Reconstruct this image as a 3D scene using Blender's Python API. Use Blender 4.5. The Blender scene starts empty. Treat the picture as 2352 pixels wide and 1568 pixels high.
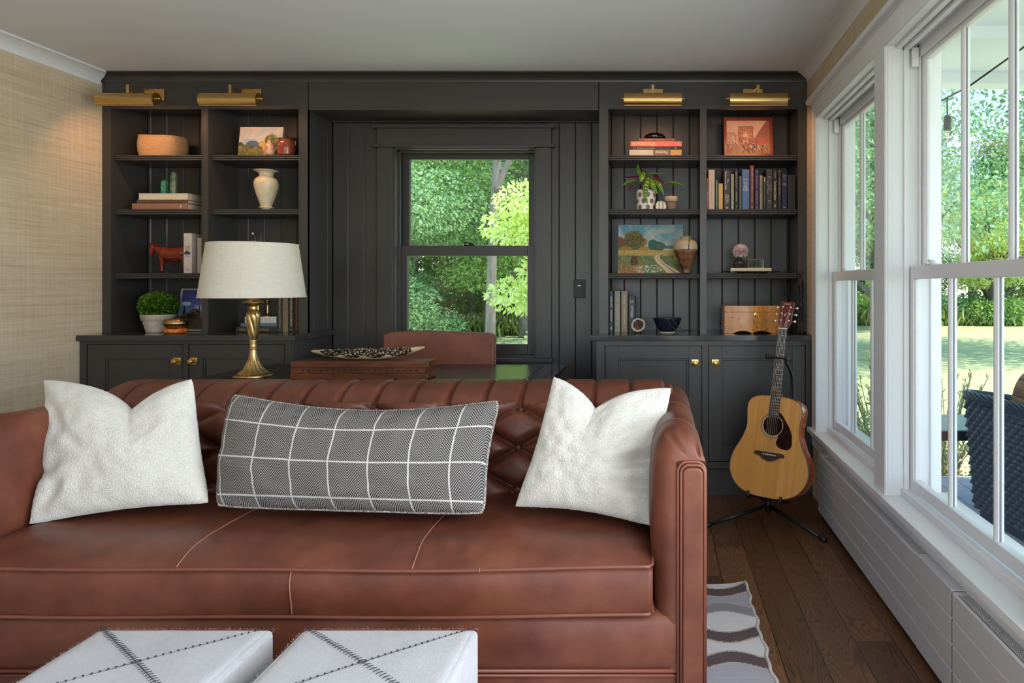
import bpy, bmesh, math, random
import numpy as np
from mathutils import Vector, Matrix, noise as mnoise

PI = math.pi
S = bpy.context.scene
C = S.collection

# ------------------------------------------------------------------ camera
F = 1568.0            # focal length in pixels of a 2352 px wide frame (24 mm)
VX, VY = 1506.0, 653.0
CH = 1.22
cd = bpy.data.cameras.new('camera'); cam = bpy.data.objects.new('camera', cd); C.objects.link(cam)
cam.location = (0, 0, CH); cam.rotation_euler = (PI/2, 0, 0)
cd.sensor_width = 36.0; cd.lens = 36.0*F/2352
cd.shift_x = -(VX-1176)/2352; cd.shift_y = -(784-VY)/2352
cd.clip_start = .05; cd.clip_end = 400
S.camera = cam

# ------------------------------------------------------------------ sky, sun, added fill lamps, exposure
S.view_settings.view_transform = 'Standard'; S.view_settings.look = 'None'
S.view_settings.gamma = 1; S.view_settings.use_curve_mapping = False
S.view_settings.exposure = 0.30
W = bpy.data.worlds.new('world'); S.world = W; W.use_nodes = True
wn = W.node_tree.nodes; wl = W.node_tree.links
bg = wn['Background']; sky = wn.new('ShaderNodeTexSky')
sky.sky_type = 'NISHITA'; sky.sun_disc = False; sky.sun_elevation = math.radians(48); sky.sun_rotation = math.radians(250)
sky.altitude = 200; sky.air_density = 1.0; sky.dust_density = .25; sky.ozone_density = 2.0
tint = wn.new('ShaderNodeMix'); tint.data_type = 'RGBA'; tint.blend_type = 'MULTIPLY'; tint.inputs[0].default_value = 1; tint.inputs[7].default_value = (.80, .92, 1.0, 1)
wl.new(sky.outputs[0], tint.inputs[6]); wl.new(tint.outputs[2], bg.inputs[0]); bg.inputs[1].default_value = 0.50

def lamp(name, kind, loc, target, energy, color=(1, 1, 1), **k):
    d = bpy.data.lights.new(name, kind); o = bpy.data.objects.new(name, d); C.objects.link(o)
    o.location = loc
    o.rotation_euler = (Vector(target)-Vector(loc)).to_track_quat('-Z', 'Y').to_euler()
    d.energy = energy; d.color = color
    for a, b in k.items(): setattr(d, a, b)
    return o
lamp('sun', 'SUN', (12, 0, 20), (-2, 3.5, 0), 7.0, (1, .95, .86), angle=math.radians(.6))
# added fill lamps behind the camera, in the openings of the rear wall
for x_ in (-1.39, -.01):
    lamp('rear_fill_lamp', 'AREA', (x_, -3.25, 1.35), (x_-.2, 3, 1.0), 17, (.93, .965, 1), shape='RECTANGLE', size=1.2, size_y=1.85)

# added fill lamps set in the two right hand windows out of view
for y_ in (1.0, -.15):
    lamp('side_fill_lamp', 'AREA', (1.082, y_, 1.28), (-2, y_+1.1, 1.0), 47, (.88, .94, 1), shape='RECTANGLE', size=.86, size_y=1.66)

# ------------------------------------------------------------------ helpers
def at(px, py, d):
    """a pixel of the photograph at true distance d -> the place in the room"""
    return Vector(((px-VX)*d/F, d, CH+(VY-py)*d/F))
def lin(v):
    v /= 255.0
    return v/12.92 if v <= .04045 else ((v+.055)/1.055)**2.4
def rgb(*c):
    return tuple(lin(x) for x in c)+(1.0,)

def tag(o, label=None, cat=None, group=None, kind=None):
    if label: o['label'] = label
    if cat: o['category'] = cat
    if group: o['group'] = group
    if kind: o['kind'] = kind
    return o
ORG = {}
def thing(name, loc, label=None, cat=None, group=None, kind=None, rot=None):
    o = bpy.data.objects.new(name, None); C.objects.link(o); o.empty_display_size = .05
    o.location = loc
    if rot is not None: o.rotation_euler = rot
    ORG[o.name] = Vector(loc)
    return tag(o, label, cat, group, kind)
def copy_tree(o, parent=None):
    c = o.copy(); C.objects.link(c); c.parent = parent
    ORG[c.name] = ORG.get(o.name, Vector((0, 0, 0))).copy()
    for ch in list(o.children): copy_tree(ch, c)
    return c

def mesh_obj(name, V, Fc, mats, parent=None, smooth=False, mi=None, local=False, bevel=0, seg=2, sub=0, angle=35):
    """V: list/array of world positions (or local to the parent when local)"""
    V = np.array(V, dtype=float).reshape(-1, 3)
    if parent is None:
        lo = V.min(0); hi = V.max(0); org = Vector(((lo[0]+hi[0])/2, (lo[1]+hi[1])/2, lo[2]))
        if local: org = Vector((0, 0, 0))
    else:
        org = Vector((0, 0, 0)) if local else ORG[parent.name]
    me = bpy.data.meshes.new(name)
    me.from_pydata((V-np.array(org)).tolist(), [], [list(map(int, f)) for f in Fc])
    if not isinstance(mats, (list, tuple)): mats = [mats]
    for m in mats: me.materials.append(m)
    if mi is not None: me.polygons.foreach_set('material_index', list(mi))
    if smooth: me.polygons.foreach_set('use_smooth', [True]*len(me.polygons))
    me.update()
    o = bpy.data.objects.new(name, me); C.objects.link(o)
    if parent is None:
        o.location = org; ORG[o.name] = org
    else:
        o.parent = parent; ORG[o.name] = Vector((0, 0, 0)) if local else org.copy()
    if bevel:
        b = o.modifiers.new('bevel', 'BEVEL'); b.width = bevel; b.segments = seg; b.limit_method = 'ANGLE'; b.angle_limit = math.radians(30)
        if smooth is False:
            me.polygons.foreach_set('use_smooth', [True]*len(me.polygons)); b.harden_normals = True
    if sub:
        s = o.modifiers.new('sub', 'SUBSURF'); s.levels = sub; s.render_levels = sub
    return o

def frame_of(d):
    d = Vector(d).normalized(); up = Vector((0, 0, 1)) if abs(d.z) < .95 else Vector((1, 0, 0))
    a = d.cross(up).normalized(); b = d.cross(a).normalized()
    return a, b
class MB:
    def __init__(s): s.v = []; s.f = []; s.m = []
    def add(s, V, Fc, m=0):
        n = len(s.v); s.v += [tuple(v) for v in V]; s.f += [tuple(i+n for i in f) for f in Fc]; s.m += [m]*len(Fc); return s
    def box(s, x0, x1, y0, y1, z0, z1, m=0, M=None):
        V = [(x, y, z) for z in (z0, z1) for y in (y0, y1) for x in (x0, x1)]
        if M is not None: V = [tuple(M @ Vector(v)) for v in V]
        return s.add(V, [(0, 2, 3, 1), (4, 5, 7, 6), (0, 1, 5, 4), (2, 6, 7, 3), (0, 4, 6, 2), (1, 3, 7, 5)], m)
    def prism(s, pts, axis, a0, a1, m=0, M=None):
        """polygon pts (2D) extruded along axis: 'x' -> (y,z), 'y' -> (x,z), 'z' -> (x,y)"""
        def P(p, a): return (a, p[0], p[1]) if axis == 'x' else (p[0], a, p[1]) if axis == 'y' else (p[0], p[1], a)
        n = len(pts); V = [P(p, a0) for p in pts]+[P(p, a1) for p in pts]
        if M is not None: V = [tuple(M @ Vector(v)) for v in V]
        Fc = [tuple(range(n))[::-1], tuple(range(n, 2*n))]+[(i, (i+1) % n, n+(i+1) % n, n+i) for i in range(n)]
        return s.add(V, Fc, m)
    def lathe(s, prof, c=(0, 0, 0), n=32, m=0, M=None, fn=None, caps=True):
        V = []; Fc = []
        for j, (r, z) in enumerate(prof):
            for i in range(n):
                a = 2*PI*i/n; rr = fn(a, j, r, z) if fn else r
                p = Vector((rr*math.cos(a), rr*math.sin(a), z))
                if M is not None: p = M @ p
                V.append(tuple(p+Vector(c)))
        for j in range(len(prof)-1):
            for i in range(n):
                k = (i+1) % n; Fc.append((j*n+i, j*n+k, (j+1)*n+k, (j+1)*n+i))
        if caps and prof[0][0] > 1e-6: Fc.append(tuple(range(n))[::-1])
        if caps and prof[-1][0] > 1e-6: Fc.append(tuple(range((len(prof)-1)*n, len(prof)*n)))
        return s.add(V, Fc, m)
    def tube(s, pts, r, n=8, m=0, caps=True, closed=False):
        pts = [Vector(p) for p in pts]; L = len(pts)
        rs = r if isinstance(r, (list, tuple)) else [r]*L
        V = []; Fc = []; a = None
        for j in range(L):
            if closed: d = pts[(j+1) % L]-pts[j-1]
            else: d = pts[min(j+1, L-1)]-pts[max(j-1, 0)]
            if d.length < 1e-9: d = Vector((0, 0, 1))
            d.normalize()
            if a is None: a, _ = frame_of(d)
            else:
                a = (a-d*a.dot(d))
                if a.length < 1e-6: a, _ = frame_of(d)
                a.normalize()
            b = d.cross(a)
            for i in range(n):
                t = 2*PI*i/n; V.append(tuple(pts[j]+(a*math.cos(t)+b*math.sin(t))*rs[j]))
        for j in range(L if closed else L-1):
            q = (j+1) % L
            for i in range(n):
                k = (i+1) % n; Fc.append((j*n+i, j*n+k, q*n+k, q*n+i))
        if caps and not closed: Fc += [tuple(range(n))[::-1], tuple(range((L-1)*n, L*n))]
        return s.add(V, Fc, m)
    def ball(s, c, r, n=12, m=0, M=None, sc=(1, 1, 1)):
        V = []; Fc = []; k = n//2
        prof = [(max(1e-7, math.sin(PI*j/k)), -math.cos(PI*j/k)) for j in range(k+1)]
        Q = Matrix.Diagonal((r*sc[0], r*sc[1], r*sc[2])).to_3x3()
        if M is not None: Q = M.to_3x3() @ Q
        return s.lathe([(a, b) for a, b in prof], c, n, m, Q)
    def grid(s, fn, nu, nv, m=0, cu=False, cv=False):
        """fn(i,j) -> point"""
        V = [tuple(fn(i, j)) for j in range(nv) for i in range(nu)]; Fc = []
        for j in range(nv if cv else nv-1):
            for i in range(nu if cu else nu-1):
                i2 = (i+1) % nu; j2 = (j+1) % nv
                Fc.append((j*nu+i, j*nu+i2, j2*nu+i2, j2*nu+i))
        return s.add(V, Fc, m)
    def build(s, name, mats, parent=None, **k):
        mi = s.m if isinstance(mats, (list, tuple)) and len(mats) > 1 else None
        return mesh_obj(name, s.v, s.f, mats, parent, mi=mi, **k)

def catmull(pts, n=8, closed=False):
    P = [Vector(p) for p in pts]; out = []; L = len(P)
    for i in range(L if closed else L-1):
        if closed: p0, p1, p2, p3 = P[i-1], P[i], P[(i+1) % L], P[(i+2) % L]
        else: p0, p1, p2, p3 = P[max(i-1, 0)], P[i], P[i+1], P[min(i+2, L-1)]
        for k in range(n):
            t = k/n
            out.append(.5*((2*p1)+(p2-p0)*t+(2*p0-5*p1+4*p2-p3)*t*t+(3*p1-p0-3*p2+p3)*t**3))
    if not closed: out.append(P[-1])
    return out

# ------------------------------------------------------------------ materials
MC = {}
class NT:
    def __init__(s, name):
        s.mat = bpy.data.materials.new(name); s.mat.use_nodes = True
        s.t = s.mat.node_tree; s.n = s.t.nodes; s.l = s.t.links
        s.b = s.n['Principled BSDF']; s.out = s.n['Material Output']
    def new(s, typ, **k):
        nd = s.n.new(typ)
        for a, b in k.items():
            if a.startswith('_'): nd.inputs[a[1:].replace('_', ' ')].default_value = b
            else: setattr(nd, a, b)
        return nd
    def link(s, a, b): s.l.new(a, b)
    def coord(s, kind='Object', scale=(1, 1, 1), rot=(0, 0, 0), loc=(0, 0, 0)):
        tc = s.n.new('ShaderNodeTexCoord'); mp = s.n.new('ShaderNodeMapping')
        mp.inputs['Scale'].default_value = scale; mp.inputs['Rotation'].default_value = rot; mp.inputs['Location'].default_value = loc
        s.link(tc.outputs[kind], mp.inputs[0]); return mp.outputs[0]
    def noise(s, vec, scale, detail=4, rough=.55, dist=0):
        nd = s.n.new('ShaderNodeTexNoise'); nd.inputs['Scale'].default_value = scale; nd.inputs['Detail'].default_value = detail
        nd.inputs['Roughness'].default_value = rough; nd.inputs['Distortion'].default_value = dist
        s.link(vec, nd.inputs['Vector']); return nd.outputs[0]
    def ramp(s, fac, stops, mode='LINEAR'):
        nd = s.n.new('ShaderNodeValToRGB'); e = nd.color_ramp.elements; nd.color_ramp.interpolation = mode
        while len(e) < len(stops): e.new(.5)
        for q, (p, c) in zip(e, stops): q.position = p; q.color = c if len(c) == 4 else tuple(c)+(1,)
        s.link(fac, nd.inputs[0]); return nd.outputs[0]
    def math(s, op, a, b=None, c=None):
        nd = s.n.new('ShaderNodeMath'); nd.operation = op
        for i, q in enumerate((a, b, c)):
            if q is None: continue
            if isinstance(q, (int, float)): nd.inputs[i].default_value = q
            else: s.link(q, nd.inputs[i])
        return nd.outputs[0]
    def mix(s, fac, a, b, mode='MIX'):
        nd = s.n.new('ShaderNodeMix'); nd.data_type = 'RGBA'; nd.blend_type = mode
        for i, q in ((0, fac), (6, a), (7, b)):
            if isinstance(q, (int, float)): nd.inputs[i].default_value = q
            elif isinstance(q, tuple): nd.inputs[i].default_value = q
            else: s.link(q, nd.inputs[i])
        return nd.outputs[2]
    def bump(s, h, strength=.3, dist=.002, prev=None):
        nd = s.n.new('ShaderNodeBump'); nd.inputs['Strength'].default_value = strength; nd.inputs['Distance'].default_value = dist
        s.link(h, nd.inputs['Height'])
        if prev is not None: s.link(prev, nd.inputs['Normal'])
        s.link(nd.outputs[0], s.b.inputs['Normal']); return nd.outputs[0]
    def base(s, c):
        if isinstance(c, tuple): s.b.inputs['Base Color'].default_value = c
        else: s.link(c, s.b.inputs['Base Color'])
    def set(s, **k):
        for a, b in k.items():
            s.b.inputs[a.replace('_', ' ')].default_value = b
        return s

def pm(name, col, rough=.5, metal=0, var=.12, scale=6, bump=0, bscale=200, stretch=(1, 1, 1), **k):
    """plain procedural material: colour with a little cloudy variation and fine bump"""
    if name in MC: return MC[name]
    t = NT(name); v = t.coord('Object', stretch)
    n = t.noise(v, scale, 5)
    a = tuple(max(0, x*(1-var)) for x in col[:3])+(1,); b = tuple(min(1, x*(1+var)) for x in col[:3])+(1,)
    t.base(t.ramp(n, [(.3, a), (.7, b)]))
    t.set(Roughness=rough, Metallic=metal)
    if bump: t.bump(t.noise(v, bscale, 3), bump, .001)
    for q, w in k.items(): t.b.inputs[q.replace('_', ' ')].default_value = w
    MC[name] = t.mat; return t.mat
M_dark = pm('charcoal_paint', (.046, .0405, .0375, 1), .36, var=.05, scale=3, bump=.05, bscale=90)
M_top = pm('charcoal_gloss_paint', (.044, .0415, .042, 1), .12, var=.04, scale=3)
M_white = pm('white_trim_paint', (.81, .81, .82, 1), .35, var=.015, scale=4, bump=.03, bscale=60)
M_rad = pm('convector_enamel', (.55, .54, .535, 1), .38, var=.01, scale=3)
M_slot = pm('dark_slot', (.02, .02, .02, 1), .7)
M_brass = pm('brushed_brass', (.62, .40, .15, 1), .30, 1, var=.12, scale=25, stretch=(1, 8, 8))
M_abrass = pm('antique_brass', (.50, .33, .14, 1), .33, 1, var=.25, scale=30)
M_gold = pm('gilt_brass', (.66, .42, .12, 1), .22, 1, var=.1, scale=20)
M_chrome = pm('chrome', (.75, .75, .75, 1), .12, 1, var=.02)
M_black = pm('black_metal', (.012, .012, .014, 1), .38, .3, var=.1)
M_blackpl = pm('black_plastic', (.008, .0075, .009, 1), .5, var=.1)
M_page = pm('book_pages', (.62, .55, .42, 1), .8, var=.12, scale=8, stretch=(40, 1, 200), bump=.2, bscale=30)
M_ceil = pm('ceiling_paint', (.80, .79, .82, 1), .75, var=.012, scale=2, bump=.05, bscale=120)
M_linen = None
M_plain = pm('plain_wall_paint', (.62, .55, .43, 1), .7)

def m_grasscloth():
    t = NT('grasscloth_wallcovering')
    v = t.coord('Object', (1, 1, 1))
    # horizontal fibres: stretched along y, fine in z ; vertical slubs
    h1 = t.noise(t.coord('Object', (4, 4, 190)), 1, 6, .7)
    h2 = t.noise(t.coord('Object', (.9, .9, 60)), 1, 4, .6, .4)
    v1 = t.noise(t.coord('Object', (70, 70, 2.2)), 1, 4, .6)
    f = t.math('ADD', t.math('MULTIPLY', h1, .45), t.math('ADD', t.math('MULTIPLY', h2, .35), t.math('MULTIPLY', v1, .25)))
    t.base(t.ramp(f, [(.34, rgb(178, 156, 124)), (.50, rgb(204, 184, 154)), (.66, rgb(222, 206, 180))]))
    t.set(Roughness=.75); t.bump(f, .5, .003); return t.mat
M_grass = m_grasscloth()

def m_floor():
    t = NT('dark_oak_planks')
    tc = t.new('ShaderNodeTexCoord'); sp = t.new('ShaderNodeSeparateXYZ'); t.link(tc.outputs['Object'], sp.inputs[0])
    x, y = sp.outputs[0], sp.outputs[1]
    pw = .135
    ix = t.math('FLOOR', t.math('DIVIDE', x, pw)); fx = t.math('FRACT', t.math('DIVIDE', x, pw))
    w1 = t.new('ShaderNodeTexWhiteNoise', noise_dimensions='1D'); t.link(ix, w1.inputs['W'])
    yo = t.math('ADD', t.math('DIVIDE', y, 1.15), t.math('MULTIPLY', w1.outputs[0], 7.3))
    iy = t.math('FLOOR', yo); fy = t.math('FRACT', yo)
    cb = t.new('ShaderNodeCombineXYZ'); t.link(ix, cb.inputs[0]); t.link(iy, cb.inputs[1])
    w2 = t.new('ShaderNodeTexWhiteNoise', noise_dimensions='2D'); t.link(cb.outputs[0], w2.inputs['Vector'])
    rnd = w2.outputs[0]
    # cathedral grain : contours of a slow noise, per plank offset
    g = t.new('ShaderNodeCombineXYZ')
    t.link(t.math('MULTIPLY', x, 9.5), g.inputs[0]); t.link(t.math('MULTIPLY', y, 1.25), g.inputs[1]); t.link(t.math('MULTIPLY', rnd, 40), g.inputs[2])
    n1 = t.noise(g.outputs[0], 1.0, 1.5, .45, .25)
    g2 = t.new('ShaderNodeCombineXYZ')
    t.link(t.math('MULTIPLY', x, 330), g2.inputs[0]); t.link(t.math('MULTIPLY', y, 11), g2.inputs[1]); t.link(t.math('MULTIPLY', rnd, 9), g2.inputs[2])
    fine = t.noise(g2.outputs[0], 1, 4, .7)
    ring = t.math('FRACT', t.math('MULTIPLY', n1, 34))
    ringv = t.ramp(ring, [(0, (0, 0, 0)), (.22, (.75, .75, .75)), (.75, (1, 1, 1)), (1, (0, 0, 0))])
    f = t.math('MULTIPLY', t.math('ADD', t.math('MULTIPLY', ringv, .38), .62), t.math('ADD', t.math('MULTIPLY', fine, 1.0), .35))
    c = t.ramp(f, [(.2, rgb(30, 19, 13)), (.55, rgb(68, 44, 28)), (.95, rgb(112, 76, 48))])
    tone = t.math('ADD', t.math('MULTIPLY', rnd, .7), .65)
    tn = t.new('ShaderNodeCombineColor'); [t.link(tone, tn.inputs[i]) for i in range(3)]
    c = t.mix(1.0, c, tn.outputs[0], 'MULTIPLY')
    edge = t.math('MULTIPLY', t.math('LESS_THAN', t.math('ABSOLUTE', t.math('SUBTRACT', fx, .5)), .487), t.math('LESS_THAN', t.math('ABSOLUTE', t.math('SUBTRACT', fy, .5)), .4988))
    c = t.mix(t.math('SUBTRACT', 1.0, edge), c, rgb(14, 9, 7))
    t.base(c); t.set(Roughness=.36)
    t.link(t.math('ADD', .27, t.math('MULTIPLY', fine, .22)), t.b.inputs['Roughness'])
    t.bump(t.math('MULTIPLY', f, edge), .35, .0015); return t.mat
M_floor = m_floor()

def m_leather(name, dark, mid, light, rough=.42):
    t = NT(name); v = t.coord('Object')
    n = t.noise(v, 3.2, 6, .62); n2 = t.noise(t.coord('Object', (1, 1, 1), (0, .6, 0)), 14, 4, .6)
    f = t.math('ADD', t.math('MULTIPLY', n, .75), t.math('MULTIPLY', n2, .25))
    t.base(t.ramp(f, [(.33, dark), (.5, mid), (.68, light)]))
    vo = t.new('ShaderNodeTexVoronoi', feature='DISTANCE_TO_EDGE', _Scale=330.0); t.link(v, vo.inputs['Vector'])
    t.set(Roughness=rough)
    t.link(t.math('ADD', rough-.08, t.math('MULTIPLY', n2, .2)), t.b.inputs['Roughness'])
    h = t.math('ADD', t.math('MULTIPLY', vo.outputs[0], 1.4), t.math('MULTIPLY', t.noise(v, 45, 4), .6))
    t.bump(h, .22, .0012); return t.mat
M_leather = m_leather('cognac_leather', rgb(78, 38, 26), rgb(102, 54, 37), rgb(124, 71, 50))
M_leather2 = m_leather('chair_leather', rgb(100, 54, 40), rgb(118, 66, 48), rgb(136, 82, 62), .45)
M_welt = pm('leather_piping', rgb(116, 66, 50), .45, var=.08)
M_thread = pm('seam_thread', rgb(164, 112, 88), .6, var=.1)

def m_boucle():
    t = NT('ivory_boucle'); v = t.coord('Object')
    vo = t.new('ShaderNodeTexVoronoi', feature='SMOOTH_F1', _Scale=300.0); t.link(v, vo.inputs['Vector'])
    n = t.noise(v, 210, 4, .7, .5)
    t.base(t.ramp(n, [(.3, rgb(196, 190, 178)), (.55, rgb(216, 211, 201)), (.75, rgb(228, 224, 216))]))
    t.set(Roughness=.95); t.b.inputs['Sheen Weight'].default_value = .35; t.b.inputs['Sheen Roughness'].default_value = .6
    h = t.math('ADD', t.math('MULTIPLY', vo.outputs[0], -1.2), t.math('MULTIPLY', n, 1.2))
    t.bump(h, .7, .0025); return t.mat
M_boucle = m_boucle()

def m_herring():
    t = NT('herringbone_check_wool')
    tc = t.new('ShaderNodeTexCoord'); sp = t.new('ShaderNodeSeparateXYZ'); t.link(tc.outputs['UV'], sp.inputs[0])
    u, v = sp.outputs[0], sp.outputs[1]          # metres on the cloth
    nz = t.noise(t.coord('UV'), 260, 2)
    tri = t.math('PINGPONG', u, .03162)
    s = t.math('SINE', t.math('MULTIPLY', t.math('ADD', t.math('SUBTRACT', v, t.math('MULTIPLY', tri, 1.35)), t.math('MULTIPLY', nz, .0012)), 2*PI/.0096))
    w = t.ramp(s, [(.42, (0, 0, 0)), (.58, (1, 1, 1))])
    # window pane lines
    du = t.math('ABSOLUTE', t.math('SUBTRACT', t.math('FRACT', t.math('ADD', t.math('DIVIDE', u, .1265), .5)), .5))
    dv = t.math('ABSOLUTE', t.math('SUBTRACT', t.math('FRACT', t.math('ADD', t.math('DIVIDE', v, .124), .5)), .5))
    ln = t.math('MAXIMUM', t.math('LESS_THAN', du, .020), t.math('LESS_THAN', dv, .022))
    c = t.mix(w, rgb(60, 53, 52), rgb(178, 172, 167))
    c = t.mix(ln, c, rgb(206, 202, 196))
    f2 = t.noise(t.coord('UV'), 900, 2)
    c = t.mix(t.math('MULTIPLY', f2, .25), c, rgb(40, 36, 36))
    t.base(c); t.set(Roughness=.92)
    t.bump(t.math('ADD', t.math('MULTIPLY', w, .5), f2), .5, .0012); return t.mat
M_herring = m_herring()

def m_hide():
    t = NT('white_cowhide')
    a = t.noise(t.coord('Object', (26, 6, 10), (0, 0, .5)), 14, 5, .75, .6)
    b = t.noise(t.coord('Object'), 5, 4)
    f = t.math('ADD', t.math('MULTIPLY', a, .5), t.math('MULTIPLY', b, .5))
    t.base(t.ramp(f, [(.3, rgb(150, 145, 142)), (.5, rgb(178, 176, 178)), (.7, rgb(194, 194, 200))]))
    t.set(Roughness=.6); t.b.inputs['Sheen Weight'].default_value = .4
    t.bump(a, .7, .003); return t.mat
M_hide = m_hide()

def m_rug():
    t = NT('flatweave_rug'); tc = t.new('ShaderNodeTexCoord'); sp = t.new('ShaderNodeSeparateXYZ'); t.link(tc.outputs['Object'], sp.inputs[0])
    x, y = sp.outputs[0], sp.outputs[1]
    nz = t.noise(t.coord('Object'), 170, 2); y2 = t.math('ADD', y, t.math('MULTIPLY', nz, .022))
    # rows of lens shapes: light lenses, phase flips every row, darker bands between
    P = .17
    r = t.math('DIVIDE', y2, P); row = t.math('FLOOR', r); fr = t.math('ABSOLUTE', t.math('SUBTRACT', t.math('FRACT', r), .5))
    half = t.math('ADD', .27, t.math('MULTIPLY', .15, t.math('COSINE', t.math('ADD', t.math('MULTIPLY', x, 2*PI/.30), t.math('MULTIPLY', row, PI)))))
    lens = t.math('LESS_THAN', fr, half); rim = t.math('LESS_THAN', fr, t.math('ADD', half, .05))
    par = t.math('FLOORED_MODULO', row, 3); par2 = t.math('FLOORED_MODULO', t.math('FLOOR', t.math('ADD', r, .5)), 3)
    lc = t.ramp(t.math('DIVIDE', par, 3), [(0, rgb(222, 218, 218)), (.3, rgb(226, 224, 224)), (.34, rgb(176, 172, 182)), (.64, rgb(176, 172, 182)), (.67, rgb(216, 212, 214))], 'CONSTANT')
    dc = t.ramp(t.math('DIVIDE', par2, 3), [(0, rgb(84, 68, 68)), (.34, rgb(150, 142, 150)), (.67, rgb(126, 108, 104))], 'CONSTANT')
    bands = t.mix(lens, t.mix(rim, dc, rgb(196, 176, 164)), lc)
    n2 = t.noise(t.coord('Object', (1, 1, 1)), 420, 3, .8)
    c = t.mix(t.math('MULTIPLY', n2, .35), bands, rgb(110, 100, 104))
    t.base(c); t.set(Roughness=.95)
    wv2 = t.new('ShaderNodeTexWave', _Scale=90.0); t.link(t.coord('Object'), wv2.inputs['Vector']); wv2.bands_direction = 'Y'
    t.bump(t.math('ADD', t.math('MULTIPLY', wv2.outputs[1], .5), n2), .6, .003); return t.mat
M_rug = m_rug()

def m_wood(name, a, b, c, scale=1, rough=.35, st=(1, 1, .12), burl=False):
    t = NT(name); v = t.coord('Object', st)
    n = t.noise(v, 60*scale, 5, .6, .6); n0 = t.noise(t.coord('Object', st), 7*scale, 3, .5, 1.2)
    f = t.math('ADD', t.math('MULTIPLY', n, .4), t.math('MULTIPLY', n0, .6))
    col = t.ramp(f, [(.32, a), (.5, b), (.68, c)])
    if burl:
        q = t.noise(t.coord('Object'), 55, 4, .7, .5); w = t.noise(t.coord('Object'), 9, 2)
        k = t.math('MULTIPLY', t.math('GREATER_THAN', q, .58), t.math('GREATER_THAN', w, .53))
        col = t.mix(t.math('MULTIPLY', k, .75), col, rgb(96, 42, 30))
    t.base(col); t.set(Roughness=rough); t.bump(n, .15, .001); return t.mat
M_spruce = m_wood('spruce_top', rgb(190, 128, 62), rgb(204, 142, 72), rgb(216, 156, 84), 1, .3, (3.5, .06, 3.5))
M_mahog = m_wood('mahogany_side', rgb(112, 42, 18), rgb(160, 70, 32), rgb(190, 96, 48), 1, .12, (1, 1, .3))
M_redwood = m_wood('red_headstock', rgb(88, 26, 20), rgb(110, 36, 26), rgb(130, 48, 34), 1, .2, (1, .1, 1))
M_rosew = m_wood('rosewood', rgb(40, 26, 20), rgb(58, 38, 28), rgb(76, 50, 36), 1, .4)
M_carved = m_wood('old_carved_wood', rgb(52, 26, 15), rgb(98, 52, 27), rgb(134, 76, 40), .8, .42, (.2, 1, 1))
M_burl = m_wood('burl_wood', rgb(160, 94, 34), rgb(196, 128, 54), rgb(218, 156, 80), .6, .12, (2, 1, .5), True)
M_deskw = m_wood('black_desk_wood', rgb(16, 15, 15), rgb(24, 23, 22), rgb(34, 32, 30), 1, .13, (.15, 1, 1))
M_redcarve = pm('red_carved_wood', rgb(124, 44, 24), .28, var=.35, scale=14)

def m_glass(name='window_glass', tint=(1, 1, 1, 1), ior=1.45):
    if name in MC: return MC[name]
    t = NT(name); t.n.remove(t.b)
    tr = t.new('ShaderNodeBsdfTransparent'); tr.inputs[0].default_value = tint
    gl = t.new('ShaderNodeBsdfGlossy'); gl.inputs['Roughness'].default_value = .01
    gm = t.new('ShaderNodeNewGeometry'); dp = t.new('ShaderNodeVectorMath'); dp.operation = 'DOT_PRODUCT'
    t.link(gm.outputs['Normal'], dp.inputs[0]); t.link(gm.outputs['Incoming'], dp.inputs[1])
    fr_ = t.math('ADD', .035, t.math('MULTIPLY', .965, t.math('POWER', t.math('SUBTRACT', 1.0, t.math('ABSOLUTE', dp.outputs['Value'])), 5.0)))
    mx = t.new('ShaderNodeMixShader'); t.link(fr_, mx.inputs[0]); t.link(tr.outputs[0], mx.inputs[1]); t.link(gl.outputs[0], mx.inputs[2])
    t.link(mx.outputs[0], t.out.inputs[0]); MC[name] = t.mat; return t.mat
M_glass = m_glass()

def m_leaf(name, a, b, c, transl=.45, rough=.45, tc=(190, 220, 70)):
    t = NT(name)
    g = t.new('ShaderNodeNewGeometry')
    col = t.ramp(g.outputs['Random Per Island'], [(0, a), (.5, b), (1, c)])
    t.base(col); t.set(Roughness=rough)
    tl = t.new('ShaderNodeBsdfTranslucent'); br = t.mix(.35, col, rgb(*tc)); t.link(br, tl.inputs[0])
    mx = t.new('ShaderNodeMixShader'); mx.inputs[0].default_value = transl
    t.link(t.b.outputs[0], mx.inputs[1]); t.link(tl.outputs[0], mx.inputs[2]); t.link(mx.outputs[0], t.out.inputs[0])
    return t.mat
M_leafA = m_leaf('maple_leaves', rgb(76, 122, 62), rgb(118, 164, 84), rgb(170, 204, 124))
M_leafB = m_leaf('bluish_leaves', rgb(100, 146, 108), rgb(146, 188, 140), rgb(202, 226, 180))
M_leafC = m_leaf('lime_leaves', rgb(196, 216, 110), rgb(226, 236, 150), rgb(244, 246, 190), .5)
M_leafD = m_leaf('boxwood_leaves', rgb(36, 70, 14), rgb(66, 112, 22), rgb(110, 156, 40), .2)
M_leafE = m_leaf('deep_leaves', rgb(44, 84, 40), rgb(68, 116, 54), rgb(108, 152, 76))
M_leafF = m_leaf('silver_leaves', rgb(96, 112, 84), rgb(130, 146, 110), rgb(170, 180, 140), .3)
M_petal = m_leaf('peony_petals', rgb(240, 216, 221), rgb(248, 232, 235), rgb(254, 246, 248), .4, .6, (240, 220, 225))
M_pink = m_leaf('pink_flowers', rgb(170, 90, 120), rgb(220, 150, 170), rgb(240, 200, 210), .3, .5, (240, 200, 210))
M_bark = pm('bark', rgb(112, 104, 94), .9, var=.35, scale=9, stretch=(1, 1, .2), bump=.6, bscale=30)

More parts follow.
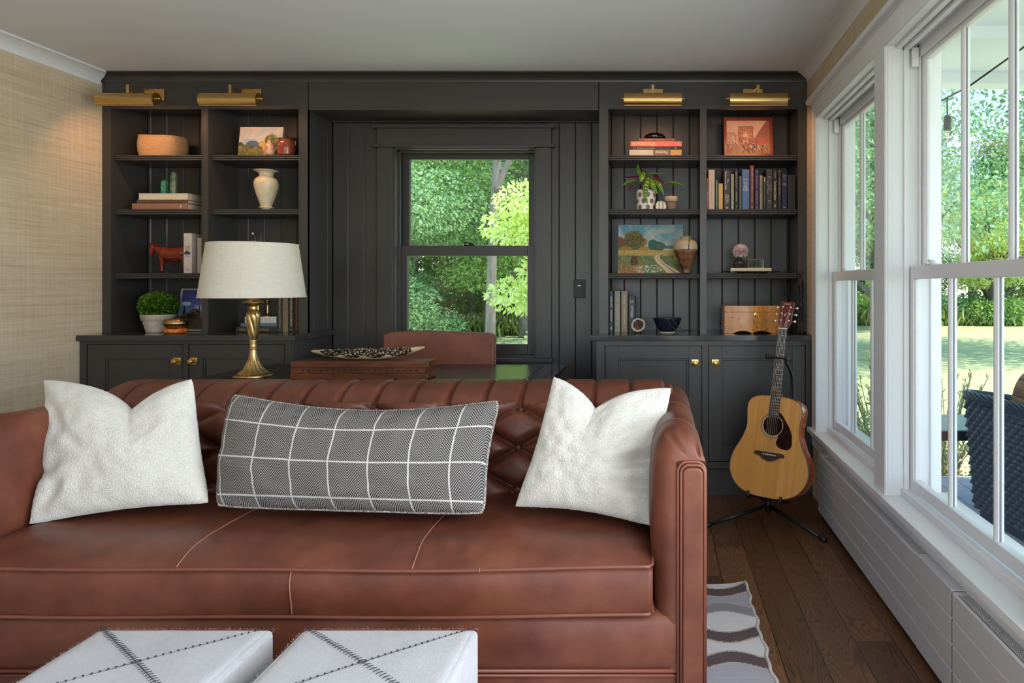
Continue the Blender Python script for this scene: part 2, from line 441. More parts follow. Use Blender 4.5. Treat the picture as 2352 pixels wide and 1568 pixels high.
def m_lawn():
    t = NT('lawn'); n = t.noise(t.coord('Object', (.25, 2.2, 1)), 1.5, 8, .7); n2 = t.noise(t.coord('Object'), 22, 6, .7)
    f = t.math('ADD', t.math('MULTIPLY', n, .6), t.math('MULTIPLY', n2, .4))
    t.base(t.ramp(f, [(.34, rgb(166, 176, 112)), (.5, rgb(192, 200, 138)), (.68, rgb(214, 218, 166))])); t.set(Roughness=.9)
    t.bump(n2, .8, .03); return t.mat
M_lawn = m_lawn()

def m_vcol(name, rough=.55, bump=.25):
    t = NT(name); a = t.new('ShaderNodeAttribute', attribute_name='paint'); t.base(a.outputs['Color']); t.set(Roughness=rough)
    t.bump(t.noise(t.coord('Object'), 260, 4), bump, .001); return t.mat
M_oil = m_vcol('oil_paint', .5, .5); M_photo = m_vcol('photo_print', .15, 0)

def m_shade():
    t = NT('ivory_linen_shade')
    w = t.noise(t.coord('Object', (300, 300, 20)), 1, 3); w2 = t.noise(t.coord('Object', (20, 20, 300)), 1, 3)
    f = t.math('MULTIPLY', t.math('ADD', w, w2), .5)
    c = t.ramp(f, [(.35, rgb(234, 226, 210)), (.65, rgb(248, 241, 228))]); t.base(c); t.set(Roughness=.9)
    tl = t.new('ShaderNodeBsdfTranslucent'); t.link(c, tl.inputs[0]); mx = t.new('ShaderNodeMixShader'); mx.inputs[0].default_value = .35
    t.link(t.b.outputs[0], mx.inputs[1]); t.link(tl.outputs[0], mx.inputs[2]); t.link(mx.outputs[0], t.out.inputs[0]); t.bump(f, .3, .001)
    return t.mat
M_shade = m_shade()
def m_emit(name, col, s):
    t = NT(name); t.set(); t.b.inputs['Emission Color'].default_value = col; t.b.inputs['Emission Strength'].default_value = s; return t.mat
# ================================================================== room shell
XL, XR, YB, YF = -3.33, .91, 4.42, -3.2
CZ = 2.485
st = lambda o: tag(o, kind='structure')
st(MB().box(XL-.2, XR+.2, YF-.2, 4.6, -.12, 0).build('floor', M_floor))
st(MB().box(XL-.2, XR+.2, YF-.2, 4.6, CZ, CZ+.12).build('ceiling', M_ceil))
st(MB().box(XL-.2, XL, YF-.2, 4.6, 0, CZ).build('wall_left', M_grass))
# unseen rear wall; its two tall openings are added for the fill lamps
rw = MB()
for a, b in ((XL, -2.0), (-.78, -.62), (.6, XR)): rw.box(a, b, YF-.2, YF, 0, CZ)
for a, b in ((-2.0, -.78), (-.62, .6)): rw.box(a, b, YF-.2, YF, 0, .4); rw.box(a, b, YF-.2, YF, 2.3, CZ)
st(rw.build('wall_rear', M_plain))
bb = MB()
bb.box(XL, XL+.016, YF, 3.94, 0, .13)
st(bb.build('baseboard_left', M_white, bevel=.004))

# back wall: board panelling round the window niche, solid wall behind
OX0, OX1, OZ0, OZ1 = -1.692, -.769, .746, 2.104
wb = MB()
G = .105; x = -2.095-G*12
def boards(mb, x0, x1, z0, z1, y0=4.405, y1=4.43, hole=None, g0=-2.095):
    k = math.floor((x0-g0)/G)
    while g0+k*G < x1-1e-6:
        a = max(x0, g0+k*G); b = min(x1, g0+(k+1)*G); k += 1
        if b-a < .004: continue
        segs = [(a, b)]
        if hole:
            hx0, hx1, hz0, hz1 = hole; cuts = sorted({a, b, min(max(hx0, a), b), min(max(hx1, a), b)})
            segs = list(zip(cuts[:-1], cuts[1:]))
        for p, q in segs:
            if q-p < .002: continue
            e = .0052
            L = a if p == a else None; R = b if q == b else None
            def bd(zz0, zz1):
                pl = p; qr = q
                pts = [(pl, y1), (pl, y0+(e if L is not None else 0))]+([(pl+e, y0)] if L is not None else [])+([(qr-e, y0)] if R is not None else [])+[(qr, y0+(e if R is not None else 0)), (qr, y1)]
                mb.prism(pts, 'z', zz0, zz1)
            if hole and p >= hole[0]-1e-6 and q <= hole[1]+1e-6:
                if hole[2] > z0: bd(z0, hole[2])
                if hole[3] < z1: bd(hole[3], z1)
            else: bd(z0, z1)
boards(wb, -2.092, -.342, 0, 2.27, 4.42, 4.45, (OX0, OX1, OZ0, OZ1))
wb.box(XL, OX0, 4.45, 4.62, 0, CZ); wb.box(OX1, XR, 4.45, 4.62, 0, CZ); wb.box(OX0, OX1, 4.45, 4.62, 0, OZ0); wb.box(OX0, OX1, 4.45, 4.62, OZ1, CZ)
st(wb.build('wall_back', M_dark))
# beam over the niche, cornice, right and left cornices
hd = MB(); YU = 4.105
hd.box(-2.088, -.344, YU, YU+.30, 2.268, CZ-.005); hd.box(-2.088, -.344, YU+.28, 4.42, 2.262, 2.30)
st(hd.build('trim_1', M_dark, bevel=.002))
def cove(mb, x0, x1, y, axis, sgn, m=0, d=.062, h=.052):
    # cross-section: out from the wall (o) and down from the ceiling (z)
    pts = [(0, CZ), (d, CZ), (d, CZ-.008)]+[(d*(1-math.sin(a))+.004, CZ-.010-(h-.012)*(1-math.cos(a))) for a in [PI/2*i/6 for i in range(7)]]+[(.004, CZ-h), (0, CZ-h)]
    if axis == 'x': mb.prism([(y+sgn*o, z) for o, z in pts], 'x', x0, x1, m)
    else: mb.prism([(y+sgn*o, z) for o, z in pts], 'y', x0, x1, m)
m_ = MB(); cove(m_, XL+.0, XR-.0, YU, 'x', -1); st(m_.build('trim_2', M_dark))
m_ = MB(); cove(m_, YF, YU-.02, XL, 'y', 1, d=.075, h=.07); st(m_.build('trim_3', M_white))
m_ = MB(); cove(m_, YF, YU-.02, XR, 'y', -1, d=.065, h=.06); st(m_.build('trim_4', M_white))

# ------------------------------------------------------------------ back window
w0 = tag(thing('window_1', (-1.23, 4.42, .74)), kind='structure')
cs = MB()
cs.box(-1.79, OX0, 4.385, 4.43, .72, 2.10); cs.box(OX1, -.672, 4.385, 4.43, .72, 2.10)
cs.box(-1.79, -.672, 4.385, 4.43, 2.118, 2.225)
cs.box(-1.815, -.65, 4.372, 4.43, 2.100, 2.119)
cs.box(-1.815, -.65, 4.362, 4.43, 2.222, 2.243)
cs.build('casing', M_dark, w0, bevel=.002)
sl = MB(); sl.box(-1.80, -.662, 4.355, 4.46, .722, .748); sl.box(-1.79, -.672, 4.39, 4.43, .64, .722); sl.build('window_sill', M_dark, w0, bevel=.003)
jb = MB()
jb.box(OX0-.001, OX0+.012, 4.40, 4.60, .746, 2.104); jb.box(OX1-.012, OX1+.001, 4.40, 4.60, .746, 2.104)
jb.box(OX0, OX1, 4.40, 4.60, 2.092, 2.105); jb.box(OX0, OX1, 4.44, 4.60, .745, .758)
for s_, x_ in ((1, OX0+.012), (-1, OX1-.012)):       # stops
    jb.box(min(x_, x_+s_*.012), max(x_, x_+s_*.012), 4.455, 4.475, .758, 2.092)
jb.box(OX0+.012, OX1-.012, 4.455, 4.475, 2.08, 2.092)
jb.build('jamb', M_dark, w0, bevel=.0015)
def sash(mb, x0, x1, z0, z1, gx0, gx1, gz0, gz1, y0, y1):
    mb.box(x0, gx0, y0, y1, z0, z1); mb.box(gx1, x1, y0, y1, z0, z1)
    mb.box(gx0, gx1, y0, y1, z0, gz0); mb.box(gx0, gx1, y0, y1, gz1, z1)
s1 = MB(); sash(s1, OX0+.013, OX1-.013, .76, 1.475, -1.630, -.842, .828, 1.407, 4.48, 4.515); lo_ = s1.build('lower_sash', M_dark, w0, bevel=.003)
s2 = MB(); sash(s2, OX0+.013, OX1-.013, 1.44, 2.09, -1.632, -.842, 1.469, 2.048, 4.525, 4.56); s2.build('upper_sash', M_dark, w0, bevel=.003)
MB().box(-1.632, -.84, 4.497, 4.499, .826, 1.409).build('glass', M_glass, w0)
MB().box(-1.634, -.84, 4.541, 4.543, 1.467, 2.05).build('glass', M_glass, w0)
lk = MB(); lk.box(-1.26, -1.19, 4.485, 4.515, 1.475, 1.481); lk.lathe([(.014, 0), (.014, .008), (.006, .012)], (-1.215, 4.50, 1.481), 16); lk.tube([(-1.215, 4.50, 1.49), (-1.24, 4.495, 1.494), (-1.262, 4.49, 1.496)], [.005, .005, .006], 8)
lk.build('sash_lock', M_black, w0, smooth=True)

# ------------------------------------------------------------------ right wall with its row of windows
XO = 1.11; WZ0, WZ1 = .385, 2.165
wins = [(2.79, 3.815), (1.64, 2.667), (.49, 1.517), (-.66, .367)]
wr = MB()
ys = sorted([YF]+[q for w in wins for q in w]+[4.62])
for a, b in zip(ys[::2], ys[1::2]): wr.box(XR, XO-.02, a, b, -.02, CZ)
for a, b in wins: wr.box(XR, XO-.02, a, b, -.02, WZ0); wr.box(XR, XO-.02, a, b, WZ1, CZ)
st(wr.build('wall_right', M_grass))
ex = MB()      # white outdoor cladding of the same wall
for a, b in zip(ys[::2], ys[1::2]): ex.box(XO-.02, XO, a, b, -.6, 2.6)
for a, b in wins: ex.box(XO-.02, XO, a, b, -.6, WZ0); ex.box(XO-.02, XO, a, b, WZ1, 2.6)
st(ex.build('trim_5', M_white))
CF = .893
tr = MB()      # continuous casing: posts between the windows, head board, cap
y_lo, y_hi = -.78, 3.91
for a, b in ((3.815, 3.91), (2.667, 2.79), (1.517, 1.64), (.367, .49), (-.78, -.66)): tr.box(CF, XR+.002, a, b, .38, 2.152)
tr.box(CF, XR+.002, y_lo, y_hi, 2.152, 2.252)
tr.box(CF-.028, XR, y_lo-.02, y_hi+.03, 2.252, 2.277); tr.box(CF-.006, XR, y_lo-.005, y_hi+.012, 2.242, 2.252)
st(tr.build('trim_6', M_white, bevel=.002))
sl = MB(); sl.box(.873, 1.0, y_lo-.04, 3.945, .373, .399); sl.box(.884, .9, y_lo-.02, 3.93, .355, .373); sl.box(.895, XR+.002, y_lo, y_hi+.01, .30, .355)
st(sl.build('trim_7', M_white, bevel=.003))
for k, (a, b) in enumerate(wins):
    wd = tag(thing('window_%d' % (k+2), (1.0, (a+b)/2, .40)), kind='structure')
    J = MB()
    for y_, s_ in ((b, -1), (a, 1)):
        def slab(x0, x1, d0, d1): J.box(x0, x1, min(y_+s_*d0, y_+s_*d1), max(y_+s_*d0, y_+s_*d1), .398, 2.16)
        slab(.895, XO+.001, -.003, .006); slab(.905, .925, .006, .0085)
        slab(.965, .985, .006, .016); slab(1.021, 1.030, .006, .022); slab(1.066, 1.078, .006, .026)
    J.box(.895, XO+.012, a, b, 2.148, 2.168); J.box(.935, .957, a, b, 2.138, 2.148); J.box(.965, .985, a, b, 2.128, 2.15); J.box(1.021, 1.030, a, b, 2.10, 2.15); J.box(1.066, 1.078, a, b, 2.11, 2.15)
    J.box(.955, .983, a, b, .399, .425); J.box(.985, XO+.03, a, b, .385, .408)
    J.build('jamb', M_white, wd, bevel=.0015)
    E = MB()    # outer casing
    E.box(XO, XO+.006, a-.058, a, .36, 2.25); E.box(XO, XO+.006, b, b+.058, .36, 2.25); E.box(XO, XO+.006, a-.058, b+.058, 2.165, 2.25)
    E.build('outer_casing', M_white, wd)
    ya, yb = a+.012, b-.012
    def sashx(x0, x1, z0, z1, zt, zb, nm):
        s_ = MB(); sw = .034
        s_.box(x0, x1, ya, ya+sw, z0, z1); s_.box(x0, x1, yb-sw, yb, z0, z1)
        s_.box(x0, x1, ya+sw, yb-sw, z0, zb); s_.box(x0, x1, ya+sw, yb-sw, zt, z1)
        for q in (ya+sw, yb-sw-.006): s_.box(x0+.006, x1-.006, q, q+.006, zb, zt)
        o = s_.build(nm, M_white, wd, bevel=.004, seg=3)
        mu = MB(); gx = (x0+x1)/2
        for f_ in (1/3, 2/3):
            yc = ya+sw+(yb-ya-2*sw)*f_
            mu.prism([(x0+.002, yc-.004), (x0+.008, yc-.011), (gx-.003, yc-.011), (gx-.003, yc+.011), (x0+.008, yc+.011), (x0+.002, yc+.004)], 'z', zb, zt)
            mu.prism([(x1-.002, yc+.004), (x1-.008, yc+.011), (gx+.003, yc+.011), (gx+.003, yc-.011), (x1-.008, yc-.011), (x1-.002, yc-.004)], 'z', zb, zt)
        mu.build('muntin', M_white, o, bevel=.0012)
        MB().box(gx-.0015, gx+.0015, ya+sw-.003, yb-sw+.003, zb-.003, zt+.003).build('glass', M_glass, o)
        return o
    lo_ = sashx(.988, 1.020, .425, 1.291, 1.241, .470, 'lower_sash')
    up_ = sashx(1.032, 1.064, 1.262, 2.135, 2.085, 1.291, 'upper_sash')
    for yc in ([b-.19, a+.19]):
        L = MB(); L.box(.988, 1.02, yc-.03, yc+.03, 1.291, 1.296); L.lathe([(.013, 0), (.013, .009), (.005, .013)], (1.006, yc, 1.296), 16); L.tube([(1.006, yc, 1.304), (1.0, yc+.024, 1.307)], .005, 8)
        L.build('sash_lock', M_white, lo_, smooth=True)
    tl = MB(); tl.box(.990, 1.016, b-.0335, b-.022, 2.06, 2.135); tl.build('tilt_latch', M_white, up_, bevel=.002)

# ------------------------------------------------------------------ low convector heaters under the windows
def heater(name, y0, y1, label, slot_y, grid=False):
    h = thing(name, (.876, (y0+y1)/2, .0), label, 'heater', 'panel heaters along the window wall')
    b = MB(); xf, xb = .857, .893; z0, z1 = .026, .332
    n = 4; hh = (z1-z0)/n
    for i in range(n):
        za = z0+i*hh; zb_ = za+hh
        b.prism([(xf, za+.004), (xf+.004, za), (xb, za), (xb, zb_-.0005), (xf+.004, zb_-.0005), (xf, zb_-.0045)], 'y', y0, y1)
    b.build('casing', M_rad, h)
    s = MB()
    sy0, sy1 = slot_y
    s.box(xf+.007, xb-.004, sy0, sy1, z1-.001, z1+.0012, 0)
    g = MB()
    if not grid:
        cv = MB(); cv.box(xf-.0012, xb, y0-.0, 2.243, z1-.003, z1+.0035)
        for i in range(n): za = z0+i*hh; cv.box(xf-.0014, xf+.003, y0, 2.243, za+.004, za+hh-.005)
        cv.build('cover_plate', M_rad, h)
    if grid:
        n_ = int((sy1-sy0)/.008)
        for i in range(n_+1): g.box(xf+.007, xb-.004, sy0+i*(sy1-sy0)/n_-.0015, sy0+i*(sy1-sy0)/n_+.0015, z1+.0005, z1+.003)
        for i in range(5): xx = xf+.008+i*.0052; g.box(xx-.001, xx+.001, sy0, sy1, z1+.0005, z1+.003)
    else:
        for i in range(6): xx = xf+.008+i*.0043; g.box(xx-.0011, xx+.0011, sy0, sy1, z1+.0005, z1+.003)
    gr = s.build('vent_slot', M_slot, h); g.build('grille', M_rad, gr)
    for q in (y0+.01, y1-.04): MB().box(xf+.012, xb, q, q+.03, 0, z0).build('foot', M_black, h)
    return h
heater('panel_heater', 1.977, 3.60, 'long white louvred panel heater beside the guitar, its grille ending in a blank cover', (2.25, 3.50))
heater('panel_heater', -.2, 1.972, 'white louvred panel heater nearest the camera, with a fine mesh grille', (-.1, 1.945), True)
# ================================================================== built-in cabinets
YL = 3.944; YU = 4.105; YBK = 4.42
def door(parent, x0, x1, z0, z1, px0, px1, pz0, pz1, knob_x, knob_z):
    d = MB(); yf = YL+.002; yb = yf+.022
    d.box(x0, px0, yf, yb, z0, z1); d.box(px1, x1, yf, yb, z0, z1); d.box(px0, px1, yf, yb, z0, pz0); d.box(px0, px1, yf, yb, pz1, z1)
    e = .010                                     # moulding round the sunk panel
    for (a0, a1, b0, b1) in ((px0, px0+e, pz0+e, pz1-e), (px1-e, px1, pz0+e, pz1-e)): d.box(a0, a1, yf+.006, yb, b0, b1)
    d.box(px0, px1, yf+.006, yb, pz0, pz0+e); d.box(px0, px1, yf+.006, yb, pz1-e, pz1)
    d.box(px0+e, px1-e, yf+.013, yb, pz0+e, pz1-e)
    o = d.build('door', M_dark, parent, bevel=.0015)
    k = MB(); k.box(knob_x-.0205, knob_x+.0205, yf-.004, yf, knob_z-.0205, knob_z+.0205)
    R = Matrix.Rotation(PI/2, 4, 'X')
    k.lathe([(.010, 0), (.008, .006), (.007, .014), (.012, .020), (.0155, .026), (.0155, .031), (.012, .035), (0, .0365)], (knob_x, yf-.003, knob_z), 24, 0, R)
    k.build('knob', M_brass, o, smooth=True, bevel=.001)
def base_cabinet(x0, x1, doors, label, side):
    t = thing('base_cabinet', ((x0+x1)/2, 4.18, 0), label, 'cabinet', 'built-in base cabinets')
    b = MB()
    zt = .895; zb = .175; dz0, dz1 = doors[0][2], doors[0][3]
    xs = [x0]+[q for d in doors for q in (d[0]-.004, d[1]+.004)]+[x1]
    for a, c in zip(xs[::2], xs[1::2]): b.box(a, c, YL, YL+.022, dz0-.004, dz1+.004)
    b.box(x0, x1, YL, YL+.022, dz1+.004, zt); b.box(x0, x1, YL, YL+.022, zb, dz0-.004)
    b_ = MB()
    for d in doors:       # fine bead round each opening
        a, c = d[0]-.004, d[1]+.004
        b_.box(a-.006, a-.001, YL-.002, YL, dz0-.008, dz1+.008); b_.box(c+.001, c+.006, YL-.002, YL, dz0-.008, dz1+.008)
        b_.box(a-.006, c+.006, YL-.002, YL, dz1+.005, dz1+.009); b_.box(a-.006, c+.006, YL-.002, YL, dz0-.009, dz0-.005)
    b.v and b.add(b_.v, b_.f)
    b.box(x0+.01, x1-.01, YL+.024, YBK, zb, zt)
    b.build('body', M_dark, t)
    p = MB()
    p.prism([(YL+.01, 0), (YL+.01, .155), (YL-.012, .155), (YL-.016, .162), (YL-.016, .168), (YL-.004, .180), (YL-.004, .192), (YL+.02, .195), (YBK, .195), (YBK, 0)], 'x', x0-.0, x1+(.006 if side else 0))
    p.build('plinth', M_dark, t)
    if side:
        s = MB(); y0, y1 = YL+.022, YBK-.004; x = x1
        s.box(x-.01, x, y0, y1, .19, zt); s.box(x, x+.008, y0-.022, y0+.075, .195, zt); s.box(x, x+.008, y1-.08, y1, .195, zt); s.box(x, x+.008, y0+.075, y1-.08, .79, zt); s.box(x, x+.008, y0+.075, y1-.08, .195, .29)
        s.build('side_panel', M_dark, t, bevel=.0015)
    for d in doors: door(t, *d)
    return t
base_cabinet(XL+.002, -2.103, [(-3.283, -2.738, .198, .8705, -3.185, -2.812, .27, .795, -2.765, .777), (-2.695, -2.148, .198, .8705, -2.62, -2.222, .27, .795, -2.672, .777)],
  'charcoal painted base cabinet with two doors against the tan wall, left of the desk', True)
base_cabinet(-.342, .897, [(-.291, .264, .198, .863, -.216, .191, .27, .79, .227, .767), (.307, .863, .198, .863, .382, .79, .27, .79, .345, .767)],
  'charcoal painted base cabinet with two doors behind the guitar', False)
def counter(x0, x1, label):
    m = MB(); m.box(x0, x1, 3.917, YBK-.002, .8955, .9275)
    tag(m.build('countertop', M_top, bevel=.003), label, 'countertop', 'cabinet tops')
counter(XL+.001, -2.072, 'glossy charcoal countertop under the left bookcase, carrying the potted boxwood')
counter(-.376, .900, 'glossy charcoal countertop under the right bookcase, carrying the burl wood box')

ZS = (2.003, 1.6755, 1.288)
def bookcase(x0, xm0, xm1, x1, f0, f1, label, side):
    """f0,f1: outer ends; x0..xm0 and xm1..x1 the two openings"""
    t = thing('bookcase', ((f0+f1)/2, 4.26, .928), label, 'bookcase', 'built-in bookcases')
    zb = .9278; zo = 2.274; zt = CZ-.054
    b = MB()
    for a, c in ((f0, x0), (xm0, xm1), (x1, f1)): b.box(a, c, YU, YU+.022, zb, zo)
    b.box(f0, f1, YU, YU+.022, zo, CZ-.005)
    q = .004
    for a, c in ((x0, xm0), (xm1, x1)):      # bead
        b.box(a-q-.003, a-.002, YU-.002, YU, zb, zo+q); b.box(c+.002, c+q+.003, YU-.002, YU, zb, zo+q); b.box(a-q, c+q, YU-.002, YU, zo+.002, zo+q+.003)
    b.build('face_frame', M_dark, t)
    s = MB()
    for a, c in ((f0, x0), (xm0, xm1), (x1, f1)): s.box(a+.001, c-.001, YU+.022, YBK-.022, zb, CZ-.01)
    s.box(x0, xm0, YU+.022, YBK-.02, zo+.03, zo+.05); s.box(xm1, x1, YU+.022, YBK-.02, zo+.03, zo+.05)
    s.build('partition', M_dark, t)
    k = MB()
    boards(k, x0-.001, x1+.001, zb, zo+.03, YBK-.022, YBK-.001, None, -2.10+.002 if side else 0.008)
    k.build('back_panel', M_dark, t)
    if side:
        e = MB(); y0, y1 = YU+.022, YBK-.003; x = f1-.008
        e.box(x, x+.006, y0-.0, y1, zb, zo)
        for ya, yb_ in ((y0-.022, y0+.05), (y1-.065, y1)): e.box(x+.004, f1, ya, yb_, zb, zo)
        e.box(x+.004, f1, y0+.05, y1-.065, zb, zb+.07); e.box(x+.004, f1, y0+.05, y1-.065, zo-.095, zo)
        e.build('side_panel', M_dark, t, bevel=.0015)
    for z in ZS:
        for a, c in ((x0, xm0), (xm1, x1)):
            h = MB(); T = .034; yf = YU+.024; r = T/6
            pts = [(YBK-.023, z-T)]
            for i in range(3):
                cz = z-T+r+2*r*i
                pts += [(yf-math.cos(u)*.005+.004, cz+math.sin(u)*r*.93) for u in [-PI/2+PI*j/6 for j in range(7)]]
            pts += [(YBK-.023, z)]
            h.prism(pts, 'x', a+.0015, c-.0015)
            h.build('shelf', M_dark, t)
    return t
bookcase(-3.274, -2.731, -2.689, -2.147, XL+.002, -2.092, 'tall charcoal painted bookcase over the left cabinet, its top shelf holding a straw basket', True)
bookcase(-.285, .267, .306, .856, -.340, .908, 'tall charcoal painted bookcase beside the windows, with a full row of upright books', False)

# ------------------------------------------------------------------ brass picture lights
def picture_light():
    t = thing('picture_light', (0, YU-.004, 2.35)); X = 0; ya = 3.892; zc = 2.270; R = .041; Lh = .1625
    p = MB(); p.box(-.059, .059, YU-.012, YU-.0025, 2.322, 2.393); p.box(-.052, .052, YU-.016, YU-.012, 2.329, 2.386)
    p.build('wall_plate', M_brass, t, bevel=.0015)
    a = MB(); a.box(-.008, .008, ya-.006, ya+.006, zc+R-.004, 2.358)
    for (y0, z0, y1, z1) in ((ya, 2.352, YU-.014, 2.378), (ya+.02, 2.318, YU-.014, 2.338)):
        a.prism([(y0, z0-.006), (y1, z1-.006), (y1, z1+.006), (y0, z0+.006)], 'x', -.006, .006)
    a.build('arm', M_brass, t, bevel=.001)
    s = MB(); n = 20; a0, a1 = math.radians(4), math.radians(236)
    ring = [(math.cos(a0+(a1-a0)*i/n), math.sin(a0+(a1-a0)*i/n)) for i in range(n+1)]
    out = [(ya+c*R, zc+q*R) for c, q in ring]; inn = [(ya+c*(R-.002), zc+q*(R-.002)) for c, q in ring[::-1]]
    s.prism(out+inn, 'x', -Lh, Lh)
    for q in (-1, 1):
        e = [(ya+c*R, zc+w*R) for c, w in ring]
        s.prism(e, 'x', min(q*(Lh-.001), q*(Lh+.0015)), max(q*(Lh-.001), q*(Lh+.0015)))
    s.box(-Lh, Lh, out[-1][0]-.003, out[-1][0]+.002, out[-1][1]-.004, out[-1][1])
    sh = s.build('lamp_shade', M_brass, t)
    for q in (-1, 1):
        f = MB(); f.lathe([(.008, 0), (.008, .004), (.004, .007), (.0075, .011), (.0085, .015), (.006, .019), (0, .021)], (q*Lh, ya, zc+.008), 16, 0, Matrix.Rotation(q*PI/2, 4, 'Y'))
        f.build('finial', M_gold, t, smooth=True)
    bl = MB(); bl.tube([(-.10, ya, zc+.006), (.10, ya, zc+.006)], .008, 10); bl.build('bulb', M_bulb, t)
    d = bpy.data.lights.new('picture_lamp', 'AREA'); o = bpy.data.objects.new('picture_lamp', d); C.objects.link(o); o.parent = t
    d.shape = 'RECTANGLE'; d.size = .24; d.size_y = .03; d.energy = PLW; d.color = (1, .52, .26)
    o.location = Vector((0, ya+.004, zc-.012))-Vector((0, YU-.004, 2.35)); o.rotation_euler = (math.radians(22), 0, 0); d.spread = math.radians(165)
    return t
M_bulb = m_emit('warm_bulb', (1, .6, .3, 1), 4)
PLW = 1.1
pl = picture_light()
for i, (x, lb) in enumerate(((-3.007, 'brass picture light nearest the tan wall, above the straw basket'), (-2.424, 'brass picture light above the small canvas and brown jar'),
                             (-.016, 'brass picture light above the books with the black stone'), (.584, 'brass picture light nearest the windows, above the framed arch painting'))):
    o = pl if i == 0 else copy_tree(pl)
    o.location.x = x; ORG[o.name] = o.location.copy(); tag(o, lb, 'picture light', 'brass picture lights')

# light switch in the niche
sw = thing('light_switch', (-.493, 4.418, 1.14), 'black light switch plate on the dark panelling right of the window', 'light switch')
m = MB(); m.box(-.531, -.455, 4.412, 4.4205, 1.132, 1.252); m.build('plate', M_blackpl, sw, bevel=.003)
m = MB(); m.box(-.510, -.476, 4.409, 4.412, 1.158, 1.226); q = m.build('rocker', M_blackpl, sw, bevel=.001)
m = MB(); m.box(-.503, -.484, 4.4082, 4.409, 1.209, 1.216); m.build('indicator', pm('white_indicator', (.8, .8, .85, 1), .4), q)
# ================================================================== tufted leather sofa
SX0, SX1 = -1.965, -.010           # seat between the arms
AX0, AX1 = -2.112, .134            # outer faces
SYF, SYR = 1.862, 2.745
sofa = thing('leather_sofa', ((AX0+AX1)/2, 2.3, 0), 'cognac leather sofa with a deep buttoned back and one long seat cushion', 'sofa')

# --- buttoned back: height field over a profile
prof = catmull([(2.745, .20), (2.748, .50), (2.745, .76), (2.725, .806), (2.68, .826), (2.61, .830), (2.54, .815), (2.49, .786), (2.455, .748), (2.435, .70), (2.425, .62), (2.42, .54), (2.42, .44), (2.42, .34)], 14)
prof = [Vector((p[0], p[1])) if len(p) == 2 else p for p in prof]
PL = [0]
for a, b in zip(prof[:-1], prof[1:]): PL.append(PL[-1]+(b-a).length)
def prof_at(s):
    s = min(max(s, 0), PL[-1]-1e-6)
    k = int(np.searchsorted(PL, s, side='right')-1); k = min(k, len(prof)-2)
    t = (s-PL[k])/(PL[k+1]-PL[k]); p = prof[k].lerp(prof[k+1], t); d = (prof[k+1]-prof[k]).normalized()
    return p, Vector((d.y, -d.x))      # outward normal (towards the seat / up)
iz = min(range(len(prof)), key=lambda i: abs(prof[i].x-2.475)+ (0 if prof[i].y > .7 else 9)); S1 = PL[iz]
icr = min(range(len(prof)), key=lambda i: abs(prof[i].x-2.70)+abs(prof[i].y-.820)); SCR = PL[icr]
BU, BV = .132, .0735               # button pitch across and down
U0 = -.491
BX0, BX1 = -2.05, .07
def tuft(x, s):
    u = (x-U0)/BU; v = (s-S1)/BV
    if v < 0:
        k = abs(math.sin(PI*u)); d = min(1, k*2.6); h = (d**.55)
        w = 1 if s > SCR-.0 else max(0, 1-(SCR-s)/.05)
        h0 = 1-(1-h)*w
        # little gathers fanning from each button
        near = math.exp(-(-v)/.55)
        g = near*.10*math.sin(2*PI*u*3+1.1)*k
        dep = .022 if s > SCR else .022
        return dep*h0+.012*g-.012*near*math.exp(-((u-round(u))**2)/.006)
    a = (u+v)/2; b = (u-v)/2
    A = abs(math.sin(PI*a)); B = abs(math.sin(PI*b))
    h = (1-(1-A)**2.4)*(1-(1-B)**2.4)
    fade = 1 if v < 5.2 else max(0, 1-(v-5.2)/1.2)
    hb = math.exp(-(((a-round(a))**2+(b-round(b))**2)/.010))
    return .047*h*fade+.03*(1-fade)*.8 - .012*hb*fade - .013
def xe(x):      # rounding at both ends
    e = min(x-BX0, BX1-x); return 0 if e > .05 else .05-math.sqrt(max(0, .05**2-(.05-e)**2))
nu, nv = 620, 230
smin = PL[min(range(len(prof)), key=lambda i: abs(prof[i].x-2.745)+abs(prof[i].y-.62))]
def bfn(i, j):
    x = BX0+(BX1-BX0)*i/(nu-1); s = smin+(PL[-1]-smin)*j/(nv-1)
    p, n = prof_at(s); h = tuft(x, s)-xe(x)
    return (x, p.x+n.x*h-.0, p.y+n.y*h)
MB().grid(lambda i, j: bfn(nu-1-i, j), nu, nv).build('backrest', M_leather, sofa, smooth=True)
bt = None
for r in range(0, 6):
    for k in range(-14, 8):
        u = k+(.5 if r % 2 else 0)*1.0
        x = U0+u*BU
        # lattice: (u+v)/2 and (u-v)/2 integers -> v=r, u = r mod 2
        x = U0+(2*k+(r % 2))*BU if r > 0 else U0+k*BU
        if x < BX0+.03 or x > BX1-.03 or (x < SX0+.0 or x > SX1): 
            if r > 0: continue
            if x < BX0+.03 or x > BX1-.05: continue
        p, n = prof_at(S1+r*BV)
        P = Vector((x, p.x-n.x*.012, p.y-n.y*.012)); N = Vector((0, n.x, n.y))
        R = N.to_track_quat('Z', 'Y').to_matrix().to_4x4()
        if bt is None:
            m = MB(); m.lathe([(.0105, -.004), (.0115, 0), (.010, .004), (.006, .0062), (0, .007)], (0, 0, 0), 14)
            bt = m.build('button', M_leather, sofa, smooth=True, local=True)
            o = bt
        else:
            o = bt.copy(); C.objects.link(o)
        o.location = P-ORG[sofa.name]; o.rotation_euler = R.to_euler()
# outer back panel
m = MB(); m.box(AX0+.03, AX1-.03, 2.60, 2.752, .10, .66); m.build('back_panel', M_leather, sofa, bevel=.012, seg=3)

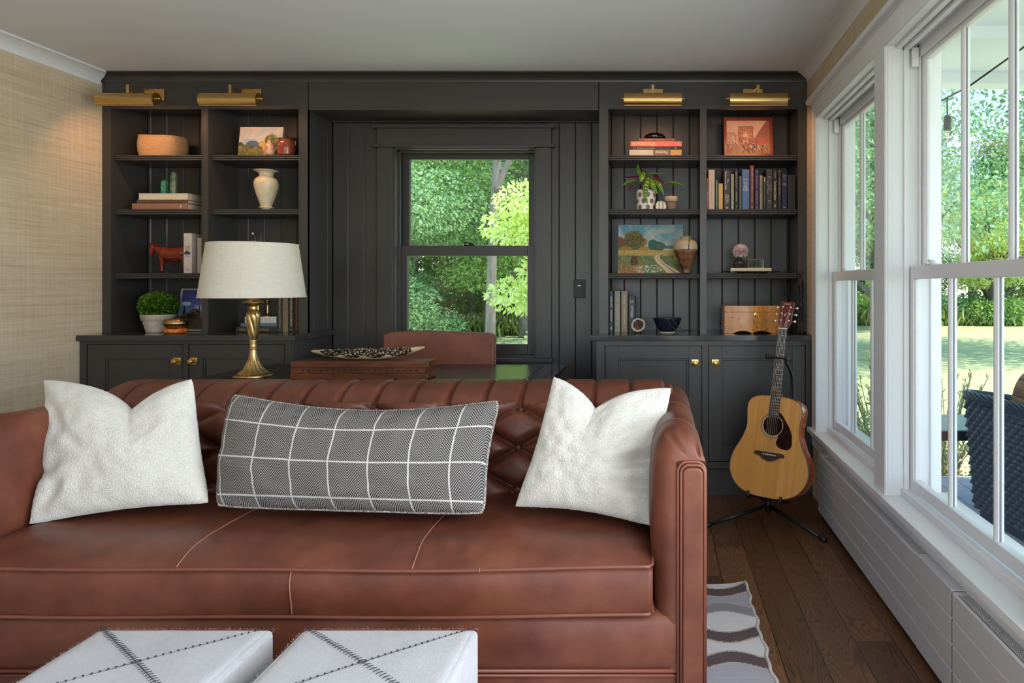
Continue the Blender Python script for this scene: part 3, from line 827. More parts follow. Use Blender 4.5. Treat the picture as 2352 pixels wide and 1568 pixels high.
# --- arms: cross-section loft along y, front end rolled in
def arm(sgn, x_in, x_out, name='armrest'):
    w = abs(x_out-x_in)
    # section from inside bottom, over the top, to outside bottom : (distance from inner face, z)
    sec = catmull([(0.004, .165), (0.0, .36), (-.006, .55), (-.004, .68), (.006, .755), (.030, .800), (.068, .818), (.105, .808), (.130, .782), (.144, .74), (.146, .66), (.146, .40), (.146, .10)], 6)
    cx, cz = .072, .60
    ysn = [1.864, 1.8643, 1.8655, 1.868, 1.872, 1.878, 1.886, 1.896, 1.908, 1.922, 1.94]+[1.94+(2.70-1.94)*i/26 for i in range(1, 27)]+[2.715, 2.728, 2.736]
    A = MB(); n = len(sec); rows = []
    for y in ysn:
        t = 0
        wf = 0
        if y < 1.945:
            q = (1.945-y)/(1.945-1.864); wf = 1-math.sqrt(max(0, 1-min(1, q)**2))
        if y > 2.736-.03:
            q = (y-(2.736-.03))/.03; t = .03*(1-math.sqrt(max(0, 1-min(1, q)**2)))
        row = []
        for k, p in enumerate(sec):
            d, z = p[0], p[1]
            # inset towards the core: inner side and top roll, outer side stays flat low down
            inner = max(0, 1-d/.07); top = max(0, min(1, (z-.66)/.10))
            dd = d+t*inner*.95-(t*.25*top if d > .09 else 0)
            zz = z-t*.95*top*(1 if d > .02 else .5)
            # front swell and pleats near the front top
            pl_ = math.exp(-((y-1.90)/.03)**2)*top
            zz -= .004*pl_*abs(math.sin(9*d/.146*PI*.5))
            zz += .0035*math.sin(7.3*y+3*d)*top + .002*math.sin(19*y)*top
            dd -= .004*math.sin(5*y+z*6)*inner
            if wf:
                dr = (.0705+.0755*min(1, max(0, d/.146))) if z > .757 else (.0705 if d < .07 else .1465); zr = min(z, .737)
                fold = .016*math.sin(PI*min(1, wf*1.2))*(math.exp(-((d-.040-.03*wf)/.0055)**2)+math.exp(-((d-.120+.0*wf)/.0055)**2))*max(0, min(1, (z-.74)/.05))
                dd = dd*(1-wf)+dr*wf; zz = zz*(1-wf)+zr*wf-fold
            row.append((x_in+sgn*dd, y, zz))
        rows.append(row)
    A.grid(lambda i, j: rows[j][i], n, len(rows))
    base = len(A.v)
    A.f.append(tuple(range(n))); A.m.append(0)
    A.f.append(tuple(range((len(rows)-1)*n, len(rows)*n))[::-1]); A.m.append(0)
    if sgn > 0: A.f = [f[::-1] for f in A.f]
    o = A.build(name, M_leather, sofa, smooth=True)
    # stitched seams over the top
    for y in (2.03, 2.36):
        j = min(range(len(ysn)), key=lambda q: abs(ysn[q]-y))
        pts = [(rows[j][k][0]-sgn*.0, rows[j][k][1]+.004*math.sin(k*.4), rows[j][k][2]) for k in range(n) if sec[k][1] > .768]
        c_ = MB(); c_.tube(pts, .0012, 6); c_.build('seam', M_welt, o, smooth=True)
    # front panel with double piping
    def outline(d0, d1, z0, z1, r=.022, k=8):
        pts = [(d0, z0)]
        pts += [(d0+r-r*math.cos(PI/2*i/k), z1-r+r*math.sin(PI/2*i/k)) for i in range(k+1)]
        pts += [(d1-r+r*math.sin(PI/2*i/k), z1-r+r*math.cos(PI/2*i/k)) for i in range(k+1)]
        pts += [(d1, z0)]; return pts
    ol = outline(.079, .143, .10, .728)
    P = MB(); P.prism([(x_in+sgn*a, b) for a, b in outline(.083, .139, .10, .722, .018)], 'y', 1.853, 1.90)
    fp = P.build('arm_front_panel', M_leather, sofa, bevel=.006, seg=3)
    for off, yy in ((0, 1.859), (.0085, 1.862)):
        q = outline(.079-off, .143+off*.3, .10, .728+off, .022+off*.6)
        t_ = MB(); t_.tube([(x_in+sgn*a, yy, b) for a, b in q], .0042, 8); t_.build('piping', M_welt, fp, smooth=True)
    return o
arm(1, SX1, AX1); arm(-1, SX0, AX0)
# vertical piping down the outer rear edge of the arms is hidden; sides
for sg, x in ((1, AX1), (-1, AX0)):
    m = MB(); m.box(min(x, x-sg*.06), max(x, x-sg*.06)+.0, 1.90, 2.72, .095, .70); m.build('side_panel', M_leather, sofa, bevel=.01, seg=3)

# --- seat cushion
def wob(x, k=1): return .0045*math.sin(2.6*x*k+.9)+.003*math.sin(6.1*x+2.0)
CY0, CY1 = 1.858, 2.44
ZT, ZB = .4475, .318
nx, ny = 150, 46
def ctop(x, y):
    u = (x-SX0)/(SX1-SX0); v = (y-CY0)/(CY1-CY0)
    ex_ = max(0, min(1, min(u, 1-u)*(SX1-SX0)/.10)); ev = min(1, v*(CY1-CY0)/.17)
    cx_ = math.sin(PI/2*ex_)**.7; cv = math.sin(PI/2*max(0, ev))**.8
    z = ZT+wob(x)+.036*cx_*cv
    for sx in (-1.307, -.664):
        z -= .0035*math.exp(-((x-seamx(sx, y))/.012)**2)*cv
    n = mnoise.noise(Vector((x*3.1, y*4, 1.7)))*.006+mnoise.noise(Vector((x*9, y*13, 4.7)))*.0022
    # pull wrinkles near the right seam front
    wr = math.exp(-((x+.60)/.16)**2)*math.exp(-((v-.12)/.16)**2)*.0028*math.sin(x*95+y*30)
    wr += math.exp(-((x+.45)/.15)**2)*math.exp(-((v-.75)/.3)**2)*.004*math.sin(x*42+y*16)
    return z+n*cx_*cv+wr*cv
def seamx(sx, y):
    v = (y-CY0)/(CY1-CY0); return sx+.020*math.sin(PI*min(1, max(0, v)))*(-1)+.0
def cfn(i, j):
    x = SX0+.004+(SX1-SX0-.008+.006)*i/(nx-1)
    if j < 9:       # boxing, bottom to top
        t = j/8; z = ZB+wob(x, .9)*.8+(ZT+wob(x)-ZB-wob(x, .9)*.8)*t
        y = CY0+.002+(-.010+.003*mnoise.noise(Vector((x*5, z*9, 0))))*math.sin(PI*t)
        return (x, y, z)
    v = (j-9)/(ny-1-9); v = v**1.25; y = CY0+(CY1-CY0)*v
    return (x, y, ctop(x, y))
c = MB(); c.grid(cfn, nx, ny)
# ends and bottom
base = 0
le = [j*nx for j in range(ny)]; ri = [j*nx+nx-1 for j in range(ny)]
c.add([(SX0+.01, CY1, ZB), (SX1-.01, CY1, ZB)], [])
c.f += [tuple(le[::-1]+[len(c.v)-2])[::-1], tuple(ri+[len(c.v)-1])[::-1], tuple([0, len(c.v)-2, len(c.v)-1, nx-1])]; c.m += [0]*3
cush = c.build('seat_cushion', M_leather, sofa, smooth=True)
xs = [SX0+.01+(SX1-SX0-.02)*i/140 for i in range(141)]
def end_turn(zf, x1=SX1+.0):
    a = [(x, CY0-.002, zf(x)) for x in xs]
    return [(SX0+.004, 2.0, zf(SX0)+.003), (SX0+.005, CY0+.03, zf(SX0))]+a+[(SX1+.0, CY0+.012, zf(SX1)), (SX1+.002, CY0+.06, zf(SX1)+.001), (SX1+.003, 2.0, zf(SX1)+.003)]
for zf in (lambda x: ZT+wob(x)-.001, lambda x: ZB+wob(x, .9)*.8):
    t_ = MB(); t_.tube(end_turn(zf), .0052, 8); t_.build('piping', M_welt, cush, smooth=True)
for sx in (-1.307, -.664):
    pts = []
    for i in range(30):
        y = CY0+.004+(CY1-CY0-.02)*(i/29); xx = seamx(sx, y); pts.append((xx, y, ctop(xx, y)+.0012))
    t_ = MB(); t_.tube(pts, .0016, 6); t_.build('seam', M_thread, cush, smooth=True)
t_ = MB(); t_.tube([(-.99+.002*math.sin(6*q/10), CY0-.0105*math.sin(PI*q/10)-.0008, ZB+.004+(ZT-ZB-.006)*q/10) for q in range(11)], .0016, 6); t_.build('seam', M_thread, cush, smooth=True)
for xx, zf in ((-.478, 0),):
    t_ = MB(); z_ = ZT+wob(xx); t_.tube([(xx+.0055*0, CY0-.003+.0056*math.cos(a), z_+.0056*math.sin(a)) for a in [2*PI*q/12 for q in range(12)]], .0011, 5, closed=True); t_.build('seam', M_thread, cush, smooth=True)

# --- rail under the cushion
def rail_z(x): return .312
r = MB()
nx2 = 60
def rf(i, j):
    x = SX0-.02+(SX1-SX0+.085)*i/(nx2-1)
    P = [(1.95, .318), (1.895, .316), (1.872, .308), (1.864, .290), (1.861, .24), (1.864, .19), (1.870, .168), (1.878, .160)][j]
    if x > SX1+.0:   # corner sweeps down under the arm roll
        pass
    return (x, P[0], P[1])
r.grid(lambda i, j: rf(nx2-1-i, j), nx2, 8)
rl = r.build('front_rail', M_leather, sofa, smooth=True)
t_ = MB(); t_.tube([(SX0-.02, 1.868, .163), (SX1+.066, 1.868, .163)], .005, 8); t_.build('piping', M_welt, rl, smooth=True)
t_ = MB(); t_.tube([(SX0-.02, 1.868, .1505), (SX1+.066, 1.868, .1505)], .004, 8); t_.build('piping', M_welt, rl, smooth=True)
m = MB(); m.box(SX0-.02, SX1+.067, 1.872, 1.90, .095, .158); m.build('skirt', M_leather, sofa, bevel=.003)
m = MB(); m.box(SX0-.1, SX1+.1, 1.90, 2.72, .10, .31); m.build('seat_base', M_leather, sofa)
for x in (AX0+.07, AX1-.07):
    for y in (1.93, 2.67):
        m = MB(); m.lathe([(.020, .0115), (.022, .016), (.034, .03), (.036, .06), (.028, .078), (.034, .098)], (x, y, 0), 20); m.build('foot', M_deskw, sofa, smooth=True)

# ================================================================== pillows
def pillow(name, corners, thick, bows, mat, label, chop=None, n=90, seed=0, lean=None, uvsize=None, piping=False, rough=.0, exps=(.5, .5), group=None, bulge=0, folds=(), cr=.026):
    """corners: TL, TR, BR, BL in world; bows: inward bow of top,right,bottom,left edges (m)"""
    TL, TR, BR, BL = [Vector(p) for p in corners]
    X = ((TR-TL)+(BR-BL)).normalized(); Zd = ((TL-BL)+(TR-BR)); Zd = (Zd-X*Zd.dot(X)).normalized(); N = X.cross(Zd).normalized()
    if N.y > 0: N = -N
    Ce = (TL+TR+BR+BL)/4
    t = thing(name, (Ce.x, Ce.y, min(BR.z, BL.z)), label, 'pillow', group)
    def plane(u, v):      # u,v in 0..1, v up
        su, sv = 2*u-1, 2*v-1; pl_ = 1-cr*(abs(su)**7)*(abs(sv)**7); u, v = .5+su*pl_/2, .5+sv*pl_/2
        P = (BL*(1-u)+BR*u)*(1-v)+(TL*(1-u)+TR*u)*v
        bt, br_, bb_, bl_ = bows; q = 4*u*(1-u); w = 4*v*(1-v)
        P = P-Zd*(bt*q*v)+Zd*(bb_*q*(1-v))-X*(br_*w*u)+X*(bl_*w*(1-u))
        if chop:
            u0, dep, wd = chop
            P = P-Zd*(dep*(math.exp(-abs(u-u0)/wd)-.0)*(v**1.6)*q**.35)
        return P
    def T(u, v):
        a = max(0, 1-(2*u-1)**2)**exps[0]; b = max(0, 1-(2*v-1)**2)**exps[1]
        th = thick*.5*a*b
        if chop:
            u0, dep, wd = chop
            th *= 1-.5*math.exp(-((u-u0)/(wd*.75))**2)*v**2.2
        for (fu, fv, ang, ln, wdt, dp) in folds:
            du, dv = u-fu, v-fv; al = du*math.cos(ang)+dv*math.sin(ang); ac = -du*math.sin(ang)+dv*math.cos(ang)
            th -= dp*math.exp(-(ac/wdt)**2)*math.exp(-(al/ln)**2)
        th += (.010*mnoise.noise(Vector((u*4+seed, v*4, seed)))+.005*mnoise.noise(Vector((u*11, v*11, seed+3))))*min(1, 3*a*b)
        return max(th, .0)
    m = MB(); V = []; uv = []
    for side in (1, -1):
        for j in range(n+1):
            for i in range(n+1):
                uu = .5-.5*math.cos(PI*i/n) if False else i/n; vv = j/n
                P = plane(uu, vv); th = T(uu, vv)
                e = min(uu, 1-uu, vv, 1-vv)
                if rough and e > 0:
                    q = .6*mnoise.noise(P*170+Vector((seed, 0, 0)))+.6*mnoise.noise(P*300); P = P+N*side*rough*q+X*rough*.5*mnoise.noise(P*120+Vector((5, 5, 5)))
                elif rough: P = P+(X+Zd)*rough*.8*mnoise.noise(P*110+Vector((seed, 7, 0)))
                V.append(P+N*side*th); uv.append((uu, vv))
    k = (n+1)**2; Fc = []
    for side, off in ((1, 0), (-1, k)):
        for j in range(n):
            for i in range(n):
                a = off+j*(n+1)+i; f = (a, a+1, a+n+2, a+n+1)
                Fc.append(f if side == 1 else f[::-1])
    o = mesh_obj('pillow_cover', V, Fc, mat, t, smooth=True)
    me = o.data
    if uvsize:
        L = me.uv_layers.new(name='UVMap'); W_, H_, ou, ov = uvsize
        arr = np.zeros(len(me.loops)*2); vi = np.zeros(len(me.loops), int); me.loops.foreach_get('vertex_index', vi)
        uvn = np.array(uv); arr[0::2] = uvn[vi, 0]*W_+ou; arr[1::2] = uvn[vi, 1]*H_+ov; L.data.foreach_set('uv', arr)
    if piping:
        pts = [plane(i/40, 0) for i in range(40)]+[plane(1, i/24) for i in range(24)]+[plane(1-i/40, 1) for i in range(40)]+[plane(0, 1-i/24) for i in range(24)]
        w = MB(); w.tube(pts, .0042, 8, closed=True); po = w.build('piping', M_pipe, t, smooth=True)
    return t
def m_pipe():
    t = NT('woven_piping'); n = t.noise(t.coord('Object'), 330, 3, .7)
    t.base(t.ramp(n, [(.42, rgb(66, 60, 58)), (.5, rgb(130, 124, 118)), (.6, rgb(206, 200, 190))])); t.set(Roughness=.9); return t.mat
M_pipe = m_pipe()
pillow('throw_pillow', (at(96, 868, 2.34), at(446, 861, 2.34), at(484, 1158, 2.16), at(60, 1209, 2.10)), .17, (.012, .012, .018, .035), M_boucle,
       'ivory boucle square pillow at the left end of the sofa', (.66, .115, .20), n=200, seed=2, rough=.0011, group='ivory boucle pillows', folds=((.06, .33, .25, .16, .05, .022), (.14, .16, .9, .12, .05, .014), (.1, .75, -1.0, .25, .05, .012)))
pillow('throw_pillow', (at(1270, 857, 2.30), at(1546, 886, 2.24), at(1498, 1212, 2.04), at(1178, 1166, 2.16)), .17, (.010, .014, .02, .018), M_boucle,
       'ivory boucle square pillow at the right end of the sofa, dented beside the armrest', (.41, .095, .22), n=200, seed=9, rough=.0011, group='ivory boucle pillows', folds=((.86, .42, .35, .20, .05, .05), (.92, .25, .2, .15, .04, .03), (.75, .6, .6, .2, .05, .015)))
pillow('lumbar_pillow', (at(532, 902, 2.30), at(1152, 917, 2.26), at(1116, 1181, 2.10), at(494, 1163, 2.14)), .18, (.050, .020, .0, -.0), M_herring,
       'long grey herringbone lumbar pillow with a white windowpane check', None, n=110, seed=5, uvsize=(.885, .385, -.026, -.036), piping=True, cr=.03, exps=(.32, .55))

# ================================================================== cowhide cube ottomans in front
def cube(x0, label, first=None):
    y1 = 1.574; y0 = y1-.31; z1 = .432; w = .405
    t = thing('cowhide_ottoman', (x0+w/2, (y0+y1)/2, 0), label, 'ottoman', 'white cowhide cube ottomans')
    r = .014
    m = MB(); n = 26
    # box with softly domed top
    m.box(x0, x0+w, y0, y1, .02, z1-.004); 
    b = m.build('cube_cover', M_hide, t, bevel=r, seg=4)
    s = MB(); n = 40
    def top(i, j):
        u, v = i/(n-1), j/(n-1); d = 16*u*(1-u)*v*(1-v); x = x0+.004+(w-.008)*u; y = y0+.004+(y1-y0-.008)*v
        e = min(u, 1-u)*w; f = min(v, 1-v)*(y1-y0); k = min(1, min(e, f)/.02)
        return (x, y, z1-.012+.012*math.sin(PI/2*k)+.003*d+.0015*mnoise.noise(Vector((x*12, y*12, 0))))
    s.grid(top, n, n); tp = s.build('top_panel', M_hide, t, smooth=True)
    # crossed whip stitches
    sm = MB(); L = math.hypot(w, y1-y0)
    st_ = MB()
    for (ax, ay, bx, by, lng) in ((x0+.006, y1-.004, x0+w-.006, y0+.004, .015), (x0+w-.006, y1-.004, x0+.006, y0+.004, .0062)):
        k = 42 if lng > .01 else 38
        d = Vector((bx-ax, by-ay, 0)).normalized(); pn = Vector((-d.y, d.x, 0))
        for q in range(k):
            f = (q+.5)/k; px, py = ax+(bx-ax)*f, ay+(by-ay)*f
            u, v = (px-x0)/w, (py-y0)/(y1-y0); zz = z1+.003*16*u*(1-u)*v*(1-v)+.0012
            c_ = Vector((px, py, zz)); off = pn*lng*.5+d*(.002 if lng < .01 else .0015)*((-1)**q*.3)
            dd = d*.0012
            st_.tube([c_-off-dd, c_+Vector((0, 0, .0012)), c_+off+dd], [.0006, .0009 if lng > .01 else .0019, .0006], 6)
        cs_ = [Vector((ax+(bx-ax)*f, ay+(by-ay)*f, z1+.003*16*f*f*(1-f)*(1-f)+.0004)) for f in [i/20 for i in range(21)]]
        st_.tube(cs_, .0006, 4)
    st_.build('whip_stitching', pm('black_cord', (.012, .012, .016, 1), .6), tp, smooth=True)
    # stray hairs along the upper edges
    rnd = random.Random(int(abs(x0)*1000)); h = MB()
    for q in range(420):
        if q < 240: p = Vector((x0+w*rnd.random(), y1-.002, z1-.006)); d = Vector((rnd.uniform(-1.6, -.2), .4, rnd.uniform(.0, .5)))
        elif q < 330: p = Vector((x0+.002, y0+(y1-y0)*rnd.random(), z1-.008)); d = Vector((-.7, rnd.uniform(-.3, .8), rnd.uniform(.1, .8)))
        else: p = Vector((x0+w-.001, y0+(y1-y0)*rnd.random(), z1-.008)); d = Vector((.5, rnd.uniform(-.3, .8), rnd.uniform(.1, .8)))
        l = rnd.uniform(.002, .006)*(2.4 if rnd.random() < .05 else 1); d.normalize(); e = p+d*l; sd = Vector((.00018, .00018, 0))
        h.add([p-sd, p+sd, e], [(0, 1, 2)])
    tag(h.build('hair_fringe', M_hide, t), kind='stuff')
    return t
cube(-1.282, 'white cowhide cube ottoman with crossed black stitching, the left of the pair in the foreground')
cube(-.812, 'white cowhide cube ottoman with crossed black stitching, the right of the pair in the foreground')

# ================================================================== rug
m = MB()
nx, ny = 130, 110; rx0, rx1, ry0, ry1 = -2.3, .364, .6, 2.765
def rg(i, j):
    x = rx0+(rx1-rx0)*i/(nx-1); y = ry0+(ry1-ry0)*j/(ny-1)
    xx = x+(.004*math.sin(y*31)+.003*math.sin(y*67) if i == nx-1 else 0)
    yy = y+(.004*math.sin(x*23) if j == ny-1 else 0)
    zz = .009+.002*mnoise.noise(Vector((x*3, y*3, 0)))+(.010*math.exp(-((x-rx1)/.035)**2-((y-ry1)/.03)**2))
    return (xx, yy, zz)
m.grid(rg, nx, ny); k = len(m.v)
edge = [i for i in range(nx)]+[j*nx+nx-1 for j in range(1, ny)]+[(ny-1)*nx+i for i in range(nx-2, -1, -1)]+[j*nx for j in range(ny-2, 0, -1)]
m.v += [(m.v[i][0], m.v[i][1], .0008) for i in edge]
for q in range(len(edge)): a, b = edge[q], edge[(q+1) % len(edge)]; m.f.append((a, k+q, k+(q+1) % len(edge), b)); m.m.append(0)
rugt = thing('area_rug', (-.95, 1.7, 0), 'flatwoven rug with cream, grey and brown lens shapes under the sofa', 'rug')
m.build('weave', M_rug, rugt)
t_ = MB(); t_.tube([(rx1+.004*math.sin(y*31)+.003*math.sin(y*67), y, .007+.010*math.exp(-((y-ry1)/.03)**2)) for y in [ry0+(ry1-ry0)*i/120 for i in range(121)]], .0065, 8)
t_.build('selvedge', pm('wool_edge', rgb(190, 184, 184), .95, var=.2, scale=120, bump=.6, bscale=200), rugt, smooth=True)
# ================================================================== lettering
TXT = {}
def lettering(txt, c, w, h, mode, mat, parent, name='lettering', flip=False, fit='both'):
    """flat raised letters centred at c; mode 'h' reads across, 'd' reads downwards; facing the room"""
    if txt not in TXT:
        cu = bpy.data.curves.new('txt', 'FONT'); cu.body = txt; cu.resolution_u = 2; cu.align_x = 'CENTER'; cu.space_line = .9
        ob = bpy.data.objects.new('txt', cu); C.objects.link(ob)
        me = bpy.data.meshes.new_from_object(ob.evaluated_get(bpy.context.evaluated_depsgraph_get()))
        V = np.zeros(len(me.vertices)*3); me.vertices.foreach_get('co', V); V = V.reshape(-1, 3)
        Fc = [tuple(p.vertices) for p in me.polygons]
        bpy.data.objects.remove(ob); bpy.data.curves.remove(cu); bpy.data.meshes.remove(me)
        TXT[txt] = (V, Fc)
    V, Fc = TXT[txt]; lo, hi = V.min(0), V.max(0); ce = (lo+hi)/2; sx = w/(hi[0]-lo[0]); sy = h/(hi[1]-lo[1])
    Q = (V-ce)*np.array([sx, sy, 1])
    if flip: Q = Q*np.array([-1, -1, 1])
    if mode == 'h': P = np.stack([Q[:, 0]+c[0], np.full(len(Q), c[1]), Q[:, 1]+c[2]], 1)
    else: P = np.stack([Q[:, 1]+c[0], np.full(len(Q), c[1]), -Q[:, 0]+c[2]], 1)
    return mesh_obj(name, P, Fc, mat, parent)
def ink(name, *c, **k): return pm('ink_'+name, rgb(*c), .5, var=.03, **k)
I_white = ink('white', 214, 210, 204); I_gold = ink('gold', 200, 168, 96); I_black = ink('black', 30, 28, 28); I_cream = ink('cream', 226, 214, 180); I_grey = ink('grey', 150, 146, 144); I_lime = ink('lime', 170, 170, 60); I_orange = ink('orange', 208, 120, 70); I_faint = ink('faint', 150, 120, 104)
def cloth(*c, r=.55): return pm('cover_%d_%d_%d' % c, rgb(*c), r, var=.08, scale=18, bump=.08, bscale=400)

# ------------------------------------------------------------------ books
def upright(x0, x1, z0, h, yf, depth, col, label, group, texts=(), r=.5, name='book'):
    t = thing(name, ((x0+x1)/2, yf+depth/2, z0), label, 'book', group)
    T = .0022; w = x1-x0; m = MB()
    rr = min(.004, w*.25)
    sp = [(x0, yf+rr), (x0+rr*.3, yf+rr*.3), (x0+rr, yf), (x1-rr, yf), (x1-rr*.3, yf+rr*.3), (x1, yf+rr), (x1, yf+depth), (x1-T, yf+depth), (x1-T, yf+T+rr*.5), (x0+T, yf+T+rr*.5), (x0+T, yf+depth), (x0, yf+depth)]
    m.prism(sp, 'z', z0, z0+h); m.build('cover', cloth(*col, r=r), t)
    p = MB(); p.box(x0+T, x1-T, yf+T+rr*.6, yf+depth-.003, z0+.001, z0+h-.004); p.build('pages', M_page, t)
    for (txt, fz, ft, fw, mode, mt) in texts:    # fraction along height of the centre, length fraction, width fraction
        if mode == 'd': lettering(txt, ((x0+x1)/2, yf-.0006, z0+h*fz), h*ft, w*fw, 'd', mt, t)
        else: lettering(txt, ((x0+x1)/2, yf-.0006, z0+h*fz), w*fw, h*ft, 'h', mt, t)
    return t
def flat_book(x0, x1, z0, z1, yf, depth, col, label, group, texts=(), spine='front', r=.5):
    """lying book; spine towards the room, or pages towards the room"""
    t = thing('book', ((x0+x1)/2, yf+depth/2, z0), label, 'book', group)
    T = min(.0028, (z1-z0)*.14); m = MB()
    rr = min(.004, (z1-z0)*.25)
    if spine == 'front':
        m.prism([(yf+rr, z0), (yf+rr*.3, z0+rr*.3), (yf, z0+rr), (yf, z1-rr), (yf+rr*.3, z1-rr*.3), (yf+rr, z1), (yf+depth, z1), (yf+depth, z1-T), (yf+T+rr*.5, z1-T), (yf+T+rr*.5, z0+T), (yf+depth, z0+T), (yf+depth, z0)], 'x', x0, x1)
        p = MB(); p.box(x0+.003, x1-.003, yf+T+rr*.6, yf+depth-.003, z0+T, z1-T)
    else:
        m.box(x0, x1, yf, yf+depth, z0, z0+T); m.box(x0, x1, yf, yf+depth, z1-T, z1); m.box(x0, x1, yf+depth-T, yf+depth, z0+T, z1-T)
        p = MB(); p.box(x0+.002, x1-.002, yf+.002, yf+depth-T, z0+T, z1-T)
    m.build('cover', cloth(*col, r=r), t); p.build('pages', M_page, t)
    w = x1-x0; h = z1-z0
    for q in texts:
        txt, fx, ft, fh, mt = q[:5]; fl = len(q) > 5
        lettering(txt, (x0+w*fx, yf-.0006, (z0+z1)/2), w*ft, h*fh, 'h', mt, t, flip=fl)
    return t
def W8(zx, d): return ((1620+zx/10.226)-VX)*d/F
D8 = 4.150; zsh = ZS[1]+.0006
def hz(zy, d=D8): return CH+(VY-(360+zy/10.226))*d/F-zsh
G1 = 'upright books on the second shelf beside the windows'
row = [
 (25, 70, 500, (150, 66, 68), 'slim dusty red book, first of the upright row, against the partition', [('- PLAY -', .4, .5, .4, 'd', I_white)]),
 (73, 224, 303, (205, 180, 160), 'tall pale peach book in the upright row', [('A Grammar of Belonging', .5, .52, .16, 'd', I_faint)]),
 (233, 306, 535, (28, 82, 78), 'small dark teal book between the peach and the gold ones', [('Commonsense Physics', .5, .84, .42, 'd', I_white)]),
 (309, 416, 625, (200, 160, 92), 'shortest book in the row, plain gold spine', [('______', .075, .004, .98, 'h', I_black)]),
 (433, 586, 310, (54, 51, 54), 'wide charcoal novel with a two line title, right of the gold book', [('The\nPoisonwood Bible', .72, .46, .62, 'd', I_white), ('Barbara\nKingsolver', .26, .24, .6, 'd', I_cream), ('@', .04, .045, .4, 'h', I_cream)]),
 (599, 677, 402, (138, 138, 144), 'light grey book with yellow lettering', [('MOUNTAINEERS', .62, .60, .5, 'd', I_lime), ('II', .18, .05, .4, 'h', I_cream), ('4', .05, .05, .4, 'h', I_cream)]),
 (688, 776, 310, (36, 35, 36), 'black novel between the light grey and the grey-green books', [('BLACK and BLUE', .75, .40, .42, 'd', I_grey), ('Anna Quindlen', .32, .26, .3, 'd', I_white), ("'", .07, .02, .2, 'h', I_white)]),
 (793, 860, 448, (84, 90, 84), 'low plain grey-green book left of the blue one', []),
 (864, 1040, 298, (74, 106, 154), 'wide sky blue book with a white stacked title', [('Pinker', .765, .028, .62, 'h', I_white), ('_________', .715, .003, .8, 'h', I_white), ('HOW\nTHE\nMIND\nWORKS', .58, .20, .8, 'h', I_white), ('_________', .47, .003, .8, 'h', I_white)]),
 (1047, 1152, 202, (98, 40, 46), 'tallest book of the row, maroon, right of the blue one', [("THE HARRY'S BAR COOKBOOK  A. Cipriani", .56, .78, .34, 'd', I_white), ('o', .07, .02, .26, 'h', I_white), ('-----', .042, .004, .6, 'h', I_white)]),
 (1162, 1266, 300, (36, 42, 82), 'navy book with orange and white lettering beside the maroon one', [('.', .945, .018, .2, 'h', I_white), ('The One That Is', .70, .30, .3, 'd', I_orange), ('Avi Newman, M.A.', .29, .32, .34, 'd', I_orange), ('x', .04, .03, .4, 'h', I_orange)]),
 (1279, 1352, 437, (148, 138, 124), 'short beige book with dark blotch on its spine', [('REMEMBERED', .7, .46, .5, 'd', I_black), ('II', .5, .06, .5, 'h', I_black), ('THE QUIET HOUR', .25, .4, .5, 'd', I_black)]),
 (1367, 1427, 462, (46, 60, 58), 'short narrow dark green book right of the beige one', [('x', .90, .13, .7, 'h', I_cream), ('NOTES FROM A WALK', .5, .6, .3, 'd', I_grey)]),
 (1431, 1586, 285, (50, 47, 48), 'wide charcoal book with a dim horizontal author line', [('ANNE\nRICE', .80, .045, .6, 'h', I_grey), ('The Tale\nof the\nBODY THIEF', .54, .32, .8, 'd', I_grey), ('---', .22, .01, .4, 'h', I_white), ('BOOK OF\nCHRONICLES', .18, .05, .5, 'h', I_grey)]),
 (1594, 1696, 298, (26, 25, 26), 'black book with bold cream title and a boxed sign at its foot', [('_', .88, .001, .1, 'h', I_cream), ('- COLLECTED -', .87, .19, .16, 'd', I_cream), ("The Innovator's Dilemma", .47, .48, .6, 'd', I_cream), ('EX', .09, .08, .5, 'h', I_cream)]),
 (1699, 1792, 298, (34, 33, 34), 'near black book with olive green title', [('----', .95, .012, .6, 'h', I_grey), ('THE NEW NEW thing', .56, .42, .42, 'd', I_lime)]),
 (1800, 1926, 395, (24, 30, 76), 'deep blue book with silver bands across the spine', [('______', .985, .006, .8, 'h', I_grey), ('=====', .93, .03, .8, 'h', I_grey), ('ATLAS\nVOL', .86, .06, .6, 'h', I_grey), ('======', .72, .04, .7, 'h', I_grey), ('______', .68, .008, .8, 'h', I_white), ('______', .52, .002, .5, 'h', I_grey), ('______', .37, .002, .5, 'h', I_grey), ('______', .22, .002, .5, 'h', I_grey), ('______', .06, .01, .6, 'h', I_white)]),
 (1934, 2128, 425, (34, 30, 30), 'very dark brown thick book at the window end of the row', [('_______', .80, .003, .8, 'h', I_black), ('ENCYCLOPEDIA', .72, .02, .7, 'h', ink('umber', 70, 60, 52)), ('_______', .64, .003, .8, 'h', I_black)]),
]
for zx0, zx1, zy, col, lb, tx in row:
    x0, x1 = W8(zx0, D8), W8(zx1, D8); x0 = max(x0, .308)
    upright(x0, x1-.0008, zsh, hz(zy), D8, .17 if zy < 420 else .14, col, lb, G1, tx)
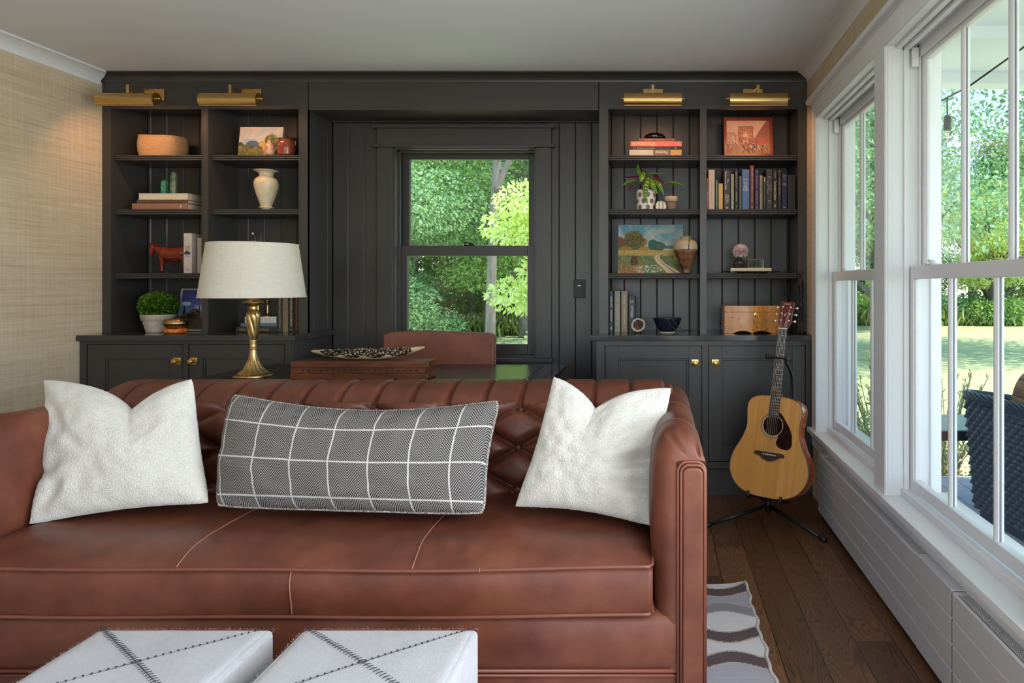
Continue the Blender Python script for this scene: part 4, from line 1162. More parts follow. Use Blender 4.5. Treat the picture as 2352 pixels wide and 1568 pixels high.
# four books at the left end of the right countertop
zc = .928; D = 4.165
G2 = 'upright books on the right countertop'
def wx(px, d): return (px-VX)*d/F
def zz(py, d): return CH+(VY-py)*d/F
for x0, x1, yt, col, lb, tx in (
    (1397.6, 1409, 668, (52, 56, 66), 'slate blue book at the left end of the four on the right counter', [('ANNE RICE', .74, .27, .36, 'd', I_cream), ('MERRICK', .40, .27, .36, 'd', I_cream), ('lf', .10, .06, .4, 'h', I_white)]),
    (1410.5, 1424.5, 668, (140, 128, 116), 'taupe book with gold lettering, second of the four on the right counter', [('II\nRICE', .80, .07, .5, 'h', I_gold), ('TALTOS', .47, .34, .3, 'd', I_gold), ('A\nK', .20, .06, .4, 'h', I_gold)]),
    (1426, 1441.5, 668, (132, 116, 98), 'brown-beige book, third of the four on the right counter', [('ANNE RICE', .80, .22, .22, 'd', I_cream), ('*', .61, .03, .2, 'h', I_cream), ('BLACKWOOD FARM', .38, .38, .22, 'd', I_cream), ('I', .12, .03, .1, 'h', I_white)]),
    (1443, 1458.5, 680, (50, 56, 58), 'shorter dark slate book behind the geode', [('ANNE\nRICE', .85, .07, .6, 'h', I_white), ('VITTORIO', .58, .34, .36, 'd', I_white)])):
    upright(max(wx(x0, D)+.001, -.284), wx(x1, D), zc, zz(yt, D)-zc, D, .16, col, lb, G2, tx)
# books behind the lamp
G3 = 'upright dark books behind the lamp'; D = 4.165
for x0, x1, col, lb, tx in (
    (636.5, 648.5, (44, 50, 46), 'dark green book, first of the four upright behind the lamp', [('The Street Lawyer | John Grisham', .52, .80, .42, 'd', I_gold), ('+', .07, .03, .4, 'h', I_gold)]),
    (648.6, 661, (126, 102, 78), 'plain tan book between dark ones behind the lamp', []),
    (661.6, 674.5, (36, 38, 38), 'black book with white lettering right of the tan one behind the lamp', [('THE TESTAMENT | JOHN GRISHAM', .55, .78, .42, 'd', I_cream), ('+', .07, .04, .4, 'h', I_gold)]),
    (675, 686.2, (52, 36, 26), 'dark brown book against the partition behind the lamp', [('Runaway Jury / John Grisham', .52, .76, .36, 'd', I_orange), ('+', .09, .03, .4, 'h', I_gold)])):
    upright(wx(x0, D)+.0005, wx(x1, D)-.0005, zc, .235, D, .16, col, lb, G3, tx)
G4 = 'stacked books behind the lamp'; D = 4.16
flat_book(wx(542, D), wx(635, D), zc, zz(750.3, D), D, .2, (50, 44, 40), 'dark brown book, bottom of the stack behind the lamp', G4, [('ORIGINS', .16, .15, .3, I_gold), ('HISTORY OF PLACES', .66, .3, .3, I_gold)])
flat_book(wx(552, D), wx(635, D), zz(750.2, D), zz(742.2, D), D+.003, .19, (88, 106, 122), 'thin blue-grey book, middle of the stack behind the lamp', G4)
flat_book(wx(560, D), wx(624, D)+.02, zz(742.1, D), zz(727.5, D), D+.012, .17, (205, 202, 198), 'thick white book under the candlesticks', G4, [('||||||||||||||||||', .6, .7, .8, I_grey)])
# stack with crystals
G5 = 'stacked books in the left bookcase'; D = 4.15; z = ZS[1]+.0004
z1 = zz(467, D); z2 = zz(458.3, D); z3 = zz(443.2, D)
flat_book(wx(303, D), wx(430, D), z, z1, D, .2, (150, 108, 84), 'tan book with a pale cross mark, bottom of the left bookcase stack', G5, [('DIRECTORY OF CELTIC NAPE VALLEY', .42, .6, .5, I_faint), ('+', .885, .04, .8, I_white)])
flat_book(wx(313, D), wx(429, D), z1+.0003, z2, D+.004, .19, (92, 66, 54), 'brown book in the middle of the left bookcase stack', G5)
flat_book(wx(316, D), wx(429.5, D), z2+.0003, z3, D+.006, .21, (190, 178, 150), 'thick cream book with its pages facing out, under the two crystals', G5, spine='pages')
# crystals
def crystal(px, pyt, w, d, mat, label, tw=0):
    zb = z3+.0006; zt = zz(pyt, d); x = wx(px, d); r = w*d/F/2*1.05
    t = MB(); h = zt-zb; n = 6; pr = []
    V = []
    for k, (q, s) in enumerate(((0, 1.0), (h*.30, .96), (h*.86 if h < .11 else h*.9, .9))):
        for i in range(n): a = 2*PI*(i+.3)/n+tw; V.append((x+math.cos(a)*r*s, d+math.sin(a)*r*s, zb+q+(.0025*math.sin(i*2.1) if k == 2 else 0)))
    V.append((x+r*.1, d, zt)); t.v = V
    for k in range(2):
        for i in range(n): j = (i+1) % n; t.f.append((k*n+i, k*n+j, (k+1)*n+j, (k+1)*n+i))
    for i in range(n): t.f.append((2*n+i, 2*n+(i+1) % n, 3*n))
    t.f.append(tuple(range(n))[::-1]); t.m = [0]*len(t.f)
    tag(t.build('crystal_point', mat, bevel=.0008), label, 'crystal', 'green crystal points on the cream book')
def m_stone(name, stops, scale=30, rough=.15, dist=1.5, st=(1, 1, 1), bump=0):
    t = NT(name); n = t.noise(t.coord('Object', st), scale, 5, .65, dist); t.base(t.ramp(n, stops)); t.set(Roughness=rough)
    if bump: t.bump(n, bump, .003)
    return t.mat
crystal(377.5, 411, 16, 4.24, m_stone('teal_fluorite', [(.3, rgb(20, 60, 66)), (.45, rgb(40, 110, 90)), (.6, rgb(90, 150, 120)), (.75, rgb(130, 140, 130))]), 'short teal green crystal point, left of the pair')
crystal(399, 392, 14.5, 4.24, m_stone('green_fluorite', [(.3, rgb(44, 82, 44)), (.5, rgb(98, 116, 84)), (.7, rgb(150, 150, 126))]), 'tall pale green crystal point, right of the pair', .3)

# motorcycles stack
G6 = 'stacked books under the black stone'; D = 4.15; z = ZS[0]+.0004
za, zb_, zc_, zd = zz(343.2, D), zz(336.8, D), zz(324, D), zz(316.2, D)
wbk = flat_book(wx(1445.5, D), wx(1565.5, D), z, za, D, .2, (196, 186, 170), 'pale cream and tan book, bottom of the stack under the black stone', G6, [('Wanderlust', .62, .24, .6, I_white, 1)])
q_ = MB(); q_.box(wx(1500, D), wx(1541, D), D-.0003, D+.0005, z+.002, za-.002); q_.build('spine_band', cloth(124, 92, 62), wbk)
q_ = MB(); q_.box(wx(1541, D), wx(1565.3, D), D-.0003, D+.0005, z+.002, za-.002); q_.build('spine_band', pm('golden_print', rgb(196, 150, 84), .5, var=.3, scale=90), wbk)
flat_book(wx(1447, D), wx(1564, D), za+.0003, zb_, D+.003, .19, (28, 25, 25), 'thin black book with small white title, below the pink one', G6, [('THE WORLD OF WATCHES', .27, .43, .38, I_white), ('ENCYCLOPAEDIA / HISTORY', .64, .26, .26, I_grey), ('o', .90, .035, .5, I_white)])
flat_book(wx(1448, D), wx(1566, D), zb_+.0003, zc_, D+.001, .2, (206, 104, 92), 'salmon pink book with cream capitals in the stack under the black stone', G6, [('MOTORCYCLES', .26, .44, .56, I_cream), ('F', .94, .02, .4, I_cream)])
flat_book(wx(1467, D), wx(1551, D), zc_+.0003, zd, D+.010, .16, (112, 60, 56), 'dusky maroon cloth book, top of the stack under the black stone', G6, [('THE ARTFUL TRAVELLER', .42, .55, .62, ink('rose', 186, 110, 100)), ('JA', .93, .06, .62, ink('rose', 186, 110, 100))])
m = MB(); cxs = wx(1504, 4.22)
m.lathe([(0.001, 0), (.052, .0), (.062, .006), (.067, .014), (.062, .026), (.048, .036), (.028, .042), (0, .044)], (cxs, 4.225, zd+.0006), 40, 0, Matrix.Diagonal((1, .75, 1)).to_4x4())
tag(m.build('polished_stone', pm('black_onyx', (.006, .006, .007, 1), .06, var=.05), smooth=True), 'glossy black domed stone on top of the stacked books', 'stone')

# white books near the red cow
D = 4.15; z = ZS[2]+.0006
b1 = upright(wx(421, D), wx(440, D), z, zz(535.5, D)-z, D, .20, (206, 194, 188), 'tall white book beside the red cow figurine', 'white books beside the cow figurine',
   [('Of Garden\nFountains\nAlmanac', .645, .1, .72, 'h', I_black), ('The Best\nof the South', .43, .055, .72, 'h', I_black), ('Gary\nWinnifred', .10, .05, .66, 'h', I_black)])
mm = MB(); xa = wx(422.5, D); w_ = wx(438, D)-xa; zq = z+(zz(535.5, D)-z)*.50
mm.prism([(xa, zq), (xa+w_*.25, zq+.012), (xa+w_*.5, zq+.018), (xa+w_*.8, zq+.006), (xa+w_, zq+.004), (xa+w_*.9, zq-.008), (xa+w_*.1, zq-.008)], 'y', D-.0008, D-.0002); mm.build('spine_picture', ink('slate', 60, 66, 70), b1)
mm = MB(); mm.box(wx(440, D)+.0, wx(440, D)+.0006, D+.05, D+.13, z+.07, z+.14); mm.build('cover_picture', ink('slate', 60, 66, 70), b1)
upright(wx(452.6, D), wx(464, D), z, zz(546, D)-z, D, .18, (164, 156, 142), 'grey-beige book half hidden by the partition, beside the white one', 'white books beside the cow figurine')

# ================================================================== paintings (flat pictures painted as colour fields)
def fbm(w, h, sx, sy, seed, oct=4):
    r = np.random.RandomState(seed); o = np.zeros((h, w)); a = 1; tot = 0
    for k in range(oct):
        gx, gy = max(2, int(sx*2**k)+1), max(2, int(sy*2**k)+1); g = r.rand(gy+1, gx+1)
        X = np.linspace(0, gx-1e-6, w); Y = np.linspace(0, gy-1e-6, h); xi = X.astype(int); yi = Y.astype(int); fx = X-xi; fy = (Y-yi)[:, None]
        fx = fx*fx*(3-2*fx); fy = fy*fy*(3-2*fy)
        A = g[yi][:, xi]; B = g[yi][:, xi+1]; Cc = g[yi+1][:, xi]; Dd = g[yi+1][:, xi+1]
        o += a*((A*(1-fx)+B*fx)*(1-fy)+(Cc*(1-fx)+Dd*fx)*fy); tot += a; a *= .55
    return o/tot
class Cv:
    def __init__(s, w, h, seed=1):
        s.w, s.h = w, h; s.a = np.zeros((h, w, 3)); s.X, s.Y = np.meshgrid(np.linspace(0, 1, w), np.linspace(0, 1, h)); s.r = np.random.RandomState(seed); s.n = fbm(w, h, 9, 7, seed+50, 4)
    def put(s, mask, col):
        m = np.clip(mask, 0, 1)[..., None]; s.a = s.a*(1-m)+np.array(col, float)[None, None, :]*m
    def blob(s, x, y, rx, ry, col, soft=8, nz=.6):
        d = ((s.X-x)/rx)**2+((s.Y-y)/ry)**2+(s.n-.5)*2*nz; s.put((1-d)*soft, col)
    def dabs(s, n, x0, x1, y0, y1, cols, size=.012, asp=.7, op=.85, el=False):
        for _ in range(n):
            x, y = s.r.uniform(x0, x1), s.r.uniform(y0, y1)
            if el and ((x-(x0+x1)/2)/(x1-x0)*2)**2+((y-(y0+y1)/2)/(y1-y0)*2)**2 > s.r.uniform(.5, 1.1): continue
            q = size*s.r.uniform(.5, 1.5); c = cols[s.r.randint(len(cols))]
            i0, i1 = int((x-q)*s.w), int((x+q)*s.w)+2; j0, j1 = int((y-q*asp*1.4)*s.h), int((y+q*asp*1.4)*s.h)+2
            i0, j0 = max(0, i0), max(0, j0); i1, j1 = min(s.w, i1), min(s.h, j1)
            if i1 <= i0 or j1 <= j0: continue
            X, Y = s.X[j0:j1, i0:i1], s.Y[j0:j1, i0:i1]; m = (np.clip((1-((X-x)/q)**2-((Y-y)/(q*asp*1.4))**2)*3, 0, 1)*op)[..., None]
            s.a[j0:j1, i0:i1] = s.a[j0:j1, i0:i1]*(1-m)+np.array(c, float)*m
    def mesh(s, name, P00, P10, P01, mat, parent):
        """P00 bottom left, P10 bottom right, P01 top left"""
        w, h = s.w, s.h; U = s.X[..., None]; Vv = s.Y[..., None]; P = np.array(P00)[None, None]+U*(np.array(P10)-np.array(P00))+Vv*(np.array(P01)-np.array(P00))
        Fc = [(j*w+i, j*w+i+1, (j+1)*w+i+1, (j+1)*w+i) for j in range(h-1) for i in range(w-1)]
        o = mesh_obj(name, P.reshape(-1, 3), Fc, mat, parent)
        at_ = o.data.color_attributes.new('paint', 'FLOAT_COLOR', 'POINT')
        c = np.clip(s.a, 0, 255)/255; c = np.where(c <= .04045, c/12.92, ((c+.055)/1.055)**2.4); col = np.ones((w*h, 4)); col[:, :3] = c.reshape(-1, 3)
        at_.data.foreach_set('color', col.ravel()); return o
def canvas(px0, px1, py0, py1, D, lean, cv, name, label, cat, thick=.018, mat=None, frame=None, zb=None, yaw=0):
    """a canvas standing on its shelf, leaning back by lean metres"""
    mat = mat or M_oil
    x0, x1 = wx(px0, D), wx(px1, D); zt = zz(py0, D+lean); zb = zb if zb is not None else zz(py1, D)
    t = thing(name, ((x0+x1)/2, D, zb), label, cat)
    H = zt-zb; hy = lean; n = Vector((0, -H, hy)).normalized(); fw = frame[0] if frame else 0
    A = Vector((x0, D, zb)); B = Vector((x1, D, zb)); Cc = Vector((x0, D+lean, zt)); Dd = Vector((x1, D+lean, zt)); bk = -n*thick
    m = MB(); m.add([A, B, Dd, Cc, A+bk, B+bk, Dd+bk, Cc+bk], [(4, 7, 6, 5), (0, 4, 5, 1), (3, 2, 6, 7), (0, 3, 7, 4), (1, 5, 6, 2), (0, 1, 2, 3)])
    if frame:
        u = (B-A).normalized(); v = (Cc-A).normalized(); f = MB()
        def bar(p, q, r, s_, hgt): f.add([p, q, r, s_, p+n*hgt, q+n*hgt, r+n*hgt, s_+n*hgt], [(0, 1, 2, 3), (7, 6, 5, 4), (0, 4, 5, 1), (1, 5, 6, 2), (2, 6, 7, 3), (3, 7, 4, 0)])
        L = Cc-A; h_ = frame[2]
        bar(A, A+u*fw, Cc+u*fw, Cc, h_); bar(B-u*fw, B, Dd, Dd-u*fw, h_); bar(A+u*fw, B-u*fw, B-u*fw+v*fw, A+u*fw+v*fw, h_); bar(Cc+u*fw-v*fw, Dd-u*fw-v*fw, Dd-u*fw, Cc+u*fw, h_)
        m.build('backing', pm('canvas_edge', rgb(120, 108, 90), .8), t); f.build('frame', frame[1], t, bevel=.0015)
        cv.mesh('picture', A+u*fw+v*fw+n*.001, B-u*fw+v*fw+n*.001, Cc+u*fw-v*fw+n*.001, mat, t)
    else:
        m.build('stretcher', pm('canvas_side', rgb(150, 140, 116), .8), t)
        cv.mesh('picture', A+n*.0008, B+n*.0008, Cc+n*.0008, mat, t)
    return t
# big landscape
c = Cv(190, 140, 3); Y = c.Y; X = c.X
c.a[:] = (108, 152, 166); c.put(fbm(190, 140, 5, 3, 7)*3-1.25+(Y-.7)*-.6, (206, 200, 182)); c.put((fbm(190, 140, 4, 7, 8)-.55)*6*(Y > .5), (170, 172, 160)); c.put(((.66-Y)*8)*(X > .5), (196, 190, 168))
c.blob(.78, .53, .2, .035, (92, 118, 122)); c.blob(.6, .55, .14, .10, (66, 92, 60)); c.blob(.53, .60, .07, .10, (58, 100, 84)); c.blob(.66, .55, .08, .06, (80, 106, 80))
c.blob(.25, .66, .17, .19, (92, 92, 44)); c.blob(.22, .76, .12, .10, (168, 92, 50)); c.blob(.36, .66, .09, .09, (150, 104, 56)); c.blob(.03, .66, .07, .10, (140, 70, 48)); c.blob(.08, .53, .11, .06, (70, 96, 44)); c.blob(.12, .50, .10, .05, (168, 112, 48)); c.blob(.40, .50, .08, .05, (176, 124, 44))
c.dabs(1100, .10, .40, .50, .88, [(60, 72, 34), (110, 116, 50), (150, 92, 54), (90, 110, 50), (50, 58, 32)], .009, el=True)
c.put(np.clip((.475-Y)*40, 0, 1), (190, 158, 84)); c.put(np.clip((.40-Y+.02*np.sin(X*9))*30, 0, 1)*(fbm(190, 140, 10, 8, 12)*1.6-.2), (120, 120, 58)); c.put(np.clip((.30-Y)*8, 0, 1), (84, 96, 52))
c.dabs(2600, 0, .85, 0, .36, [(60, 96, 60), (100, 120, 50), (58, 118, 98), (96, 112, 52), (76, 104, 58), (150, 130, 60), (70, 80, 44), (92, 104, 110)], .011)
c.dabs(420, 0, .38, 0, .20, [(170, 84, 44), (186, 120, 50), (96, 100, 46)], .010)
c.dabs(350, 0, 1, .36, .47, [(206, 170, 92), (178, 140, 66), (150, 130, 70)], .014, .3)
c.dabs(250, .25, .7, .02, .16, [(120, 176, 160), (210, 220, 190), (60, 120, 80), (180, 110, 60)], .009)
pth = np.interp(Y, [0, .1, .2, .3, .36, .41, .43], [.86, .77, .66, .60, .60, .68, .80]); wd = np.interp(Y, [0, .15, .3, .43], [.13, .075, .045, .03])
c.put((1-np.abs(X-pth)/wd)*5*(Y < .43), (196, 178, 138)); c.put((1-np.abs(X-pth-wd*.15)/(wd*.22))*3*(Y < .4), (146, 128, 92)); c.blob(.25, .26, .05, .10, (70, 52, 32), nz=.3); c.dabs(90, .2, .31, .18, .36, [(84, 56, 30), (120, 80, 40), (40, 36, 22)], .012)
c.put(np.clip((Y-.47)*60, 0, 1)*np.clip(1-np.abs(X-.245-.03*np.sin(Y*30))/.008, 0, 1)*(Y < .68), (60, 44, 30))
canvas(1418.6, 1570, 516, 627.3, 4.19, .085, c, 'landscape_painting', 'large unframed landscape canvas of autumn trees and a winding path', 'painting', zb=ZS[2]+.0006)
# small canvas
c = Cv(130, 84, 5); Y = c.Y; X = c.X
c.a[:] = (156, 172, 186); c.put(fbm(130, 84, 4, 3, 9)*3-1.0, (206, 184, 164)); c.put((fbm(130, 84, 5, 4, 19)-.5)*5*(Y > .6), (196, 186, 180)); c.blob(.32, .42, .16, .13, (70, 96, 128), nz=.2); c.put(np.clip((.34-Y)*30, 0, 1), (120, 110, 60))
for x_, y_, r_, cc in ((.04, .42, .06, (60, 78, 36)), (.12, .36, .05, (90, 84, 40)), (.20, .32, .05, (110, 76, 44)), (.30, .33, .06, (84, 70, 36)), (.5, .34, .06, (96, 66, 40)), (.55, .44, .09, (190, 160, 88)), (.74, .56, .15, (70, 90, 44)), (.82, .42, .1, (60, 80, 40)), (.95, .4, .07, (80, 92, 46))): c.blob(x_, y_, r_, r_*1.2, cc)
c.dabs(500, .6, .9, .4, .78, [(50, 76, 32), (120, 130, 60), (80, 60, 34), (150, 140, 80)], .014, el=True); c.put(np.clip((.2-Y)*12, 0, 1)*(X < .55), (92, 100, 40)); c.dabs(700, 0, .6, 0, .26, [(110, 116, 40), (70, 80, 34), (150, 130, 60), (60, 56, 30)], .014, .4); c.put((1-np.abs(X-.62-.25*(.3-Y))/.06)*4*(Y < .32), (206, 176, 140))
canvas(545.5, 645, 291.5, 351.5, 4.20, .03, c, 'small_canvas', 'small unframed landscape canvas with a blue hill, behind the jars', 'painting', zb=ZS[0]+.0006)
# arch street scene in red frame
c = Cv(150, 120, 8); Y = c.Y; X = c.X
c.a[:] = (200, 156, 140); c.put(fbm(150, 120, 4, 4, 22)*2-.7, (214, 172, 150)); c.put(np.clip((.32-Y)*20, 0, 1), (150, 106, 84))
ar = (X > .27)*(X < .62)*(Y > .32)*(Y < .84); ho = ((X-.445)**2/(.06**2)+(np.maximum(0, Y-.56)/.09)**2 < 1)*(Y < .66)
c.put(ar*1.0, (170, 110, 80)); c.put(ar*ho*1.0, (206, 160, 146))
for yy in (.83, .78, .70, .64): c.put(ar*np.clip(1-np.abs(Y-yy)/.012, 0, 1)*(1-ho), (110, 60, 44))
for xx in (.275, .345, .54, .61): c.put(ar*np.clip(1-np.abs(X-xx)/.01, 0, 1), (116, 66, 50))
c.dabs(260, .28, .61, .4, .82, [(190, 134, 96), (140, 84, 60), (200, 150, 116)], .010)
c.put(np.clip((X-.62-(.95-Y)*.28*0-np.maximum(0, .98-Y-.0)*-.0)*20, 0, 1)*((Y-.30) > (.0))*((X-.60) > (.93-Y)*-.0)*(Y < .45+(X-.62)*1.75), (150, 92, 78)); 
for k in range(9): c.put((np.abs(Y-(.42+.06*k+(X-.62)*.45)) < .008)*(X > .68)*(Y < .45+(X-.62)*1.75)*.7, (100, 56, 50))
c.dabs(420, 0, .32, .26, .66, [(96, 56, 44), (130, 84, 66), (70, 40, 34)], .007); c.dabs(250, .3, .7, .26, .5, [(120, 64, 50), (84, 44, 36), (160, 90, 70)], .012)
for xx in (.05, .12, .2): c.put(np.clip(1-np.abs(X-xx-.02*np.sin(Y*20))/.006, 0, 1)*(Y > .12)*(Y < .6), (80, 44, 36))
c.dabs(260, 0, 1, 0, .28, [(190, 150, 120), (120, 80, 66), (90, 56, 48)], .02, .25); c.blob(.86, .40, .09, .05, (196, 60, 60), nz=.3); c.blob(.68, .35, .08, .03, (150, 60, 50), nz=.3)
for k in range(26):
    x_ = c.r.uniform(.32, .84); y_ = c.r.uniform(.12, .26); cc = [(190, 60, 44), (40, 40, 60), (210, 170, 120), (90, 110, 140), (60, 30, 30), (220, 130, 90)][c.r.randint(6)]; c.blob(x_, y_, .012, .045, cc, nz=.15); c.blob(x_, y_-.07, .008, .04, (50, 30, 30), nz=.1); c.blob(x_, y_+.05, .008, .012, (80, 40, 30), nz=.1)
MF = m_wood('orange_red_frame', rgb(104, 44, 26), rgb(126, 56, 34), rgb(146, 72, 46), 1, .3, (1, 1, 1))
canvas(1663.2, 1776, 271.5, 353.6, 4.20, .05, c, 'framed_painting', 'framed painting of a stone arch over a busy street, in a red-brown frame', 'painting', frame=(.0175, MF, .014), zb=ZS[0]+.0006)
# photo behind the boxwood
c = Cv(110, 160, 11); Y = c.Y; X = c.X
for k in range(3): c.a[..., k] = np.interp(Y, [0, .5, 1], [(150, 40, 22)[k]*1.0, (96, 120, 170)[k], (26, 30, 110)[k]])
c.put((fbm(110, 160, 3, 3, 31)-.5)*6*(Y > .35)*(Y < .75), (190, 190, 190)); c.blob(.9, .80, .25, .05, (180, 180, 176)); c.blob(.9, .58, .25, .12, (170, 168, 160)); c.blob(.15, .66, .2, .05, (170, 180, 190)); c.put(np.clip((.33-Y)*30, 0, 1), (70, 44, 20)); c.put(np.clip((.16-Y)*10, 0, 1), (50, 48, 22))
for x_, h_ in ((.13, .6), (.42, .52), (.68, .60), (.92, .45), (.55, .4), (.3, .4)): c.put(np.clip((.09-(Y-.32)*.25*(.6/h_)-np.abs(X-x_))*40, 0, 1)*(Y > .30)*(Y < h_), (34, 40, 30))
canvas(404.5, 476, 662.5, 755, 4.25, .05, c, 'framed_photo', 'silver framed photo of pines under a deep blue sky, behind the brass bowl', 'picture frame', mat=M_photo, frame=(.0125, pm('silver_frame', rgb(170, 170, 172), .3, .6), .006), zb=.9285, thick=.008)
# ================================================================== leaves helper
def leaf_cloud(n, sampler, size, seed, fold=.25, asp=.55, droop=.3, name='foliage'):
    """n folded leaves; sampler(r, n) -> centres, outward directions (numpy)"""
    r = np.random.RandomState(seed); Cn, O = sampler(r, n); n = len(Cn)
    d = O+r.normal(0, .6, (n, 3)); d[:, 2] -= droop; d /= np.linalg.norm(d, axis=1)[:, None]+1e-9
    s = r.normal(0, 1, (n, 3)); s -= d*(s*d).sum(1)[:, None]; s /= np.linalg.norm(s, axis=1)[:, None]+1e-9
    nn = np.cross(d, s); L = (size*r.uniform(.6, 1.3, n))[:, None]
    a = Cn-d*L*.5; b = Cn+d*L*.5-nn*L*.10; w1, w2 = asp*.46, asp*.40; f1 = nn*L*fold*.3
    V = np.empty((n*6, 3)); V[0::6] = a; V[1::6] = Cn-d*L*.22+s*L*w1+f1; V[2::6] = Cn+d*L*.16+s*L*w2+f1*.6; V[3::6] = b; V[4::6] = Cn+d*L*.16-s*L*w2+f1*.6; V[5::6] = Cn-d*L*.22-s*L*w1+f1
    return V
def leaf_mesh(name, V, mat, parent=None, org=None):
    n = len(V)//6; me = bpy.data.meshes.new(name); me.vertices.add(n*6)
    if org is not None: V = V-np.array(org)
    me.vertices.foreach_set('co', V.astype(np.float32).ravel())
    me.loops.add(n*8); me.polygons.add(n*2)
    b = (np.arange(n)*6)[:, None]; idx = np.concatenate([b+0, b+1, b+2, b+3, b+0, b+3, b+4, b+5], 1).ravel()
    me.loops.foreach_set('vertex_index', idx.astype(np.int32)); me.polygons.foreach_set('loop_start', (np.arange(n*2)*4).astype(np.int32)); me.polygons.foreach_set('loop_total', np.full(n*2, 4, np.int32))
    me.update(calc_edges=True); me.materials.append(mat); o = bpy.data.objects.new(name, me); C.objects.link(o)
    if parent is not None: o.parent = parent
    return o
def ell(cx, cy, cz, rx, ry, rz, shell=.35):
    def f(r, n):
        d = r.normal(0, 1, (n, 3)); d /= np.linalg.norm(d, axis=1)[:, None]; q = 1-shell*r.rand(n)**1.5
        return np.array([cx, cy, cz])+d*np.array([rx, ry, rz])*q[:, None], d
    return f

# ================================================================== small things on the shelves
# straw basket
zb = ZS[0]+.0006; D = 4.145
x0, x1 = wx(326, D), wx(408, D)
t = thing('straw_basket', (-3.0, 4.24, zb), 'oval straw basket glowing under the picture light on the top shelf', 'basket')
def supr(a, rx, ry, p=3.2): c_, s_ = math.cos(a), math.sin(a); q = (abs(c_)**p+abs(s_)**p)**(-1/p); return rx*q*c_, ry*q*s_
m = MB(); cxb, cyb = wx(374, 4.24), 4.245; rx, ry = .118, .098; Hh = .124; NN = 96; rows = 66
def bsk(i, j):
    a = 2*PI*i/NN; k = j/(rows-1); z = Hh*k; bul = 1+.05*math.sin(PI*k)-.04*(1-k)**3
    rr = .0016*abs(math.sin(PI*k*22))+.0012*mnoise.noise(Vector((a*14, k*60, 2)))
    X_, Y_ = supr(a, rx*bul+rr, ry*bul+rr); z += .004*math.sin(2*a+1)*k
    return (cxb+X_, cyb+Y_, zb+z)
m.grid(bsk, NN, rows, cu=True)
def bski(i, j):
    a = 2*PI*i/NN; k = 1-j/9*.97; X_, Y_ = supr(a, rx*.93, ry*.93); return (cxb+X_, cyb+Y_, zb+Hh*k+.004*math.sin(2*a+1)*k)
m.grid(bski, NN, 10, cu=True); m.f.append(tuple(range(rows*NN+9*NN, rows*NN+10*NN))); m.m.append(0)
def m_straw():
    t = NT('twisted_straw'); n = t.noise(t.coord('Object', (6, 6, 60)), 9, 5, .75, .5); t.base(t.ramp(n, [(.3, rgb(150, 108, 70)), (.5, rgb(196, 152, 106)), (.7, rgb(222, 186, 142))])); t.set(Roughness=.75); t.bump(n, .9, .004); return t.mat
M_straw = m_straw()
m.build('basket_body', M_straw, t, smooth=True)
q_ = MB(); q_.tube([(cxb+supr(2*PI*i/64, rx*.985, ry*.985)[0], cyb+supr(2*PI*i/64, rx*.985, ry*.985)[1], zb+Hh+.004*math.sin(4*PI*i/64+1)) for i in range(64)], .0052, 8, closed=True); q_.build('rim', M_straw, t, smooth=True)

def lathe_thing(name, prof, px, D, zb, mat, label, cat, n=40, group=None, scale=1):
    m = MB(); m.lathe([(r*scale, z*scale) for r, z in prof], (wx(px, D), D, zb), n); o = m.build(name, mat, smooth=True); return tag(o, label, cat, group)
def lsm(pts, n=6):     # smooth profile
    return [(max(0, p[0]), p[1]) for p in catmull([(a, b, 0) for a, b in pts], n)]
# bottle vase and lidded jar beside the small canvas
zb = ZS[0]+.0006
lathe_thing('bottle_vase', lsm([(.001, 0), (.021, .001), (.026, .012), (.0295, .035), (.026, .060), (.014, .078), (.007, .088), (.006, .097), (.011, .101), (.008, .098), (.004, .09)]), 619, 4.15, zb, m_stone('raku_glaze', [(.3, rgb(120, 56, 40)), (.45, rgb(190, 140, 110)), (.6, rgb(214, 180, 150)), (.75, rgb(110, 50, 34))], 12, .25), 'small bottle shaped vase in mottled pink-brown glaze', 'vase')
j = thing('lidded_jar', (wx(657.5, 4.17), 4.17, zb), 'squat brown glazed jar with a knobbed lid, beside the small canvas', 'jar')
mj = m_stone('brown_jar_glaze', [(.35, rgb(110, 50, 30)), (.5, rgb(140, 70, 44)), (.7, rgb(86, 52, 38))], 10, .18, .8)
xc = wx(657.5, 4.17)
MB().lathe(lsm([(.001, 0), (.040, .001), (.047, .02), (.051, .05), (.049, .078), (.042, .094), (.041, .099), (.046, .101)]), (xc, 4.17, zb), 40).build('body', mj, j, smooth=True)
MB().lathe(lsm([(.047, .100), (.044, .105), (.024, .110), (.009, .112), (.008, .118), (.0105, .122), (.006, .126), (0, .1265)]), (xc, 4.17, zb), 40).build('lid', m_stone('dark_lid_glaze', [(.4, rgb(60, 34, 24)), (.6, rgb(92, 54, 36))], 12, .2), j, smooth=True)
m = MB(); m.tube([(xc+.046, 4.17, zb+.09), (xc+.060, 4.165, zb+.085), (xc+.062, 4.165, zb+.07), (xc+.05, 4.17, zb+.062)], .005, 8); m.build('handle', mj, j, smooth=True)
# cream vase
zb = ZS[1]+.0006
lathe_thing('alabaster_vase', [(.001, 0), (.024, 0), (.024, .008), (.026, .012), (.042, .013), (.043, .017), (.032, .020)]+lsm([(.030, .021), (.038, .045), (.055, .095), (.066, .140), (.068, .165), (.060, .190), (.045, .202), (.040, .208), (.041, .226), (.055, .236), (.067, .241), (.069, .244), (.060, .245), (.040, .236), (.034, .22)]), 611.5, 4.20, zb,
    m_stone('alabaster', [(.35, rgb(196, 176, 140)), (.5, rgb(216, 200, 168)), (.65, rgb(206, 190, 158))], 14, .35), 'cream alabaster urn vase with a flared rim', 'vase', 48)
